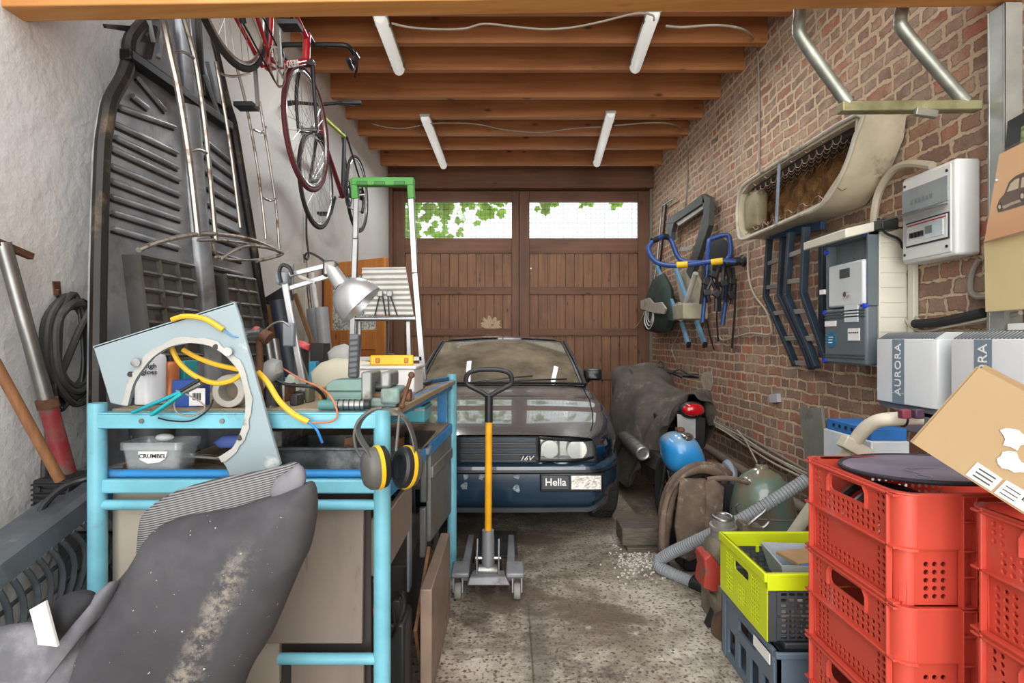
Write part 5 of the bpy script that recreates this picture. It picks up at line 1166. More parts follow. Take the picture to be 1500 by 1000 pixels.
# galvanised post and rack
ps = MB(); ps.box((1.825, 2.02, 1.303), (1.895, 2.028, 2.52)).box((1.825, 2.02, 1.303), (1.833, 2.09, 2.52)).box((1.825, 2.082, 1.303), (1.895, 2.09, 2.52))
ps.build('steel_post', M('post_galvanised', '#a5a9a2', .45, .6, var=.15), None, 'galvanised square steel post running up the brick wall to the front beam', 'post', bevel=.002)
gk = thing('pipe_bracket', 'galvanised bracket of two bent pipes on a square bar hung from the front beam', 'bracket', P(1345, 160, 2.13))
YG = 2.125; G = lambda x, y, d=0: P(x, y, YG+d)
MB().bar(G(1230, 158), G(1434, 156), .04, .042, (0, 1, 0)).build('square_bar', M('bar_patina', '#85815f', .5, .6, var=.35, sc=8, dirt='#b0aa8a', damt=.3), gk, bevel=.005)
for q in ([(1172, -30), (1172, 20), (1170, 40), (1178, 62), (1242, 152)], [(1321, -20), (1321, 12), (1319, 30), (1328, 50), (1414, 150)]):
    MB().tube([G(*p, .0) for p in q], .0235, 14, 5).build('bent_pipe', GALV, gk)
for x in (1244, 1416): MB().cyl(G(x, 150), G(x, 143), .016).build('bolt', STEEL, gk)
MB().bar(G(1340, 163, -.03), G(1372, 168, -.03), .03, .02, (0, 1, 0)).build('stub', GALV, gk, bevel=.003)
# old sprung bench seat frame
DKL = M('hessian_dark', '#3a322a', .9)
sf = thing('sprung_seat_frame', 'old vehicle bench seat hung on the brick wall with its springs and brown coir showing', 'seat frame', (1.78, 3.3, 2.0))
X0, X1 = 1.655, 1.885
pol = [(3.96, 2.05), (3.98, 2.22), (3.93, 2.34), (3.80, 2.375), (3.2, 2.365), (2.60, 2.345), (2.62, 2.24), (2.72, 2.10), (2.90, 1.99), (3.2, 1.985), (3.6, 1.985), (3.88, 1.99)]
cen = (3.3, 2.18)
def ins(p, d):
    v_ = V((p[0]-cen[0], p[1]-cen[1], 0)); return (p[0]-math.copysign(d, v_.x), p[1]-math.copysign(min(d, abs(v_.y)), v_.y))
VIN = M('seat_vinyl', '#bfb59c', .5, dirt='#7d735d', damt=.2)
a = [V((X0, *p)) for p in pol]; b = [V((X1, *p)) for p in pol]; c_ = [V((X1, *ins(p, .018))) for p in pol]; d_ = [V((X0, *ins(p, .018))) for p in pol]
MB().loft([a, b, c_, d_], True, False, True).build('side_skirt', VIN, sf, bevel=.004)
MB().tube([V((X0-.004, *p)) for p in pol], .012, 8, 3, True).build('rim_wire', M('rim_white', '#b8b2a0', .5, dirt='#4a4136', damt=.35), sf)
coir = NT('coir'); tc = coir.coord(); vv = coir.n.new('ShaderNodeTexVoronoi'); coir.l.new(tc, vv.inputs['Vector']); vv.inputs['Scale'].default_value = 17
coir.set(coir.mix(coir.ramp(coir.noise(tc, 14, 7, .75), .3, .7), lin('#8a5a30'), lin('#d19c60')), .95); coir.bump(coir.math('ADD', coir.noise(tc, 30, 6, .8), vv.outputs['Distance']), 1, .05)
def coirf(u, v_):
    y, z = 2.62+1.33*u, 2.0+.36*v_
    lo = 1.995 if y > 2.9 else 1.995+(2.9-y)*1.15; hi = 2.345+.02*min(1, (y-2.6)/.5)
    z = lo+(hi-lo)*v_
    return V((1.83+.018*math.sin(u*44)*math.sin(v_*13), y, z))
MB().grid(coirf, 90, 26).build('coir_pad', coir.m, sf)
MB().box((1.70, 2.72, 2.30), (1.80, 3.9, 2.345)).build('upper_lining', DKL, sf, bevel=.01)
MB().prism([V((X1-.003, *ins(p, .01))) for p in pol], (.003, 0, 0)).build('backing', M('hessian', '#4e4233', .9), sf)
MB().pillow([V((1.70, y, z)) for y, z in ((3.93, 2.06), (3.94, 2.28), (3.85, 2.33), (3.72, 2.30), (3.74, 2.06))], V((1.70, 3.84, 2.19)), .03, .09, nrm=(-1, 0, 0)).build('end_cushion', M('end_lining', '#8d8467', .7, dirt='#3f382c', damt=.35), sf)
SPR = M('spring_wire', '#9a8270', .5, .5)
for zi, z in enumerate((2.03, 2.305)):
    for k in range(14):
        y = 2.78+.075*k+(.03 if zi % 2 else 0)
        if z < 2.1 and y < 2.95 or y < 2.75: continue
        MB().tube([V((1.82-.15*t/28, y+(.024-.008*math.sin(t/28*PI))*math.cos(t*.9), z+(.030-.010*math.sin(t/28*PI))*math.sin(t*.9))) for t in range(29)], .0028, 5).build('coil_spring', SPR, sf, smooth=0)
for k in range(2):
    MB().tube([V((X0+.005, 2.7+.04*i, (2.035 if k == 0 else 2.335)+(.014 if (i//2) % 2 else -.014))) for i in range(30)], .003, 5).build('zigzag_spring', SPR, sf)
MB().bar((X0-.002, 3.40, 1.995), (X0-.002, 3.36, 2.36), .022, .012, (1, 0, 0)).build('cross_strap', M('strap_paint', '#7d8796', .5), sf, bevel=.002)
# pair of blue steel ramps
RMP = M('ramp_navy', '#2f3d4a', .45, .2, var=.25, dirt='#4a4038', damt=.25)
RUNG = M('ramp_rung', '#8a857c', .6, .3)
def ramp(label, left, right, X, rungs):
    r = thing('loading_ramp', label, 'ramp', PX(left[-1][0], left[-1][1], X), 'navy steel ramps on the brick wall')
    for path in (left, right):
        p = [PX(x, y, X) for x, y in path]
        for s_ in (0,): 
            m = MB()
            rings = []
            for i, c in enumerate(p):
                d = (p[min(i+1, len(p)-1)]-p[max(0, i-1)]).normalized(); w = V((1, 0, 0)).cross(d)
                rings.append([c+V((-.02, 0, 0))-w*.015, c+V((-.02, 0, 0))+w*.015, c+V((.02, 0, 0))+w*.015, c+V((.02, 0, 0))-w*.015])
            m.loft(rings).build('rail', RMP, r, bevel=.003)
    for (x0, y0, x1, y1) in rungs: MB().bar(PX(x0, y0, X), PX(x1, y1, X), .03, .018, (1, 0, 0)).build('rung', RUNG, r, bevel=.003)
    return r
ramp('left one of the pair of navy steel ramps hung on the brick wall', [(1127, 350), (1122, 434), (1158, 515), (1166, 535)], [(1148, 344), (1143, 432), (1180, 512), (1190, 540)], 1.82,
     [(1126, 386, 1146, 379), (1123, 421, 1143, 418), (1134, 459, 1152, 457), (1150, 496, 1170, 495), (1163, 531, 1188, 533)])
ramp('right one of the pair of navy steel ramps, beside the electricity meter', [(1159, 340), (1152, 432), (1187, 512), (1197, 538)], [(1181, 332), (1177, 430), (1208, 516), (1213, 530)], 1.72,
     [(1157, 374, 1180, 366), (1153, 413, 1177, 410), (1161, 457, 1184, 455), (1177, 496, 1199, 495)])
MB().box((1.80, 3.16, 1.17), (1.85, 3.20, 1.86)).build('steel_upright', RMP, None, 'dark steel upright on the brick wall behind the right navy ramp', 'upright', bevel=.004)
MB().bar(PX(1130, 345, 1.80), PX(1206, 330, 1.80), .03, .05, (0, 0, 1)).build('hanging_rail', M('navy_rail', '#1f4060', .5), None, 'navy rail on the brick wall from which the ramps hang', 'rail', bevel=.003)
# electricity meter box
mt = thing('electricity_meter', 'grey electricity meter cabinet with an open flap on the brick wall beside the navy ramps', 'meter', (1.79, 2.75, 1.15))
YM0, YM1, XM = 2.585, 2.94, 1.685
DG = M('meter_dark_grey', '#5f696e', .45, var=.05); LG = M('meter_light_grey', '#cdd2d4', .4, var=.03)
MB().box((XM+.06, YM0, 1.145), (1.895, YM1, 1.80)).build('back_box', BGE, mt, bevel=.004)
for k in range(9): MB().box((XM+.065, YM0-.003, 1.17+.07*k), (1.89, YM0, 1.172+.07*k)).build('side_rib', M('beige_line', '#b5b09e', .6), mt)
MB().box((1.87, YM0-.05, 1.12), (1.895, YM0-.01, 1.80)).build('conduit', BGE, mt, bevel=.004)
MB().box((XM, YM0+.005, 1.15), (XM+.06, YM1-.005, 1.435)).build('lower_cover', DG, mt, bevel=.012)
fr_ = MB(); 
for y0, y1, z0, z1 in ((YM0+.005, YM0+.02, 1.435, 1.785), (YM1-.02, YM1-.005, 1.435, 1.785), (YM0+.005, YM1-.005, 1.77, 1.785)): fr_.box((XM+.01, y0, z0), (XM+.06, y1, z1))
fr_.build('upper_frame', DG, mt, bevel=.003)
MB().box((XM+.058, YM0+.01, 1.435), (XM+.064, YM1-.01, 1.78)).build('recess_back', M('recess_grey', '#6d7b7c', .5), mt)
MB().box((XM-.005, YM0+.02, 1.44), (XM+.06, YM1-.05, 1.66)).build('meter', LG, mt, bevel=.010, label='light grey meter module')
MB().box((XM-.008, YM0+.12, 1.585), (XM-.004, YM0+.20, 1.63)).build('meter_display', M('display_dark', '#414a4c', .3), mt)
MB().cyl((XM-.02, YM0+.14, 1.50), (XM, YM0+.14, 1.50), .014).build('meter_seal', CHROME, mt)
MB().box((XM-.004, YM0+.06, 1.36), (XM+.01, YM0+.17, 1.46)).build('terminal_cover', LG, mt, bevel=.003)
for z in (1.415, 1.40, 1.385, 1.195, 1.18): MB().box((XM-.004, YM0+.012, z), (XM, YM1-.012, z+.006)).build('cover_groove', M('groove_grey', '#454e52', .5), mt)
MB().box((XM-.003, YM1-.115, 1.345), (XM, YM1-.015, 1.372)).build('sticker', PAPER, mt)
MB().box((XM-.003, YM0+.05, 1.27), (XM, YM0+.14, 1.33)).build('sticker', PAPER, mt)
for k in range(5): MB().box((XM-.004, YM0+.058+.016*k, 1.305), (XM-.002, YM0+.068+.016*k, 1.312)).build('sticker_print', DARKSTEEL, mt)
MB().cyl((XM-.003, YM1-.07, 1.275), (XM, YM1-.07, 1.275), .042, n=28).build('round_sticker', M('sticker_teal', '#1f6f94', .5), mt)
for k in range(3): MB().box((XM-.0045, YM1-.09+.004*k, 1.285-.014*k), (XM-.002, YM1-.052, 1.290-.014*k)).build('sticker_line', PAPER, mt)
for y, z in ((YM0+.02, 1.785), (YM1-.02, 1.74), (YM0+.015, 1.435), (YM1-.012, 1.42), (YM1-.012, 1.165)): MB().cyl((XM-.006, y, z), (XM+.01, y, z), .012).build('blue_plug', M('blue_plug', '#2440c4', .4), mt)
MB().hexa([(XM-.10, YM0+.0, 1.755), (XM+.09, YM0, 1.80), (XM+.09, YM1, 1.80), (XM-.10, YM1+.02, 1.755), (XM-.10, YM0, 1.80), (XM+.09, YM0, 1.845), (XM+.09, YM1, 1.845), (XM-.10, YM1+.02, 1.80)]).build('flap', BGE, mt, bevel=.006)
MB().box((XM+.0, YM1, 1.52), (XM+.06, YM1+.04, 1.545)).build('cable_clamp', PAPER, mt)
# consumer unit
cu = thing('consumer_unit', 'white fuse box with tinted windows mounted high on the brick wall', 'fuse box', (1.84, 2.35, 1.61))
XC, YC0, YC1 = 1.793, 2.197, 2.50
MB().box((XC, YC0, 1.615), (1.895, YC1, 2.005)).build('case', WHT, cu, bevel=.012)
MB().box((XC-.006, YC0+.02, 1.63), (XC, YC1-.01, 1.99)).build('front_cover', WHT, cu, bevel=.004)
TINT = M('tinted_window', '#8c9292', .12, coat=.6)
MB().box((XC-.011, YC0+.03, 1.84), (XC-.005, YC1-.012, 1.945)).build('window', TINT, cu, bevel=.002)
for k in range(6): MB().box((XC-.012, YC0+.11+.022*k, 1.872), (XC-.0105, YC0+.124+.022*k, 1.892)).build('breaker', M('breaker_dim', '#70757a', .5), cu)
MB().box((XC-.010, YC0+.025, 1.685), (XC-.005, YC1-.035, 1.795)).build('window_frame', M('frame_line', '#33363a', .5), cu, bevel=.002)
MB().box((XC-.013, YC0+.032, 1.692), (XC-.009, YC1-.042, 1.788)).build('breaker_row', WHT, cu)
MB().box((XC-.0145, YC0+.035, 1.776), (XC-.0125, YC1-.05, 1.781)).build('red_stripe', M('stripe_red', '#c33a3a', .5), cu)
for k in range(4): MB().box((XC-.022, YC1-.085-.02*k, 1.722), (XC-.012, YC1-.073-.02*k, 1.744)).build('breaker', BLACK, cu)
MB().box((XC-.016, YC0+.05, 1.705), (XC-.012, YC0+.15, 1.77)).build('energy_meter', M('meter_pale', '#c9d2d6', .4), cu); MB().box((XC-.018, YC0+.105, 1.725), (XC-.015, YC0+.143, 1.757)).build('display', M('lcd', '#6d7a78', .3), cu)
for y in (YC0+.04, YC1-.025):
    for z in (1.655, 1.965): MB().cyl((XC-.009, y, z), (XC-.005, y, z), .006).build('screw', DARKSTEEL, cu)
MB().hexa([(XC-.13, YC0+.03, 1.80), (XC-.01, YC0+.03, 1.825), (XC-.01, YC1-.01, 1.825), (XC-.13, YC1-.01, 1.80), (XC-.13, YC0+.03, 1.806), (XC-.01, YC0+.03, 1.831), (XC-.01, YC1-.01, 1.831), (XC-.13, YC1-.01, 1.806)]).build('open_lid', M('tinted_lid', '#4d5152', .2, coat=.6), cu)
wl = thing('wall_lamp', 'small black and steel spotlight clamped under the left of the fuse box', 'lamp', (1.80, 2.6, 1.78))
MB().cyl((1.74, 2.66, 1.79), (1.80, 2.66, 1.79), .035).build('lamp_head', STEEL, wl); MB().box((1.72, 2.53, 1.785), (1.80, 2.63, 1.835)).build('body', BLACK, wl, bevel=.006); MB().box((1.80, 2.60, 1.77), (1.896, 2.64, 1.81)).build('bracket', DARKSTEEL, wl)
cable('wall_conduit', [WR(1366, 243, .05), WR(1330, 240, .05), WR(1306, 252, .05), WR(1288, 280, .05), WR(1281, 310, .05), WR(1280, 330, .05)], .019, M('conduit_beige', '#bdb29d', .6), 'thick beige conduit bending from behind the fuse box down to the meter cabinet', cat='conduit')
cable('black_lead', [PX(1286, 320, 1.73), PX(1296, 340, 1.74), PX(1318, 352, 1.82), WR(1324, 375, .02), WR(1330, 402, .02), WR(1332, 440, .02), WR(1340, 462, .02)], .006, BLACK, 'black lead running from the small spotlight down beside the fuse box')
cable('wall_conduit', [WR(1318, 360, .015), WR(1322, 400, .015), WR(1326, 440, .015), WR(1345, 468, .02), WR(1380, 476, .03), WR(1440, 470, .04), WR(1495, 458, .05)], .009, M('conduit_grey', '#a49c8c', .6), 'beige cable sweeping along the brick wall above the white inverters')
cable('wall_conduit', [WR(1330, 400, .015), WR(1322, 440, .02), WR(1328, 470, .03), WR(1350, 485, .03), WR(1390, 478, .05), WR(1450, 466, .06)], .006, WCABLE, 'thin pale cable looping just above the left white inverter')
cable('wall_conduit', [WR(1434, 380, .02), WR(1424, 400, .02), WR(1422, 425, .02), WR(1432, 435, .02), WR(1450, 434, .02)], .011, CABLE, 'short grey conduit hooking out below the fuse box')
MB().tube([WR(1340, 474, .05), WR(1372, 472, .05), WR(1405, 466, .06), WR(1440, 458, .06)], .02, 10, 4).build('insulated_pipe', RUBBER, None, 'black insulated pipe lying above the white inverters', 'pipe')
# inverters
STRIPE = M('inverter_stripe', '#7c8c96', .5, var=.03); INV = M('inverter_white', '#d5d8d9', .38, var=.03); VENT = M('vent_dark', '#5c6164', .6)
def inverter(label, y0, y1, z0=.995, z1=1.275, stripe=None, cut=None):
    t = thing('solar_inverter', label, 'inverter', (1.79, (y0+y1)/2, z0), 'white inverters on the brick wall'); x0 = 1.68
    prof = [(x0, y1), (x0-.0, y0+.03), (x0+.012, y0+.008), (x0+.05, y0), (1.895, y0), (1.895, y1)]
    MB().loft([[V((x, y, z)) for x, y in prof] for z in (z0, z1)]).build('case', INV, t, bevel=.004)
    MB().hexa([(x0+.006, y0+.01, z1), (1.895, y0+.004, z1), (1.895, y1, z1), (x0+.006, y1, z1), (x0+.05, y0+.014, z1+.028), (1.895, y0+.01, z1+.028), (1.895, y1, z1+.028), (x0+.05, y1, z1+.028)]).build('top_vent', M('vent_pale', '#b9bcba', .6), t)
    for k in range(22):
        y = y0+.02+(y1-y0-.03)*k/21; MB().bar((x0+.006, y, z1+.003), (x0+.05, y, z1+.0285), .006, .003, (0, 0, 1)).build('vent_slot', VENT, t)
    MB().box((x0+.01, y0+.01, z0-.022), (1.895, y1-.005, z0)).build('bottom_vent', VENT, t)
    ys0, ys1 = stripe
    MB().box((x0-.0015, ys0, z0+.001), (x0+.001, ys1, z1-.001)).build('stripe', STRIPE, t); MB().box((x0-.003, ys0+.001, z0+.045), (x0-.001, ys1-.001, z0+.047)).build('stripe_line', INV, t)
    text('logo_lettering', 'AURORA', (x0-.002, (ys0+ys1)/2, z0+.148), (0, 0, 1), (0, 1, 0), .036, PAPER, t, .0008, space=1.12, bold=.004)
inverter('white wall inverter with an upright grey stripe, the one below the meter cabinet', 2.155, 2.507, stripe=(2.33, 2.402))
inverter('white wall inverter half hidden by the cardboard box, the one below the pale panel', 1.72, 2.084, z1=1.273, stripe=(1.905, 1.978))
MB().box((1.80, 1.7, 1.305), (1.895, 1.98, 1.33)).build('white_tray', WHT, None, 'long white strip lying on top of the right inverter', 'strip', bevel=.003)
# framed print and pale panel by the right edge
pp = MB(); 
A_ = [(1441, 356), (1504, 339), (1504, 452), (1443, 457)]
pp.prism([PX(x, y, 1.79) for x, y in ((1441, 356), (1560, 322), (1560, 448), (1443, 457))], (.02, 0, 0)).build('plywood_sheet', M('pale_panel_wood', '#cdb988', .6, var=.05, sc=3), None, 'pale wooden panel fixed at the right edge below the orange print', 'panel', bevel=.002)
pt = thing('art_print', 'orange print of a small vintage car in a plastic sleeve at the right edge', 'picture', PX(1480, 350, 1.775))
XQ = 1.772
om = NT('print_orange'); tc = om.coord(); sp = om.node('ShaderNodeSeparateXYZ'); om.l.new(tc, sp.inputs[0])
om.set(om.mix(om.ramp(om.math('MULTIPLY_ADD', om.noise(tc, 5, 4), .1, sp.outputs[2]), .05, .22), lin('#dba477'), lin('#e6b98a')), .6)
MB().prism([PX(x, y, XQ) for x, y in ((1464, 226), (1560, 178), (1560, 320), (1442, 354))], (.012, 0, 0)).build('print', om.m, pt)
PB = M('print_brown', '#5b4a44', .7); PG = M('print_cream', '#d9c9b4', .7)
def ink(pts, m, o, nm='drawn_car'): MB().prism([PX(x, y, XQ-o) for x, y in pts], (.001, 0, 0)).build(nm, m, pt, smooth=0)
ink([(1460, 303), (1464, 292), (1471, 284), (1478, 266), (1487, 258), (1500, 252), (1530, 244), (1550, 250), (1552, 285), (1530, 292), (1500, 300), (1470, 309), (1462, 311)], PB, .0015)
ink([(1475, 281), (1480, 269), (1488, 262), (1493, 261), (1491, 276)], PG, .0025, 'drawn_window'); ink([(1495, 275), (1497, 260), (1512, 255), (1514, 270)], PG, .0025, 'drawn_window')
ink([(1468, 302), (1482, 296), (1496, 291), (1496, 295), (1482, 300), (1470, 306)], M('print_grey', '#b9a596', .7), .0025, 'drawn_running_board')
for cx, cy, r in ((1464, 303, 6), (1497, 287, 8)): ink([(cx+r*.55*math.cos(t), cy+r*math.sin(t)) for t in [i*PI/8 for i in range(16)]], M('print_dark', '#3d3230', .7), .003, 'drawn_wheel'); ink([(cx+r*.28*math.cos(t), cy+r*.5*math.sin(t)) for t in [i*PI/6 for i in range(12)]], PG, .004, 'drawn_hub')
for x, y in ((1460, 264),): MB().sph(PX(x, y, XQ-.003), .005, 10, 6).build('pin', WHT, pt)
MB().prism([PX(x, y, XQ-.006) for x, y in ((1463, 222), (1562, 172), (1562, 324), (1440, 358))], (.001, 0, 0)).build('plastic_sleeve', GLASS('sleeve_plastic', (.98, .97, .95), .03, '#e8dccb', .08), pt)
bf = thing('dark_picture', 'dark picture with a green patch leaning behind the orange print at the right edge', 'picture', PX(1490, 215, 1.80))
MB().prism([PX(x, y, 1.80) for x, y in ((1476, 178), (1560, 130), (1560, 190), (1472, 222))], (.015, 0, 0)).build('board', M('dark_board', '#2f3233', .6), bf); MB().prism([PX(x, y, 1.798) for x, y in ((1496, 186), (1555, 150), (1555, 180), (1494, 212))], (.001, 0, 0)).build('green_patch', M('moss_print', '#76845a', .8, var=.6, sc=50), bf)
# ---- bicycle carrier
CB = M('carrier_blue', '#1f4280', .4, dirt='#39404a', damt=.2)
bc = thing('bicycle_carrier', 'blue tubular bicycle carrier with yellow sleeves sticking out from the brick wall', 'bicycle carrier', P(1030, 480, 4.6))
def c5(x, y, Y): return P(x, y, Y)
MB().tube([c5(958, 352, 4.75), c5(950, 362, 4.75), c5(954, 376, 4.72), c5(966, 386, 4.68), c5(990, 389, 4.62), c5(1015, 387, 4.55), c5(1050, 382, 4.45), c5(1078, 383, 4.4)], .021, 10, 4).build('carrier_tube', CB, bc)
MB().tube([c5(958, 352, 4.75), c5(972, 346, 4.80), c5(983, 352, 4.82), c5(992, 374, 4.80), c5(1003, 383, 4.76), c5(1030, 384, 4.70), c5(1070, 382, 4.62)], .021, 10, 4).build('carrier_tube', CB, bc)
for a, b in (((992, 388, 4.615), (1008, 387, 4.57)), ((1042, 384, 4.47), (1059, 382, 4.43))): MB().cyl(c5(*a), c5(*b), .027).build('yellow_sleeve', YELLOW, bc)
for a, b in (((955, 353, 4.75), (963, 350, 4.76)), ((970, 346, 4.80), (978, 347, 4.81))): MB().cyl(c5(*a), c5(*b), .027).build('end_clamp', BLACK, bc)
MB().tube([c5(1036, 384, 4.5), c5(1038, 358, 4.52), c5(1042, 350, 4.53), c5(1064, 344, 4.50), c5(1069, 352, 4.48), c5(1070, 372, 4.46), c5(1064, 382, 4.45)], .02, 10, 4).build('upper_loop', CB, bc)
MB().cyl(c5(1062, 385, 4.44), c5(1085, 382, 4.42), .035).build('wall_hub', M('hub_black', '#1c1f26', .5), bc); MB().cyl(c5(1084, 385, 4.43), c5(1092, 379, 4.42), .045).build('knob', BLACK, bc)
for (x0, y0, x1, y1) in ((1036, 388, 1029, 472), (1054, 388, 1065, 390), (1068, 405, 1058, 476)): MB().cyl(c5(x0, y0, 4.5), c5(x1, y1, 4.52), .018).build('leg_tube', CB, bc)
R7 = random.Random(4)
for k in range(7):
    x = 1032+6.5*k
    MB().tube([c5(x+R7.uniform(-3, 3), 392+R7.uniform(-3, 4), 4.46), c5(x+R7.uniform(-5, 5), 410, 4.43), c5(x+R7.uniform(-4, 4), 425, 4.44), c5(x+R7.uniform(-6, 6), 440+R7.uniform(-5, 20), 4.46)], .016, 6, 4).build('ratchet_strap', BLACK, bc)
for x, y in ((1034, 412), (1050, 430), (1060, 415), (1073, 412), (1045, 402), (1035, 428), (1071, 432)): MB().obox(c5(x, y, 4.42), (.05, .04, .06), Matrix.Rotation(x, 3, 'Y')).build('buckle', DARKSTEEL, bc, bevel=.006)
for pts, w in (([(1050, 430), (1050, 470), (1052, 500)], .028), ([(1078, 410), (1076, 460), (1072, 510)], .03), ([(1036, 470), (1040, 492), (1046, 512)], .018)):
    p = [PX(x, y, 1.87) for x, y in pts]
    for a, b in zip(p, p[1:]): MB().bar(a, b, w, .006, (1, 0, 0)).build('hanging_strap', RUBBER, bc)
bl = MB().pillow([PX(x, y, 1.84) for x, y in ((1044, 352), (1056, 348), (1066, 354), (1068, 385), (1060, 400), (1048, 398), (1042, 380))], PX(1055, 375, 1.84), .05).build('cable_bundle', RUBBER, None, 'dark bundle of cable hung on the wall behind the blue bicycle carrier', 'cable')
# ---- grey metal window frame
wf = thing('window_surround', 'dark grey bent metal vehicle frame hung on the brick wall behind the bicycle carrier', 'frame', PX(1015, 400, 1.8))
WFM = M('frame_grey', '#4a4c48', .5, .3, dirt='#8c8678', damt=.25)
f_ = lambda x, y: PX(x, y, 1.83)
def strip_(name, quad, d=.05, m=WFM): MB().prism([f_(*q) for q in quad], (-d, 0, 0)).build(name, m, wf, bevel=.003)
strip_('side_member', [(1036, 284), (1048, 290), (1046, 330), (1032, 372), (1018, 408), (1012, 398), (1028, 350), (1038, 312)])
strip_('top_member', [(982, 328), (985, 319), (1010, 304), (1036, 284), (1040, 296), (1012, 314), (994, 326)])
strip_('end_member', [(982, 328), (994, 326), (990, 340), (990, 352), (985, 352)])
strip_('inner_lip', [(994, 326), (1036, 299), (1037, 304), (998, 331)], .03, M('frame_pale', '#a9a9a0', .5, .2))
strip_('lower_member', [(1000, 362), (1018, 360), (1017, 366), (1000, 368)], .03, MATS['frame_pale'])
# ---- folded workbench, hose bag and rods
fw = thing('folding_workbench', 'folded portable workbench with blue legs hung on the brick wall under the carrier', 'folding workbench', PX(1010, 505, 1.75))
FWB = M('folding_blue', '#6fa0bd', .5, dirt='#6d675c', damt=.25); FWT = M('folding_beige', '#a9a08c', .7, dirt='#6d6455', damt=.35)
g_ = lambda x, y, X=1.74: PX(x, y, X)
for a, b in (((962, 390), (992, 460)), ((988, 388), (1010, 450))): MB().bar(g_(*a), g_(*b), .045, .03, (1, 0, 0)).build('leg', FWB, fw, bevel=.003)
for a, b in (((998, 470), (1008, 503)), ((1020, 470), (1032, 503))): MB().bar(g_(*a, 1.80), g_(*b, 1.80), .05, .03, (1, 0, 0)).build('leg', FWB, fw, bevel=.003); MB().bar(g_(*b, 1.80), g_(b[0]+1, b[1]+4, 1.80), .055, .035, (1, 0, 0)).build('rubber_foot', BLACK, fw)
MB().prism([g_(x, y, 1.84) for x, y in ((992, 400), (1020, 392), (1032, 420), (1034, 462), (1028, 474), (1005, 466), (1000, 440))], (-.03, 0, 0)).build('jaw_board', FWT, fw, bevel=.004)
MB().prism([g_(x, y, 1.76) for x, y in ((985, 448), (998, 442), (1004, 462), (990, 466))], (-.03, 0, 0)).build('step_board', MATS['folding_beige'], fw, bevel=.004)
MB().bar(g_(996, 466, 1.78), g_(1016, 466, 1.78), .03, .03, (1, 0, 0)).build('crossbar', FWB, fw, bevel=.003)
MB().box((1.50, 4.75, 1.46), (1.72, 5.05, 1.60)) .build('folded_bracket', M('beige_box', '#a39b86', .6, dirt='#6d6556', damt=.3), fw, bevel=.01)
lean_ = lambda nm, a, b, r, m, l, c: MB().cyl(a, b, r).build(nm, m, None, l, c)
lean_('white_pole', PX(1019, 400, 1.66), PX(997, 468, 1.66), .024, M('pole_white', '#cfcdc4', .45), 'whitish metal pole slanting across the folded workbench', 'pole')
lean_('thin_rod', PX(976, 300, 1.88), PX(966, 398, 1.88), .012, DARKSTEEL, 'thin dark rod standing along the brick wall by the garage doors', 'rod')
MB().tube([PX(988, 290, 1.84), PX(974, 299, 1.84), PX(969, 310, 1.84), PX(960, 400, 1.80), PX(944, 455, 1.70)], .013, 8, 4).build('bent_rod', STEEL, None, 'bent steel rod hooked on the brick wall beside the garage doors', 'rod')
MB().prism([PX(x, y, 1.60) for x, y in ((938, 440), (950, 436), (957, 444), (968, 442), (975, 452), (972, 460), (956, 458), (938, 452))], (.02, 0, 0)).build('bracket_plate', M('plate_beige', '#a8a294', .6, dirt='#6d6556', damt=.2), None, 'beige metal bracket plate hanging in front of the green hose bag', 'bracket', bevel=.003)
hb = thing('hose_bag', 'dark green bag with coiled white hose hanging in the corner by the garage doors', 'hose bag', PX(965, 488, 1.75))
MB().pillow([PX(x, y, 1.74) for x, y in ((960, 408), (972, 400), (982, 420), (988, 470), (980, 486), (962, 488), (948, 484), (944, 465), (952, 430))], PX(966, 450, 1.74), .09, .1).build('bag', M('bag_green', '#2c3a33', .8, var=.25), hb)
for k in range(3): MB().tube([PX(947+2.2*k, 452, 1.62+.01*k), PX(944+2.5*k, 470-3*k, 1.62+.01*k), PX(950+1*k, 482-5*k, 1.62+.01*k), PX(957-.5*k, 470-4*k, 1.62+.01*k), PX(956-.5*k, 450, 1.62+.01*k)], .007, 6, 5).build('hose_loop', WHITE, hb)
cable('string', [PX(944, 456, 1.6), PX(938, 470, 1.6), PX(930, 481, 1.6)], .006, WCABLE, 'short white cord hanging below the bracket plate', 4, 'cord')
cable('pale_cable', [WR(1096, 360, .02), WR(1096, 400, .02), WR(1104, 430, .02), WR(1122, 455, .02), WR(1130, 480, .02), WR(1126, 490, .02), WR(1100, 488, .02), WR(1075, 494, .02), WR(1058, 498, .02), WR(1050, 485, .02)], .008, WCABLE, 'pale cable looping across the bricks from the seat frame to the carrier')
cable('pale_cable', [WR(998, 478, .03), WR(990, 498, .02), WR(984, 512, .02), WR(990, 528, .02)], .006, WCABLE, 'pale thin cable hanging below the folded workbench')
for i in range(4):
    z = i*4.5
    cable('wall_cable', [WR(1036, 610+z*.6, .02+.01*i), WR(1062, 624+z*.6, .02+.01*i), WR(1088, 636+z, .02+.01*i), WR(1130, 660+z+(3 if i % 2 else 0), .02+.01*i), WR(1180, 688+z, .02+.01*i), WR(1230, 715+z, .02+.01*i)], .008, WCABLE if i % 2 else CABLE, ('uppermost', 'second from the top', 'third from the top', 'lowest')[i]+' of the four cables running low along the brick wall')
cable('pale_cable', [WR(1080, 630, .06), WR(1092, 645, .07), WR(1104, 668, .10), WR(1118, 694, .14), WR(1124, 712, .16)], .007, WCABLE, 'pale cord dropping from the low wall cables to the floor pipes')
MB().prism([WR(x, y, .004) for x, y in ((1027, 552), (1031, 545), (1043, 543), (1045, 560), (1042, 572), (1030, 570))], (-.006, 0, 0)).build('plaster_patch', M('patch_plaster', '#b5a695', .9, var=.2, sc=20), None, 'pale plaster patch on the bricks above the covered motorcycle', 'patch')
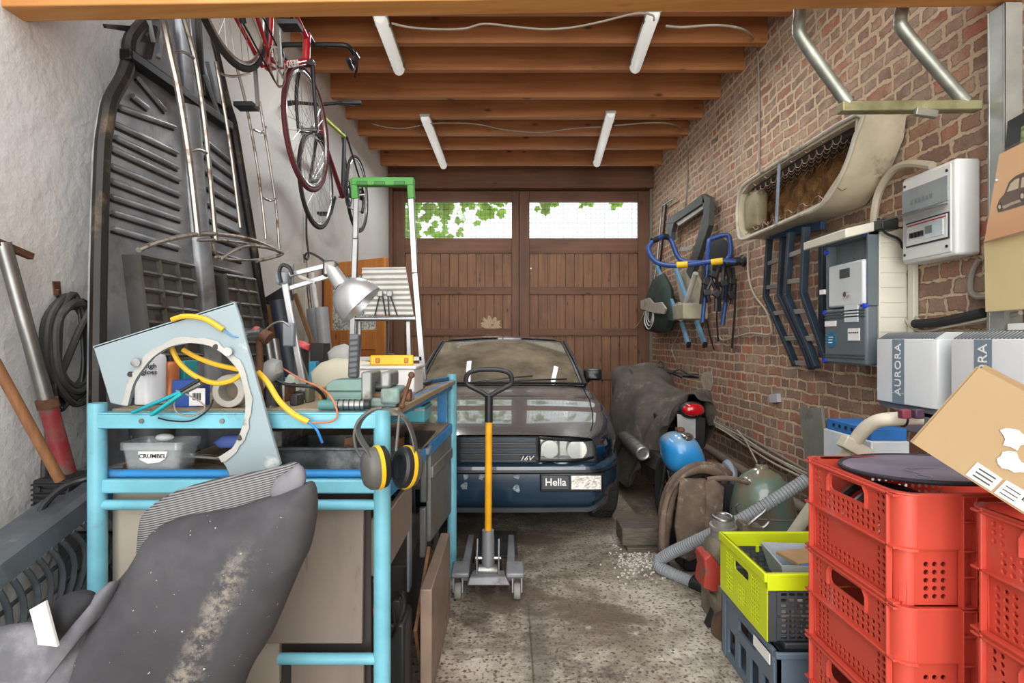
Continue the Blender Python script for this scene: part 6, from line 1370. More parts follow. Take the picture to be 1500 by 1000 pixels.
MB().prism([WR(x, y, .0) for x, y in ((1132, 578), (1144, 576), (1145, 589), (1133, 590))], (-.03, 0, 0)).build('wall_socket', M('socket_pale', '#b9bcc4', .5), None, 'small pale socket on the bricks left of the grey leaning board', 'socket', bevel=.003)
MB().prism([PX(x, y, 1.80) for x, y in ((1170, 598), (1203, 597), (1212, 690), (1232, 900), (1200, 900), (1182, 690))], (.018, 0, 0)).build('metal_board', M('board_grey', '#8a8a80', .5, .2, dirt='#5e5a50', damt=.3), None, 'grey metal board leaning on the brick wall behind the red crates', 'board', bevel=.002)
# floor pipes along the wall
for i, (x, z0, z1, r, m, l) in enumerate(((1.80, .30, .22, .035, M('pipe_brown', '#7d7063', .6), 'brownish pipe lying along the foot of the brick wall, nearest the bricks'), (1.66, .27, .13, .03, GP, 'grey pipe lying along the foot of the brick wall, on the room side'))):
    MB().cyl((x, 5.4, z0), (x, 2.8, z1), r).build('floor_pipe', m, None, l, 'pipe')
MB().box((1.55, 4.6, 0), (1.88, 4.75, .24)).box((1.55, 3.0, 0), (1.88, 3.1, .09)).build('pipe_rest', BROWNWOOD, None, 'wooden rests under the pipes at the foot of the brick wall', 'rest')
# ================================================================ motorcycle, moped and clutter on the right
COVER = M('cover_cloth', '#4d463f', .95, var=.22, sc=9, dirt='#766c60', damt=.3, dsc=6, bump=.3, bsc=120)
mc = thing('motorcycle', 'motorcycle under a brown cloth cover with a red tail light facing the camera', 'motorcycle', (1.25, 4.5, 0))
secs = [(3.93, [(984, 628), (990, 594), (1000, 582), (1015, 577), (1030, 580), (1038, 590), (1040, 616)]),
        (4.12, [(960, 665), (972, 622), (988, 588), (1010, 575), (1030, 576), (1041, 590), (1044, 625)]),
        (4.35, [(916, 706), (938, 650), (960, 612), (988, 586), (1012, 574), (1032, 585), (1040, 650)]),
        (4.65, [(906, 704), (914, 640), (925, 590), (952, 568), (980, 566), (1003, 580), (1012, 650)]),
        (4.95, [(899, 690), (900, 620), (905, 562), (928, 542), (955, 540), (985, 560), (1000, 630)]),
        (5.2, [(898, 670), (898, 600), (903, 548), (922, 534), (946, 530), (972, 542), (988, 600)]),
        (5.45, [(905, 650), (905, 600), (908, 552), (924, 538), (944, 534), (962, 545), (970, 590)])]
S_ = []
for Y, q in secs: S_.append(spline([P(x, y, Y) for x, y in q], 5))
nS = len(S_[0]); cols_ = [spline([s_[i] for s_ in S_], 5) for i in range(nS)]
R8 = random.Random(2)
G_ = [[cols_[i][j].copy() for j in range(len(cols_[0]))] for i in range(nS)]
for i in range(nS):
    for j in range(len(G_[0])):
        t = i/(nS-1); fall = abs(t-.5)*2
        k = .034*math.sin(j*.95+i*.28)*(.25+fall)+.022*math.sin(j*.45-i*.42+1)
        G_[i][j] += V((k*(-1 if t < .5 else 1), k*.4, k*.7))
MB().grid(lambda u, v_: G_[min(nS-1, round(u*(nS-1)))][min(len(G_[0])-1, round(v_*(len(G_[0])-1)))], nS-1, len(G_[0])-1, .012).build('cover', COVER, mc, smooth=180, sub=1)
tl = thing  # tail light
c = P(1015, 601, 3.87)
MB().sph(c+V((0, .02, .0)), (.092, .045, .062), 20, 12).build('light_housing', BLACK, mc)
rl = NT('tail_lens'); rl.set(lin('#b50f18'), .12, coat=.8); rl.put(rl.bs.inputs['Subsurface Weight'], .0)
MB().sph(c+V((-.002, -.012, .006)), (.078, .04, .046), 20, 12).build('tail_light', rl.m, mc)
MB().prism([P(x, y, 3.90) for x, y in ((992, 606), (1019, 610), (1019, 642), (993, 640))], (0, .004, 0)).build('plate_holder', M('plate_grey', '#a5a6a3', .5, dirt='#6d6b66', damt=.2), mc)
MB().prism([P(x, y, 3.93) for x, y in ((1019, 608), (1034, 612), (1032, 655), (1018, 652))], (0, .15, 0)).build('mudguard', BLACK, mc, bevel=.008)
for cy_, r in ((4.32, .30), (5.55, .31)):
    w_ = MB().torus((1.22, cy_, r), (1, 0, 0), r-.055, .055, 40, 10).build('wheel', RUBBER, mc); MB().lathe([(.03, -.05), (.22, -.03), (.235, 0), (.22, .03), (.03, .05)], (1.22, cy_, r), (1, 0, 0), 28).build('wheel_disc', DARKSTEEL, w_)
ex = MB(); ex.lathe([(.052, 0), (.057, .01), (.055, .6), (.03, .7)], P(942, 664, 4.05), (-.02, 1, .02), 26); ex.build('silencer', M('silencer_grey', '#77756e', .45, .6, dirt='#4e4a44', damt=.3), mc)
MB().lathe([(.028, -.004), (.042, -.008), (.05, -.002), (.05, .005), (.028, .005)], P(942, 664, 4.05), (-.02, 1, .02), 26).build('silencer_ring', ALU, mc); MB().cyl(P(942, 664, 4.045), P(942, 664, 4.06), .026).build('silencer_core', BLACK, mc)
MB().pillow([P(x, y, 4.25) for x, y in ((935, 672), (948, 655), (985, 650), (1020, 655), (1035, 690), (1010, 720), (965, 715), (940, 695))], P(985, 685, 4.25), .10, .5).build('engine', M('engine_black', '#2a2927', .5, .4, dirt='#5d5850', damt=.25), mc)
MB().tube([P(952, 668, 4.1), P(960, 690, 4.12), P(958, 706, 4.15)], .018, 8, 4).build('brake_caliper', STEEL, mc)
MB().tube([P(960, 540, 5.0), P(985, 546, 4.98), P(1000, 552, 4.95)], .018, 8, 4).build('handlebar', DARKSTEEL, mc); MB().cyl(P(1000, 549, 4.95), P(1024, 551, 4.9), .022).build('grip', BLACK, mc); MB().tube([P(985, 545, 4.93), P(996, 541, 4.90), P(1010, 548, 4.85), P(1022, 553, 4.85)], .009, 6, 4).build('brake_lever', DARKSTEEL, mc)
MB().torus(P(968, 534, 5.0), (.2, -1, .3),   .03, .006).build('mirror_ring', DARKSTEEL, mc)
for sg in (-1, 1): MB().cyl((1.22+.09*sg, 5.5, .30), (1.20+.09*sg, 5.15, .90), .025).build('fork_leg', STEEL, mc)
MB().box((1.14, 4.3, .45), (1.30, 5.15, .70)).build('frame', BLACK, mc, bevel=.02)
# moped with the blue tank
mp = thing('moped', 'small dusty moped with a bright blue fuel tank in front of the covered motorcycle', 'moped', (1.08, 3.5, 0))
BT = NT('tank_blue'); tc = BT.coord(); g = BT.n.new('ShaderNodeNewGeometry'); sp = BT.node('ShaderNodeSeparateXYZ'); BT.l.new(g.outputs['Normal'], sp.inputs[0])
BT.set(BT.mix(BT.math('MULTIPLY', BT.ramp(sp.outputs[2], .1, .9), BT.ramp(BT.noise(tc, 9, 6), .25, .7)), lin('#2b8fd0'), lin('#93a7b0')), .3, coat=.3)
ot = [(973, 665), (972, 650), (978, 640), (992, 634), (1008, 636), (1020, 646), (1029, 665), (1032, 682), (1020, 690), (1000, 694), (984, 690), (976, 680)]
ot = spline([V((x, y, 0)) for x, y in ot], 3, True)
MB().pillow([P(p.x, p.y, 3.42) for p in ot], P(1001, 665, 3.42), .12, .28, 8, 2.3, (0, -1, 0)).build('fuel_tank', BT.m, mp, smooth=90)
cc = P(1006, 642, 3.36); MB().lathe([(.03, -.02), (.03, .008), (.036, .012), (.034, .024), (.02, .03), (.001, .031)], cc, (.1, -.3, 1), 20).build('tank_cap', CHROME, mp)
MB().lathe([(.022, 0), (.026, .02), (.018, .03)], P(997, 633, 3.45), (0, -.2, 1), 16).build('filler_neck', RUST, mp)
w_ = MB().torus((1.04, 3.55, .27), (1, 0, 0), .225, .045, 36, 10).build('wheel', RUBBER, mp); MB().torus((1.04, 3.55, .27), (1, 0, 0), .185, .012, 36, 8).build('wheel_rim', STEEL, w_)
sp_ = MB()
for k in range(18): a = k*PI/9; sp_.cyl((1.04+(.02 if k % 2 else -.02), 3.55, .27), (1.04, 3.55+.185*math.cos(a), .27+.185*math.sin(a)), .0015, n=4)
sp_.build('spokes', SPOKE, w_); MB().cyl((.98, 3.55, .27), (1.10, 3.55, .27), .03).build('hub', DARKSTEEL, w_)
for sg in (-1, 1): MB().cyl((1.04+.065*sg, 3.55, .27), (1.07+.06*sg, 3.52, .54), .016).build('fork_leg', DARKSTEEL, mp)
MB().cyl((1.08, 3.55, .48), (1.12, 3.80, .40), .03).build('frame_tube', BLACK, mp)
MB().pillow([P(x, y, 3.3) for x, y in ((1056, 690), (1060, 676), (1066, 672), (1074, 682), (1074, 708), (1066, 716), (1058, 708))], P(1065, 695, 3.3), .05, .12).build('side_cover', M('moped_grey', '#8a9096', .4), mp)
# brown draped hide / cloth
TARP = M('leather_tarp', '#6a5a4c', .85, var=.3, sc=10, dirt='#a69a88', damt=.28, dsc=20, bump=.3, bsc=60)
tp_ = thing('draped_cloth', 'crumpled brown leathery cloth draped over a dark frame beside the grey suction hose', 'cloth', (1.0, 3.05, 0))
p1 = [(976, 818, 3.02), (974, 780, 3.0), (978, 740, 2.98), (988, 712, 2.97), (1006, 694, 2.97), (1030, 686, 2.98), (1052, 692, 3.0), (1064, 706, 3.02)]
A1 = spline([P(*q) for q in p1], 5); nA = len(A1)
def cl(u, v_):
    i = u*(nA-1); a = A1[int(round(i))]; 
    k = .014*math.sin(v_*17+u*3)+.010*math.sin(v_*29-u*5)
    out = (a-V((1.05, 3.0, .25))); out.y = 0; out.normalize()
    return a+out*k*1.4+V((0.10*v_*(.2+u), .22*v_, -.03*v_*v_))
MB().grid(cl, nA-1, 30, .015).build('drape', TARP, tp_, smooth=180)
p2 = [(1032, 705), (1045, 700), (1060, 712), (1058, 745), (1062, 790), (1060, 838), (1048, 850), (1036, 822), (1030, 790), (1033, 745)]
MB().pillow([P(x, y, 2.93) for x, y in p2], P(1046, 770, 2.93), .03, .02, nrm=(0, -1, 0), noise=.006).build('flap', TARP, tp_, smooth=180)
p3 = [(996, 700), (1034, 700), (1036, 760), (1034, 810), (1010, 822), (994, 815), (988, 770)]
MB().pillow([P(x, y, 2.96) for x, y in p3], P(1014, 760, 2.96), .05, .05, nrm=(0, -1, 0), noise=.008).build('front_fold', TARP, tp_, smooth=180)
MB().pillow([P(x, y, 3.02) for x, y in ((1036, 712), (1062, 706), (1084, 712), (1090, 728), (1080, 748), (1050, 755), (1034, 745))], P(1060, 730, 3.02), .01, .12, nrm=(0, -1, 0)).build('dark_lining', BLACK, tp_)
MB().tube([P(1036, 702, 2.95), P(1062, 700, 2.93), P(1088, 704, 2.92), P(1098, 708, 2.92)], .014, 8, 4).build('piping', TARP, tp_)
MB().box((.95, 2.99, 0), (1.2, 3.3, .30)).build('inner_frame', BLACK, tp_, bevel=.02)
blk = thing('timber_block', 'dark weathered timber block on the floor in front of the motorcycle', 'timber', (.80, 3.4, 0))
MB().box((.675, 3.30, .03), (.93, 3.50, .135)).build('block', M('weathered_timber', '#5f564c', .85, var=.3, sc=14, stretch=(1, 6, 6)), blk, bevel=.006); MB().box((.70, 3.27, 0), (.96, 3.46, .03)).build('plank', M('weathered_timber', ''), blk, bevel=.004)
MB().pillow([P(x, y, 3.52) for x, y in ((918, 768), (930, 760), (962, 758), (985, 770), (985, 790), (930, 790))], P(950, 774, 3.52), .03, .04, nrm=(0, -1, 0)).build('cloth_scrap', TARP, None, 'scrap of brown cloth lying behind the timber block', 'cloth')
gv = MB(); R9 = random.Random(8)
for i in range(260):
    c = PZ(R9.gauss(938, 20), R9.gauss(822, 13), .003); 
    if c.x > .98: continue
    r = R9.uniform(.003, .008); gv.obox(c, (r, r*1.3, r), Matrix.Rotation(R9.uniform(0, 3), 3, 'Z'))
gv.build('polystyrene_crumbs', M('crumb_white', '#d9d5cb', .8), None, 'scatter of white crumbs on the floor beside the draped brown cloth', 'crumbs', kind='stuff', smooth=0)
# green glass carboy
GG = NT('green_glass'); tc = GG.coord(); GG.set(GG.mix(GG.ramp(GG.noise(tc, 6, 6), .35, .65), lin('#5e7d70'), lin('#7c6f5a')), .18, coat=.5)
cb = thing('glass_carboy', 'dusty green glass carboy on the floor by the brick wall', 'carboy', (1.37, 2.98, 0))
MB().lathe([(.10, 0), (.155, .04), (.175, .2), (.17, .36), (.14, .48), (.09, .545), (.035, .575), (.032, .59), (.02, .60)], (1.37, 2.98, 0), n=36).build('glass_body', GG.m, cb)
MB().cyl((1.37, 2.98, .595), (1.37, 2.98, .612), .022).build('stopper', DARKSTEEL, cb)
# grey suction hose
HG = NT('suction_hose'); tc = HG.coord(); HG.set(HG.mix(HG.noise(tc, 8), lin('#7e8286'), lin('#9ea2a5')), .45); HG = HG.m
hp_ = spline([P(1182, 702, 2.62), P(1110, 747, 2.66), P(1060, 774, 2.72), P(1010, 797, 2.86), P(980, 811, 2.97), P(966, 822, 3.03), P(966, 830, 3.0), P(980, 838, 2.93), P(1003, 848, 2.86), P(1016, 853, 2.82)], 16)
hr = [0.0]; 
for a, b in zip(hp_, hp_[1:]): hr.append(hr[-1]+(b-a).length)
hh = thing('suction_hose', 'grey ribbed suction hose bending along the floor beside the brown cloth', 'hose', P(980, 838, 2.93))
MB().tube(hp_, .030, 14).build('hose_wall', HG, hh)
for i in range(2, len(hp_)-1, 1):
    pass
rb = MB()
n_r = int(hr[-1]/.016); j = 0
for k in range(n_r):
    s_ = k*.016
    while j < len(hr)-2 and hr[j+1] < s_: j += 1
    t = (s_-hr[j])/max(1e-6, hr[j+1]-hr[j]); p = hp_[j].lerp(hp_[j+1], t); d = (hp_[j+1]-hp_[j]).normalized(); rb.torus(p, d, .030, .0035, 14, 4)
rb.build('rib_winding', HG, hh, kind='stuff')
MB().cyl(P(1014, 852, 2.825), P(1032, 862, 2.77), .036).build('end_cuff', BLACK, hh)
# old pump / engine
CAST = M('cast_grimy', '#7a7061', .7, .3, var=.3, sc=14, dirt='#4a3e33', damt=.4)
pm = thing('pump_engine', 'grimy old pump engine with a chipped red housing behind the yellow crate', 'engine', (.95, 2.45, 0)); YP = 2.42
Q = lambda x, y, d=0: P(x, y, YP+d)
MB().lathe([(.04, -.10), (.052, -.09), (.052, .0), (.058, .005), (.058, .02), (.048, .022), (.046, .05), (.03, .05), (.028, .0)], Q(1059, 775), (0, -.1, 1), 26).build('filler_neck', M('cast_pale', '#9a9a92', .5, .5, dirt='#5d564a', damt=.3), pm)
MB().torus(Q(1059, 757), (0, -.1, 1), .04, .008).build('filler_ring', STEEL, pm)
MB().pillow([Q(x, y) for x, y in ((1036, 792), (1048, 780), (1075, 782), (1090, 800), (1086, 830), (1060, 838), (1040, 825), (1032, 808))], Q(1060, 808), .06, .1, nrm=(0, -1, 0), noise=.006).build('crankcase', CAST, pm)
MB().prism([Q(x, y, -.06) for x, y in ((1031, 818), (1042, 812), (1058, 832), (1060, 862), (1044, 868), (1030, 862), (1034, 838))], (0, .12, 0)).build('red_housing', M('chipped_red_paint', '#a5392c', .5, dirt='#6d5a48', damt=.4, dsc=14), pm, bevel=.008)
MB().sph(Q(1068, 925, -.06), (.075, .08, .10), 22, 14).build('tank', M('rusty_tank', '#6a5242', .45, .3, dirt='#8c7a66', damt=.3), pm)
MB().pillow([Q(x, y) for x, y in ((1040, 868), (1062, 866), (1078, 880), (1074, 900), (1056, 905), (1042, 888))], Q(1060, 884), .05, .06, nrm=(0, -1, 0)).build('lower_case', CAST, pm)
MB().obox(Q(1046, 905, .02), (.05, .05, .10), Matrix.Rotation(.4, 3, 'Y')).build('foot', DARKSTEEL, pm, bevel=.006)
MB().obox(Q(1098, 772, .08), (.10, .08, .04), Matrix.Rotation(.2, 3, 'Y')).build('carburettor', CAST, pm, bevel=.006)
for q in ([(1094, 770), (1108, 758), (1118, 750), (1122, 745)], [(1104, 774), (1118, 772), (1126, 764), (1126, 758)], [(1080, 752), (1078, 742), (1082, 738)]): MB().tube([Q(*p, .05) for p in q], .006, 6, 4).build('lever', STEEL, pm)
MB().box((.90, 2.36, 0), (1.10, 2.6, .30)).build('base_block', CAST, pm, bevel=.02)
cable('thin_rod', [P(1110, 760, 2.55), P(1140, 762, 2.55), P(1170, 762, 2.55)], .005, STEEL, 'thin steel rod lying behind the yellow crate rim', 3, 'rod')
# ---- folding crate (neon yellow and dark grey)
NEON = M('neon_yellow', '#d3e21c', .4, var=.04); CRD = M('crate_dark', '#43474b', .5)
def sidegrid(name, m, o, ux, w, z0, z1, nx, nz, parent, th=.006, bar=.010, hx=None):
    holes = []; cw, ch = (w-.02)/nx, (z1-z0)/nz
    for i in range(nx):
        for j in range(nz):
            x, z = .01+cw*i, z0+ch*j
            if hx and not hx(i, j): continue
            holes.append(rect(x+bar*.5, z+bar*.5, x+cw-bar*.5, z+ch-bar*.5))
    return MB().plate(rect(0, z0-.0, w, z1), holes, o, ux, (0, 0, 1), th).build(name, m, parent, smooth=0)
yx0, yx1, yy0, yy1, yz0, yz1 = .845, 1.38, 1.80, 2.20, .275, .50
fc = thing('folding_crate', 'neon yellow and dark grey folding crate standing on the blue-grey crate', 'crate', (1.11, 2.0, yz0))
# left (yellow) end with three blocks of holes
hol = []
for bx0 in (.05, .16, .27):
    for i in range(4):
        for j in range(6):
            for zb in (.035, .115):
                if zb > .1 and bx0 > .1 and bx0 < .2: continue
                if j < 5: hol.append(circ(bx0+.016*i+.012, zb+.014*j, .0062, 7))
hol.append(rrect(.14, .135, .26, .17, .012, 3))
for x, nrm in ((yx0, 1), (yx1-.008, 1)):
    MB().plate(rect(0, .0, .4, .225), hol, (x, yy0, yz0), (0, 1, 0), (0, 0, 1), .003).build('yellow_end', NEON, fc, smooth=0)
for y in (yy0, yy1-.008):
    MB().box((yx0, y-.006, yz1-.055), (yx1, y+.012, yz1)).build('yellow_rim', NEON, fc, bevel=.003)
    for zz0, zz1 in ((.008, .082), (.092, .168)): sidegrid('grid_side', CRD, (yx0+.03, y, yz0), (1, 0, 0), yx1-yx0-.06, zz0, zz1, 17, 4, fc, .006, .007)
    for x in (yx0+.004, yx1-.034): MB().box((x, y, yz0), (x+.03, y+.01, yz1-.05)).build('corner_post', CRD, fc, bevel=.002)
for x in (yx0-.008, yx1-.006): MB().box((x, yy0, yz1-.03), (x+.014, yy1, yz1)).build('yellow_rim', NEON, fc, bevel=.003)
MB().box((yx0+.01, yy0+.01, yz0), (yx1-.01, yy1-.01, yz0+.008)).build('crate_floor', CRD, fc)
for x in (.98, 1.13): MB().box((x, yy1-.02, yz1-.075), (x+.012, yy1-.012, yz1-.05)).build('rim_peg', NEON, fc)
gt = thing('plastic_tray', 'pale grey plastic tray of bits inside the yellow folding crate', 'tray', (1.1, 1.98, .40))
ou = [(.93, 1.88), (1.33, 1.84), (1.35, 2.06), (.96, 2.10)]; c0 = (1.14, 1.97)
k_ = lambda f, z: [V((c0[0]+(x-c0[0])*f, c0[1]+(y-c0[1])*f, z)) for x, y in ou]
MB().loft([k_(.86, .40), k_(1, .495), k_(.97, .495), k_(.84, .405)], True, True).build('tray_wall', M('tray_grey', '#b9c2c8', .35), gt)
for (x, y, sx, sy, a, m, l, z) in ((1.10, 2.0, .20, .12, .2, M('card_brown', '#b08d62', .8), 'brown card lying in the grey tray inside the yellow crate', .478), (1.06, 1.90, .09, .06, -.2, BLUE, 'blue packet in the grey tray inside the yellow crate', .475), (1.17, 1.89, .10, .05, .1, YELLOW, 'yellow packet in the grey tray inside the yellow crate', .478)):
    MB().obox((x, y, z), (sx, sy, .012), Matrix.Rotation(a, 3, 'Z')).build('card' if 'card' in l else 'packet', m, None, l, 'card' if 'card' in l else 'packet', bevel=.002)
ORD = 'first second third fourth fifth sixth seventh eighth ninth tenth eleventh twelfth thirteenth fourteenth'.split()
R10 = random.Random(21); cs = ['#b5b0a8', '#9c8f82', '#c4c4c0', '#7d4a44', '#a8523f', '#d0cdc6', '#6d7a86', '#8c8478']
for i in range(14):
    x = .90+.033*i; h = R10.uniform(.09, .12); m = M('jar_%d' % (i % 8), cs[i % 8], .4)
    MB().box((x, 1.815, .284), (x+.026, 1.85, .284+h)).build('small_pack', m, None, ORD[i]+' small pack from the left behind the dark grid front of the yellow crate', 'pack', 'small packs in the yellow crate')
# blue-grey crate underneath
BGC = M('crate_blue_grey', '#5f6f7d', .45, var=.06, dirt='#7d838a', damt=.15)
bgx0, bgx1, bgy0, bgy1, bz = .865, 1.42, 1.765, 2.24, .262
b2 = thing('storage_crate', 'blue-grey plastic crate with a white sticker under the yellow folding crate', 'crate', (1.14, 2.0, 0))
hl = [rrect(.16, .17, .31, .215, .012, 3)]+[rrect(.04+.1*i, .03, .11+.1*i, .13, .01, 3) for i in range(4)]
for x in (bgx0, bgx1-.01): MB().plate(rect(0, 0, bgy1-bgy0, bz), hl, (x, bgy0, 0), (0, 1, 0), (0, 0, 1), .01).build('side_panel', BGC, b2, smooth=0)
hl = [rrect(.2, .17, .35, .215, .012, 3)]+[rrect(.04+.1*i, .03, .11+.1*i, .13, .01, 3) for i in range(5)]
for y in (bgy0, bgy1-.01): MB().plate(rect(0, 0, bgx1-bgx0, bz), hl, (bgx0, y+.01, 0), (1, 0, 0), (0, 0, 1), .01).build('side_panel', BGC, b2, smooth=0)
rm = MB()
for a, b in (((bgx0-.01, bgy0-.01), (bgx1+.01, bgy0+.012)), ((bgx0-.01, bgy1-.012), (bgx1+.01, bgy1+.01)), ((bgx0-.01, bgy0), (bgx0+.012, bgy1)), ((bgx1-.012, bgy0), (bgx1+.01, bgy1))): rm.box((*a, bz-.02), (*b, bz))
rm.build('rim', BGC, b2, bevel=.003); MB().box((bgx0+.01, bgy0+.01, 0), (bgx1-.01, bgy1-.01, .01)).build('crate_floor', BGC, b2)
MB().box((bgx0-.0125, 1.80, .20), (bgx0-.009, 1.92, .235)).build('sticker', PAPER, b2)
for y in (bgy0+.02, bgy1-.05): MB().box((bgx0-.006, y, .01), (bgx0, y+.03, bz-.02)).build('side_rib', BGC, b2)
MB().box((.90, 1.79, .255), (1.40, 2.21, .2749)).build('crate_lid', CRD, None, 'dark flat tray between the yellow folding crate and the blue-grey crate', 'tray', bevel=.003)
for i in range(4): MB().bar((1.02+.035*i, 1.72, .20), (1.04+.04*i, 1.755, .02), .018, .02).build('screwdriver', M('pen_%d' % i, ('#26262a', '#5a2f55', '#2b3648', '#3a3a3c')[i], .4), None, ('leftmost', 'second', 'third', 'rightmost')[i]+' of the dark tool handles leaning against the blue-grey crate front', 'tool handle')
# beige drain pipe and boxes behind the crates
dpp = thing('drain_pipe', 'cream plastic pipe bending down behind the red crates', 'pipe', P(1170, 770, 2.5))
MB().tube([P(1350, 612, 2.10), P(1300, 614, 2.14), P(1278, 620, 2.18), P(1260, 636, 2.22), P(1240, 668, 2.28), P(1190, 742, 2.42), P(1160, 785, 2.5)], .027, 14, 6).build('pipe', M('pipe_cream', '#cfc8b4', .45), dpp)
MB().obox(P(1252, 655, 2.24), (.12, .05, .05), Matrix.Rotation(.5, 3, 'Y')).build('clamp', M('clamp_cream', '#c4bdaa', .5), dpp, bevel=.004); MB().torus(P(1322, 613, 2.12), (1, 0, 0), .029, .004).build('tie', BLACK, dpp)
MB().box((1.50, 2.27, .0), (1.66, 2.62, .85)).build('white_cabinet', M('cabinet_white', '#d0d6da', .4), None, 'white cabinet standing behind the red crates under the inverters', 'cabinet', bevel=.006)
sb = thing('blue_shelf_box', 'blue perforated metal box on the white cabinet below the inverter', 'box', (1.5, 2.3, .88))
MB().box((1.505, 2.28, .851), (1.655, 2.6, .90)).build('box', BLUE, sb, bevel=.003)
for k in range(6): MB().box((1.503, 2.31+.045*k, .87), (1.506, 2.325+.045*k, .885)).build('slot', BLACK, sb)
MB().box((1.70, 2.2, .88), (1.899, 2.42, .955)).build('grey_device', M('device_grey', '#77747c', .5), None, 'grey device with connectors under the left inverter', 'device', bevel=.004)
for x, nm, m in ((1325, 'plum', M('plum', '#7d3648', .5)), (1344, 'dark purple', M('dark_purple', '#4a3348', .5))): MB().obox(P(x, 606, 2.06), (.035, .03, .035)).build('connector', m, None, nm+' cable connector above the cream pipe', 'connector', bevel=.005)
# ---- red stacking crates
RC = M('crate_red', '#c94c3b', .42, var=.03, dirt='#c9655a', damt=.15, dsc=3)
CH = .26
def make_crate(label, loc):
    c = thing('red_crate', label, 'crate', loc, 'red stacking crates'); L0 = V(loc); w, d = .60, .40
    hs = []
    for i in range(13):
        for j in range(3): hs.append(circ(.075+.0205*i, .146+.017*j, .0068, 8))
    for j in range(3):
        for y in (.06, .078, .325, .343): hs.append(circ(y, .200+.017*j, .006, 8))
    hs.append(rrect(.125, .197, .275, .238, .014, 4))
    low = [circ(.052+.0196*i, .016+.017*j, .0066, 8) for i in range(16) for j in range(2)]+[circ(y, .050+.017*j, .0066, 8) for y in (.052, .0716, .0912, .307, .3266, .346) for j in range(4)]
    for x, s_ in ((0, 1), (w-.004, 1)):
        MB().plate(rect(.02, .13, d-.02, CH), hs, L0+V((x, 0, 0)), (0, 1, 0), (0, 0, 1), .004).build('end_panel', RC, c, smooth=0)
        xi = .010 if x == 0 else w-.014
        MB().plate(rect(.02, .0, d-.02, .13), low, L0+V((xi, 0, 0)), (0, 1, 0), (0, 0, 1), .004).build('end_panel', RC, c, smooth=0)
        g = MB(); xo, xe = ((-.010, .0) if x == 0 else (w, w+.010))
        for y in (.035, .365): g.box(L0+V((xo, y-.003, .0)), L0+V((xe+.004, y+.003, CH-.004)))
        for z, k in ((.128, .006), (.0, .008), (CH-.012, .0)): g.box(L0+V((xo-(.002 if x == 0 else -.002)*0, 0.01, z)), L0+V((xe+.006, d-.01, z+.006)))
        ye = 1
        g.build('flange', RC, c, bevel=.0015)
        h_ = MB(); hp = [(.118, .19), (.118, .226), (.13, .245), (.27, .245), (.282, .226), (.282, .19)]
        h_.tube([L0+V((xe if x else xo+.008, y, z)) for y, z in hp], .005, 6); h_.build('handle_lip', RC, c)
    lowf = [circ(.065+.02*i, .02+.0185*j, .0062, 7) for i in range(3) for j in range(5)]+[circ(.475+.02*i, .02+.0185*j, .0062, 7) for i in range(3) for j in range(5)]+[circ(.19+.02*i, .02+.0185*j, .0062, 7) for i in range(12) for j in range(3)]
    upf = [circ(.20+.02*i, .155+.018*j, .006, 7) for i in range(11) for j in range(3)]
    for y in (.004, d):
        MB().plate(rect(.02, .13, w-.02, CH), upf, L0+V((0, y, 0)), (1, 0, 0), (0, 0, 1), .004).build('side_panel', RC, c, smooth=0)
        MB().plate(rect(.02, .0, w-.02, .13), lowf, L0+V((0, y+(.010 if y < .1 else -.010), 0)), (1, 0, 0), (0, 0, 1), .004).build('side_panel', RC, c, smooth=0)
        g = MB(); yo, yi = ((-.012, .004) if y < .1 else (d-.004, d+.012))
        for x in (.135, .165, .435, .465): g.box(L0+V((x-.002, yo, .0)), L0+V((x+.002, yi, CH-.004)))
        for z in (.0, .07, .128, .195, CH-.008): g.box(L0+V((.135, yo, z)), L0+V((.465, yi, z+.004)))
        g.build('flange', RC, c, bevel=.001)
    for sx, sy in ((0, 0), (1, 0), (1, 1), (0, 1)):
        cx, cy = (.035 if sx == 0 else w-.035), (.035 if sy == 0 else d-.035); a0 = {(0, 0): 180, (1, 0): 270, (1, 1): 0, (0, 1): 90}[(sx, sy)]
        m = MB(); rings = []
        for z, R in ((0, .028), (.126, .030), (.128, .043), (.134, .043), (.136, .038), (CH-.006, .039), (CH-.004, .044), (CH, .044)):
            arc = [V((cx+R*math.cos(math.radians(a0+15*k)), cy+R*math.sin(math.radians(a0+15*k)), z)) for k in range(7)]
            rings.append([L0+p for p in arc]+[L0+V((cx+(R-.004)*math.cos(math.radians(a0+15*k)), cy+(R-.004)*math.sin(math.radians(a0+15*k)), z)) for k in range(6, -1, -1)])
        m.loft(rings).build('corner_post', RC, c, smooth=50)
        # straight wings of the corner towards the long side
        xa, xb = ((.035, .135) if sx == 0 else (w-.135, w-.035)); ya = -.004 if sy == 0 else d-.001
        MB().box(L0+V((xa, ya, .134)), L0+V((xb, ya+.005, CH))).build('corner_wing', RC, c)
    rm = MB(); r0, r1 = rrect(-.006, -.006, w+.006, d+.006, .045, 5), rrect(.004, .004, w-.004, d-.004, .038, 5)
    ring = lambda q, z: [L0+V((x, y, z)) for x, y in q]
    rm.loft([ring(r0, CH-.007), ring(r0, CH), ring(r1, CH), ring(r1, CH-.007)], True, False, True).build('rim', RC, c)
    MB().box(L0+V((.012, .012, .0)), L0+V((w-.012, d-.012, .006))).build('crate_floor', RC, c)
    return c
ztop = .919
X1_, Y1_, X2_, Y2_ = .890, 1.246, .987, .772
labs1 = ['red crate topmost in the stack under the purple sunshade', 'red crate in the middle of the stack under the purple sunshade', 'red crate lowest in the stack under the purple sunshade']
labs2 = ['red crate topmost in the stack at the right edge, under the cardboard box', 'red crate in the middle of the stack at the right edge', 'red crate lowest in the stack at the right edge']
rc0 = make_crate(labs1[0], (X1_, Y1_, ztop-CH))
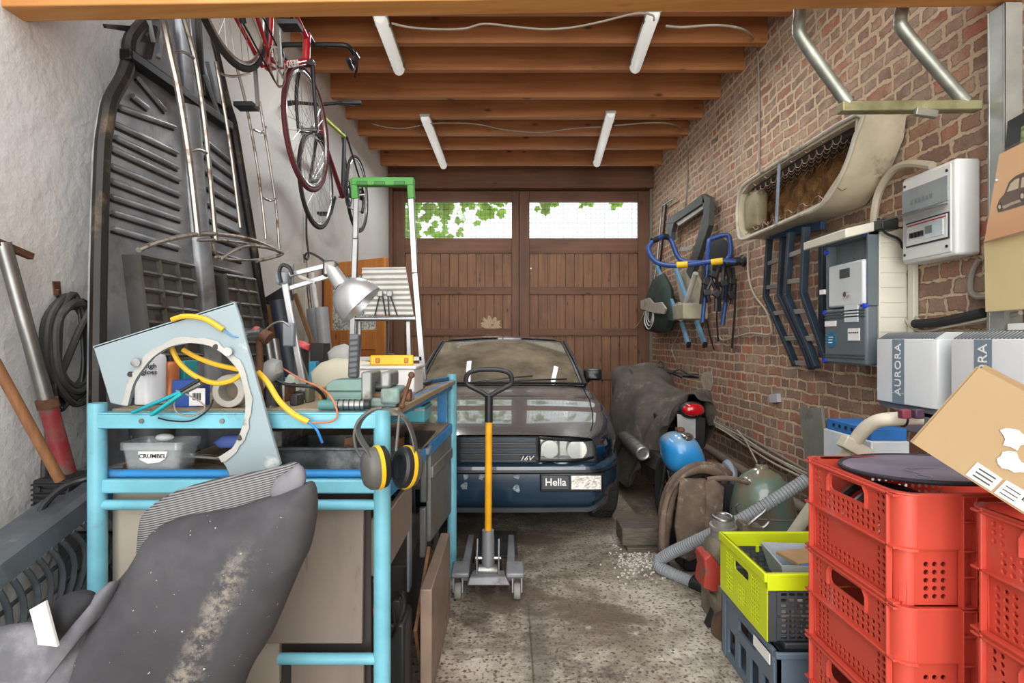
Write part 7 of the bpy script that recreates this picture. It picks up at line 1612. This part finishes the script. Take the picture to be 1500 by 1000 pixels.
for k in (1, 2): dup(rc0, V((X1_, Y1_, ztop-CH*(k+1))), 0, labs1[k])
for k in range(3): dup(rc0, V((X2_, Y2_, ztop-CH*(k+1))), 0, labs2[k])
zb = ztop-3*CH
pl = MB()
for y0 in (Y2_, Y1_): 
    for k in range(4): pl.box((.88, y0+.02+.1*k, zb-.022), (1.60, y0+.09+.1*k, zb-.001))
for x in (.90, 1.22, 1.53): pl.box((x, Y2_+.0, 0), (x+.06, Y1_+.4, zb-.022))
pl.build('pallet', BROWNWOOD, None, 'low wooden pallet under the two stacks of red crates', 'pallet', bevel=.003)
# sunshade, tools in the top crate
ss = thing('car_sunshade', 'dark purple mesh car sunshade lying on the top red crate', 'sunshade', (1.1, 1.46, ztop))
SHD = NT('sunshade_mesh'); SHD.set(SHD.mix(SHD.ramp(SHD.noise(SHD.coord(), 5, 6), .35, .7), lin('#6b6474'), lin('#877f8e')), .6); SHD = SHD.m
oval = [V((1.115+.195*math.cos(t)*(1+.0*math.sin(t)), 1.47+.20*math.sin(t), ztop+.006+.012*math.cos(t+.8))) for t in [i*2*PI/40 for i in range(40)]]
MB().prism(oval, (0, 0, .002)).build('mesh_panel', SHD, ss); MB().tube([p+V((0, 0, .001)) for p in oval], .006, 8, 0, True).build('edge_wire', M('edge_dark', '#2c2a33', .6), ss)
MB().tube([V((1.10+.09*math.cos(t)+.03*math.cos(2*t), 1.40+.05*math.sin(t), ztop+.010)) for t in [i*2*PI/24 for i in range(24)]], .0012, 4, 0, True).build('crease', M('crease_pale', '#857f92', .6), ss); MB().torus(V((1.03, 1.36, ztop+.010)), (0, 0, 1), .016, .002).build('suction_cup', M('cup_pale', '#8d879a', .3), ss)
for i in range(5):
    MB().tube([V((.93, 1.29+.06*i, ztop-.09)), V((1.0, 1.31+.06*i, ztop-.06)), V((1.1, 1.30+.06*i, ztop-.07)), V((1.2, 1.31+.06*i, ztop-.11))], .012, 7, 4).build('metal_tube', STEEL if i % 2 else DARKSTEEL, None, 'metal part lying inside the top red crate under the sunshade', 'metal part', 'metal parts in the top red crate')
# cardboard box
CARD = M('cardboard', '#a08560', .75, var=.05, sc=3, dirt='#d6b48a', damt=.1)
cbx = thing('cardboard_box', 'brown cardboard box with torn white patches tilted on the right stack of red crates', 'cardboard box', (1.3, 1.0, ztop))
nb = V((.85, 1, -.1))
def onb(px, py): r = V(((px-CX)/F, 1, -(py-CY)/F)); return r*(1.865/nb.dot(r))+V((0, 0, EYE))
A, B, C_ = onb(1336, 648), onb(1434, 538), onb(1530, 772)
u = (B-A); vv = (C_-A); vv = vv-u.normalized()*vv.dot(u.normalized()); n = u.cross(vv).normalized(); n = n if n.y > 0 else -n
dep = n*.24
def face(p0, p1, p2, p3, nm): 
    nn = (p1-p0).cross(p3-p0).normalized()*.004; MB().prism([p0, p1, p2, p3], nn).build(nm, CARD, cbx)
face(A, A+vv, A+vv+u, A+u, 'front_face'); face(A, A+u, A+u+dep, A+dep, 'side_face'); face(A, A+vv, A+vv+dep, A+dep, 'bottom_face'); face(A+vv, A+vv+u, A+vv+u+dep, A+vv+dep, 'side_face')
face(A+dep, A+vv+dep, A+vv+u+dep, A+u+dep, 'back_face')
face(A+u+dep, A+vv+u+dep, A+vv+u+dep+u*.10+dep*.25, A+u+dep+u*.1+dep*.25, 'flap')
W2 = lambda s_, t: A+vv.normalized()*s_+u.normalized()*t
def lab(pts, nm, m=PAPER, o=.0055, l=None): 
    ob = MB().prism([W2(*q)-n*o for q in pts], -n*.0006).build(nm, m, cbx, smooth=0, label=l)
Ls = .11
lab([(.10, .004), (.145, .004), (.145, .034), (.10, .036)], 'label'); lab([(.15, .004), (.28, .004), (.28, .04), (.15, .036)], 'label')
for k in range(18): lab([(.185+.0032*k, .020), (.1866+.0032*k+(.0008 if k % 4 == 0 else 0), .020), (.1866+.0032*k, .034), (.185+.0032*k, .034)], 'barcode_bar', BLACK, .0068)
for k in range(3): lab([(.155, .010+.008*k), (.18, .010+.008*k), (.18, .012+.008*k), (.155, .012+.008*k)], 'label_print', DARKSTEEL, .0068)
for k in range(3): lab([(.108, .010+.008*k), (.138, .010+.008*k), (.138, .013+.008*k), (.108, .013+.008*k)], 'label_print', DARKSTEEL, .0068)
def blob(px, py, r, seed, l):
    rr = random.Random(seed); d = (P(px, py, 1)-V((0, 0, EYE))); o = V((0, 0, EYE)); t = (A-o).dot(n)/d.dot(n); c = o+d*t; e1, e2 = vv.normalized(), u.normalized()
    MB().prism([c-n*.0055+(e1*math.cos(a)*1.2+e2*math.sin(a))*r*rr.uniform(.6, 1.15) for a in [i*2*PI/14 for i in range(14)]], -n*.001).build('torn_patch', PAPER, cbx, smooth=0, label=l)
blob(1486, 642, .020, 1, 'torn white patch'); blob(1482, 677, .020, 2, 'white worn patch')
# ground the few that would hang free
# ================================================================ camera and light
cam = bpy.data.cameras.new('camera'); co = bpy.data.objects.new('camera', cam); COL.objects.link(co)
co.location = (0, 0, EYE); co.rotation_euler = (PI/2, 0, 0); cam.sensor_width = 36; cam.lens = 36*F/1500; cam.shift_x = 2/1500; cam.clip_start = .05
SC.camera = co
w = bpy.data.worlds.new('sky'); SC.world = w; w.use_nodes = True
bg = w.node_tree.nodes['Background']; bg.inputs[0].default_value = (.93, .96, 1.0, 1); bg.inputs[1].default_value = 2.2
def sun(name, d, e, ang, col=(1, .97, .92)):
    l = bpy.data.lights.new(name, 'SUN'); l.energy = e; l.angle = math.radians(ang); l.color = col
    o = bpy.data.objects.new(name, l); COL.objects.link(o); o.rotation_euler = V(d).to_track_quat('-Z', 'Y').to_euler(); o.location = (0, -3, 5)
sun('daylight', (.16, 1, -.30), 2.4, 60)
sun('upward_fill', (-.05, 1, .52), 2.2, 70, (1, .95, .88))  # added upward sun, stands in for ground-reflected daylight on the joist undersides
for x, y0, y1 in ((-.62, 3.7, 4.5), (.82, 3.7, 4.5), (-.8, 5.6, 6.6), (1.0, 5.6, 6.6)):
    pass
vs = SC.view_settings; vs.view_transform = 'Standard'; vs.look = 'None'; vs.gamma = 1; vs.use_curve_mapping = False; vs.exposure = 0.16
SC.cycles.max_bounces = 8; SC.cycles.diffuse_bounces = 5; SC.cycles.transparent_max_bounces = 12
SC.cycles.use_denoising = True; SC.cycles.sample_clamp_indirect = 8; SC.cycles.blur_glossy = .5
SC.cycles.caustics_reflective = False; SC.cycles.caustics_refractive = False
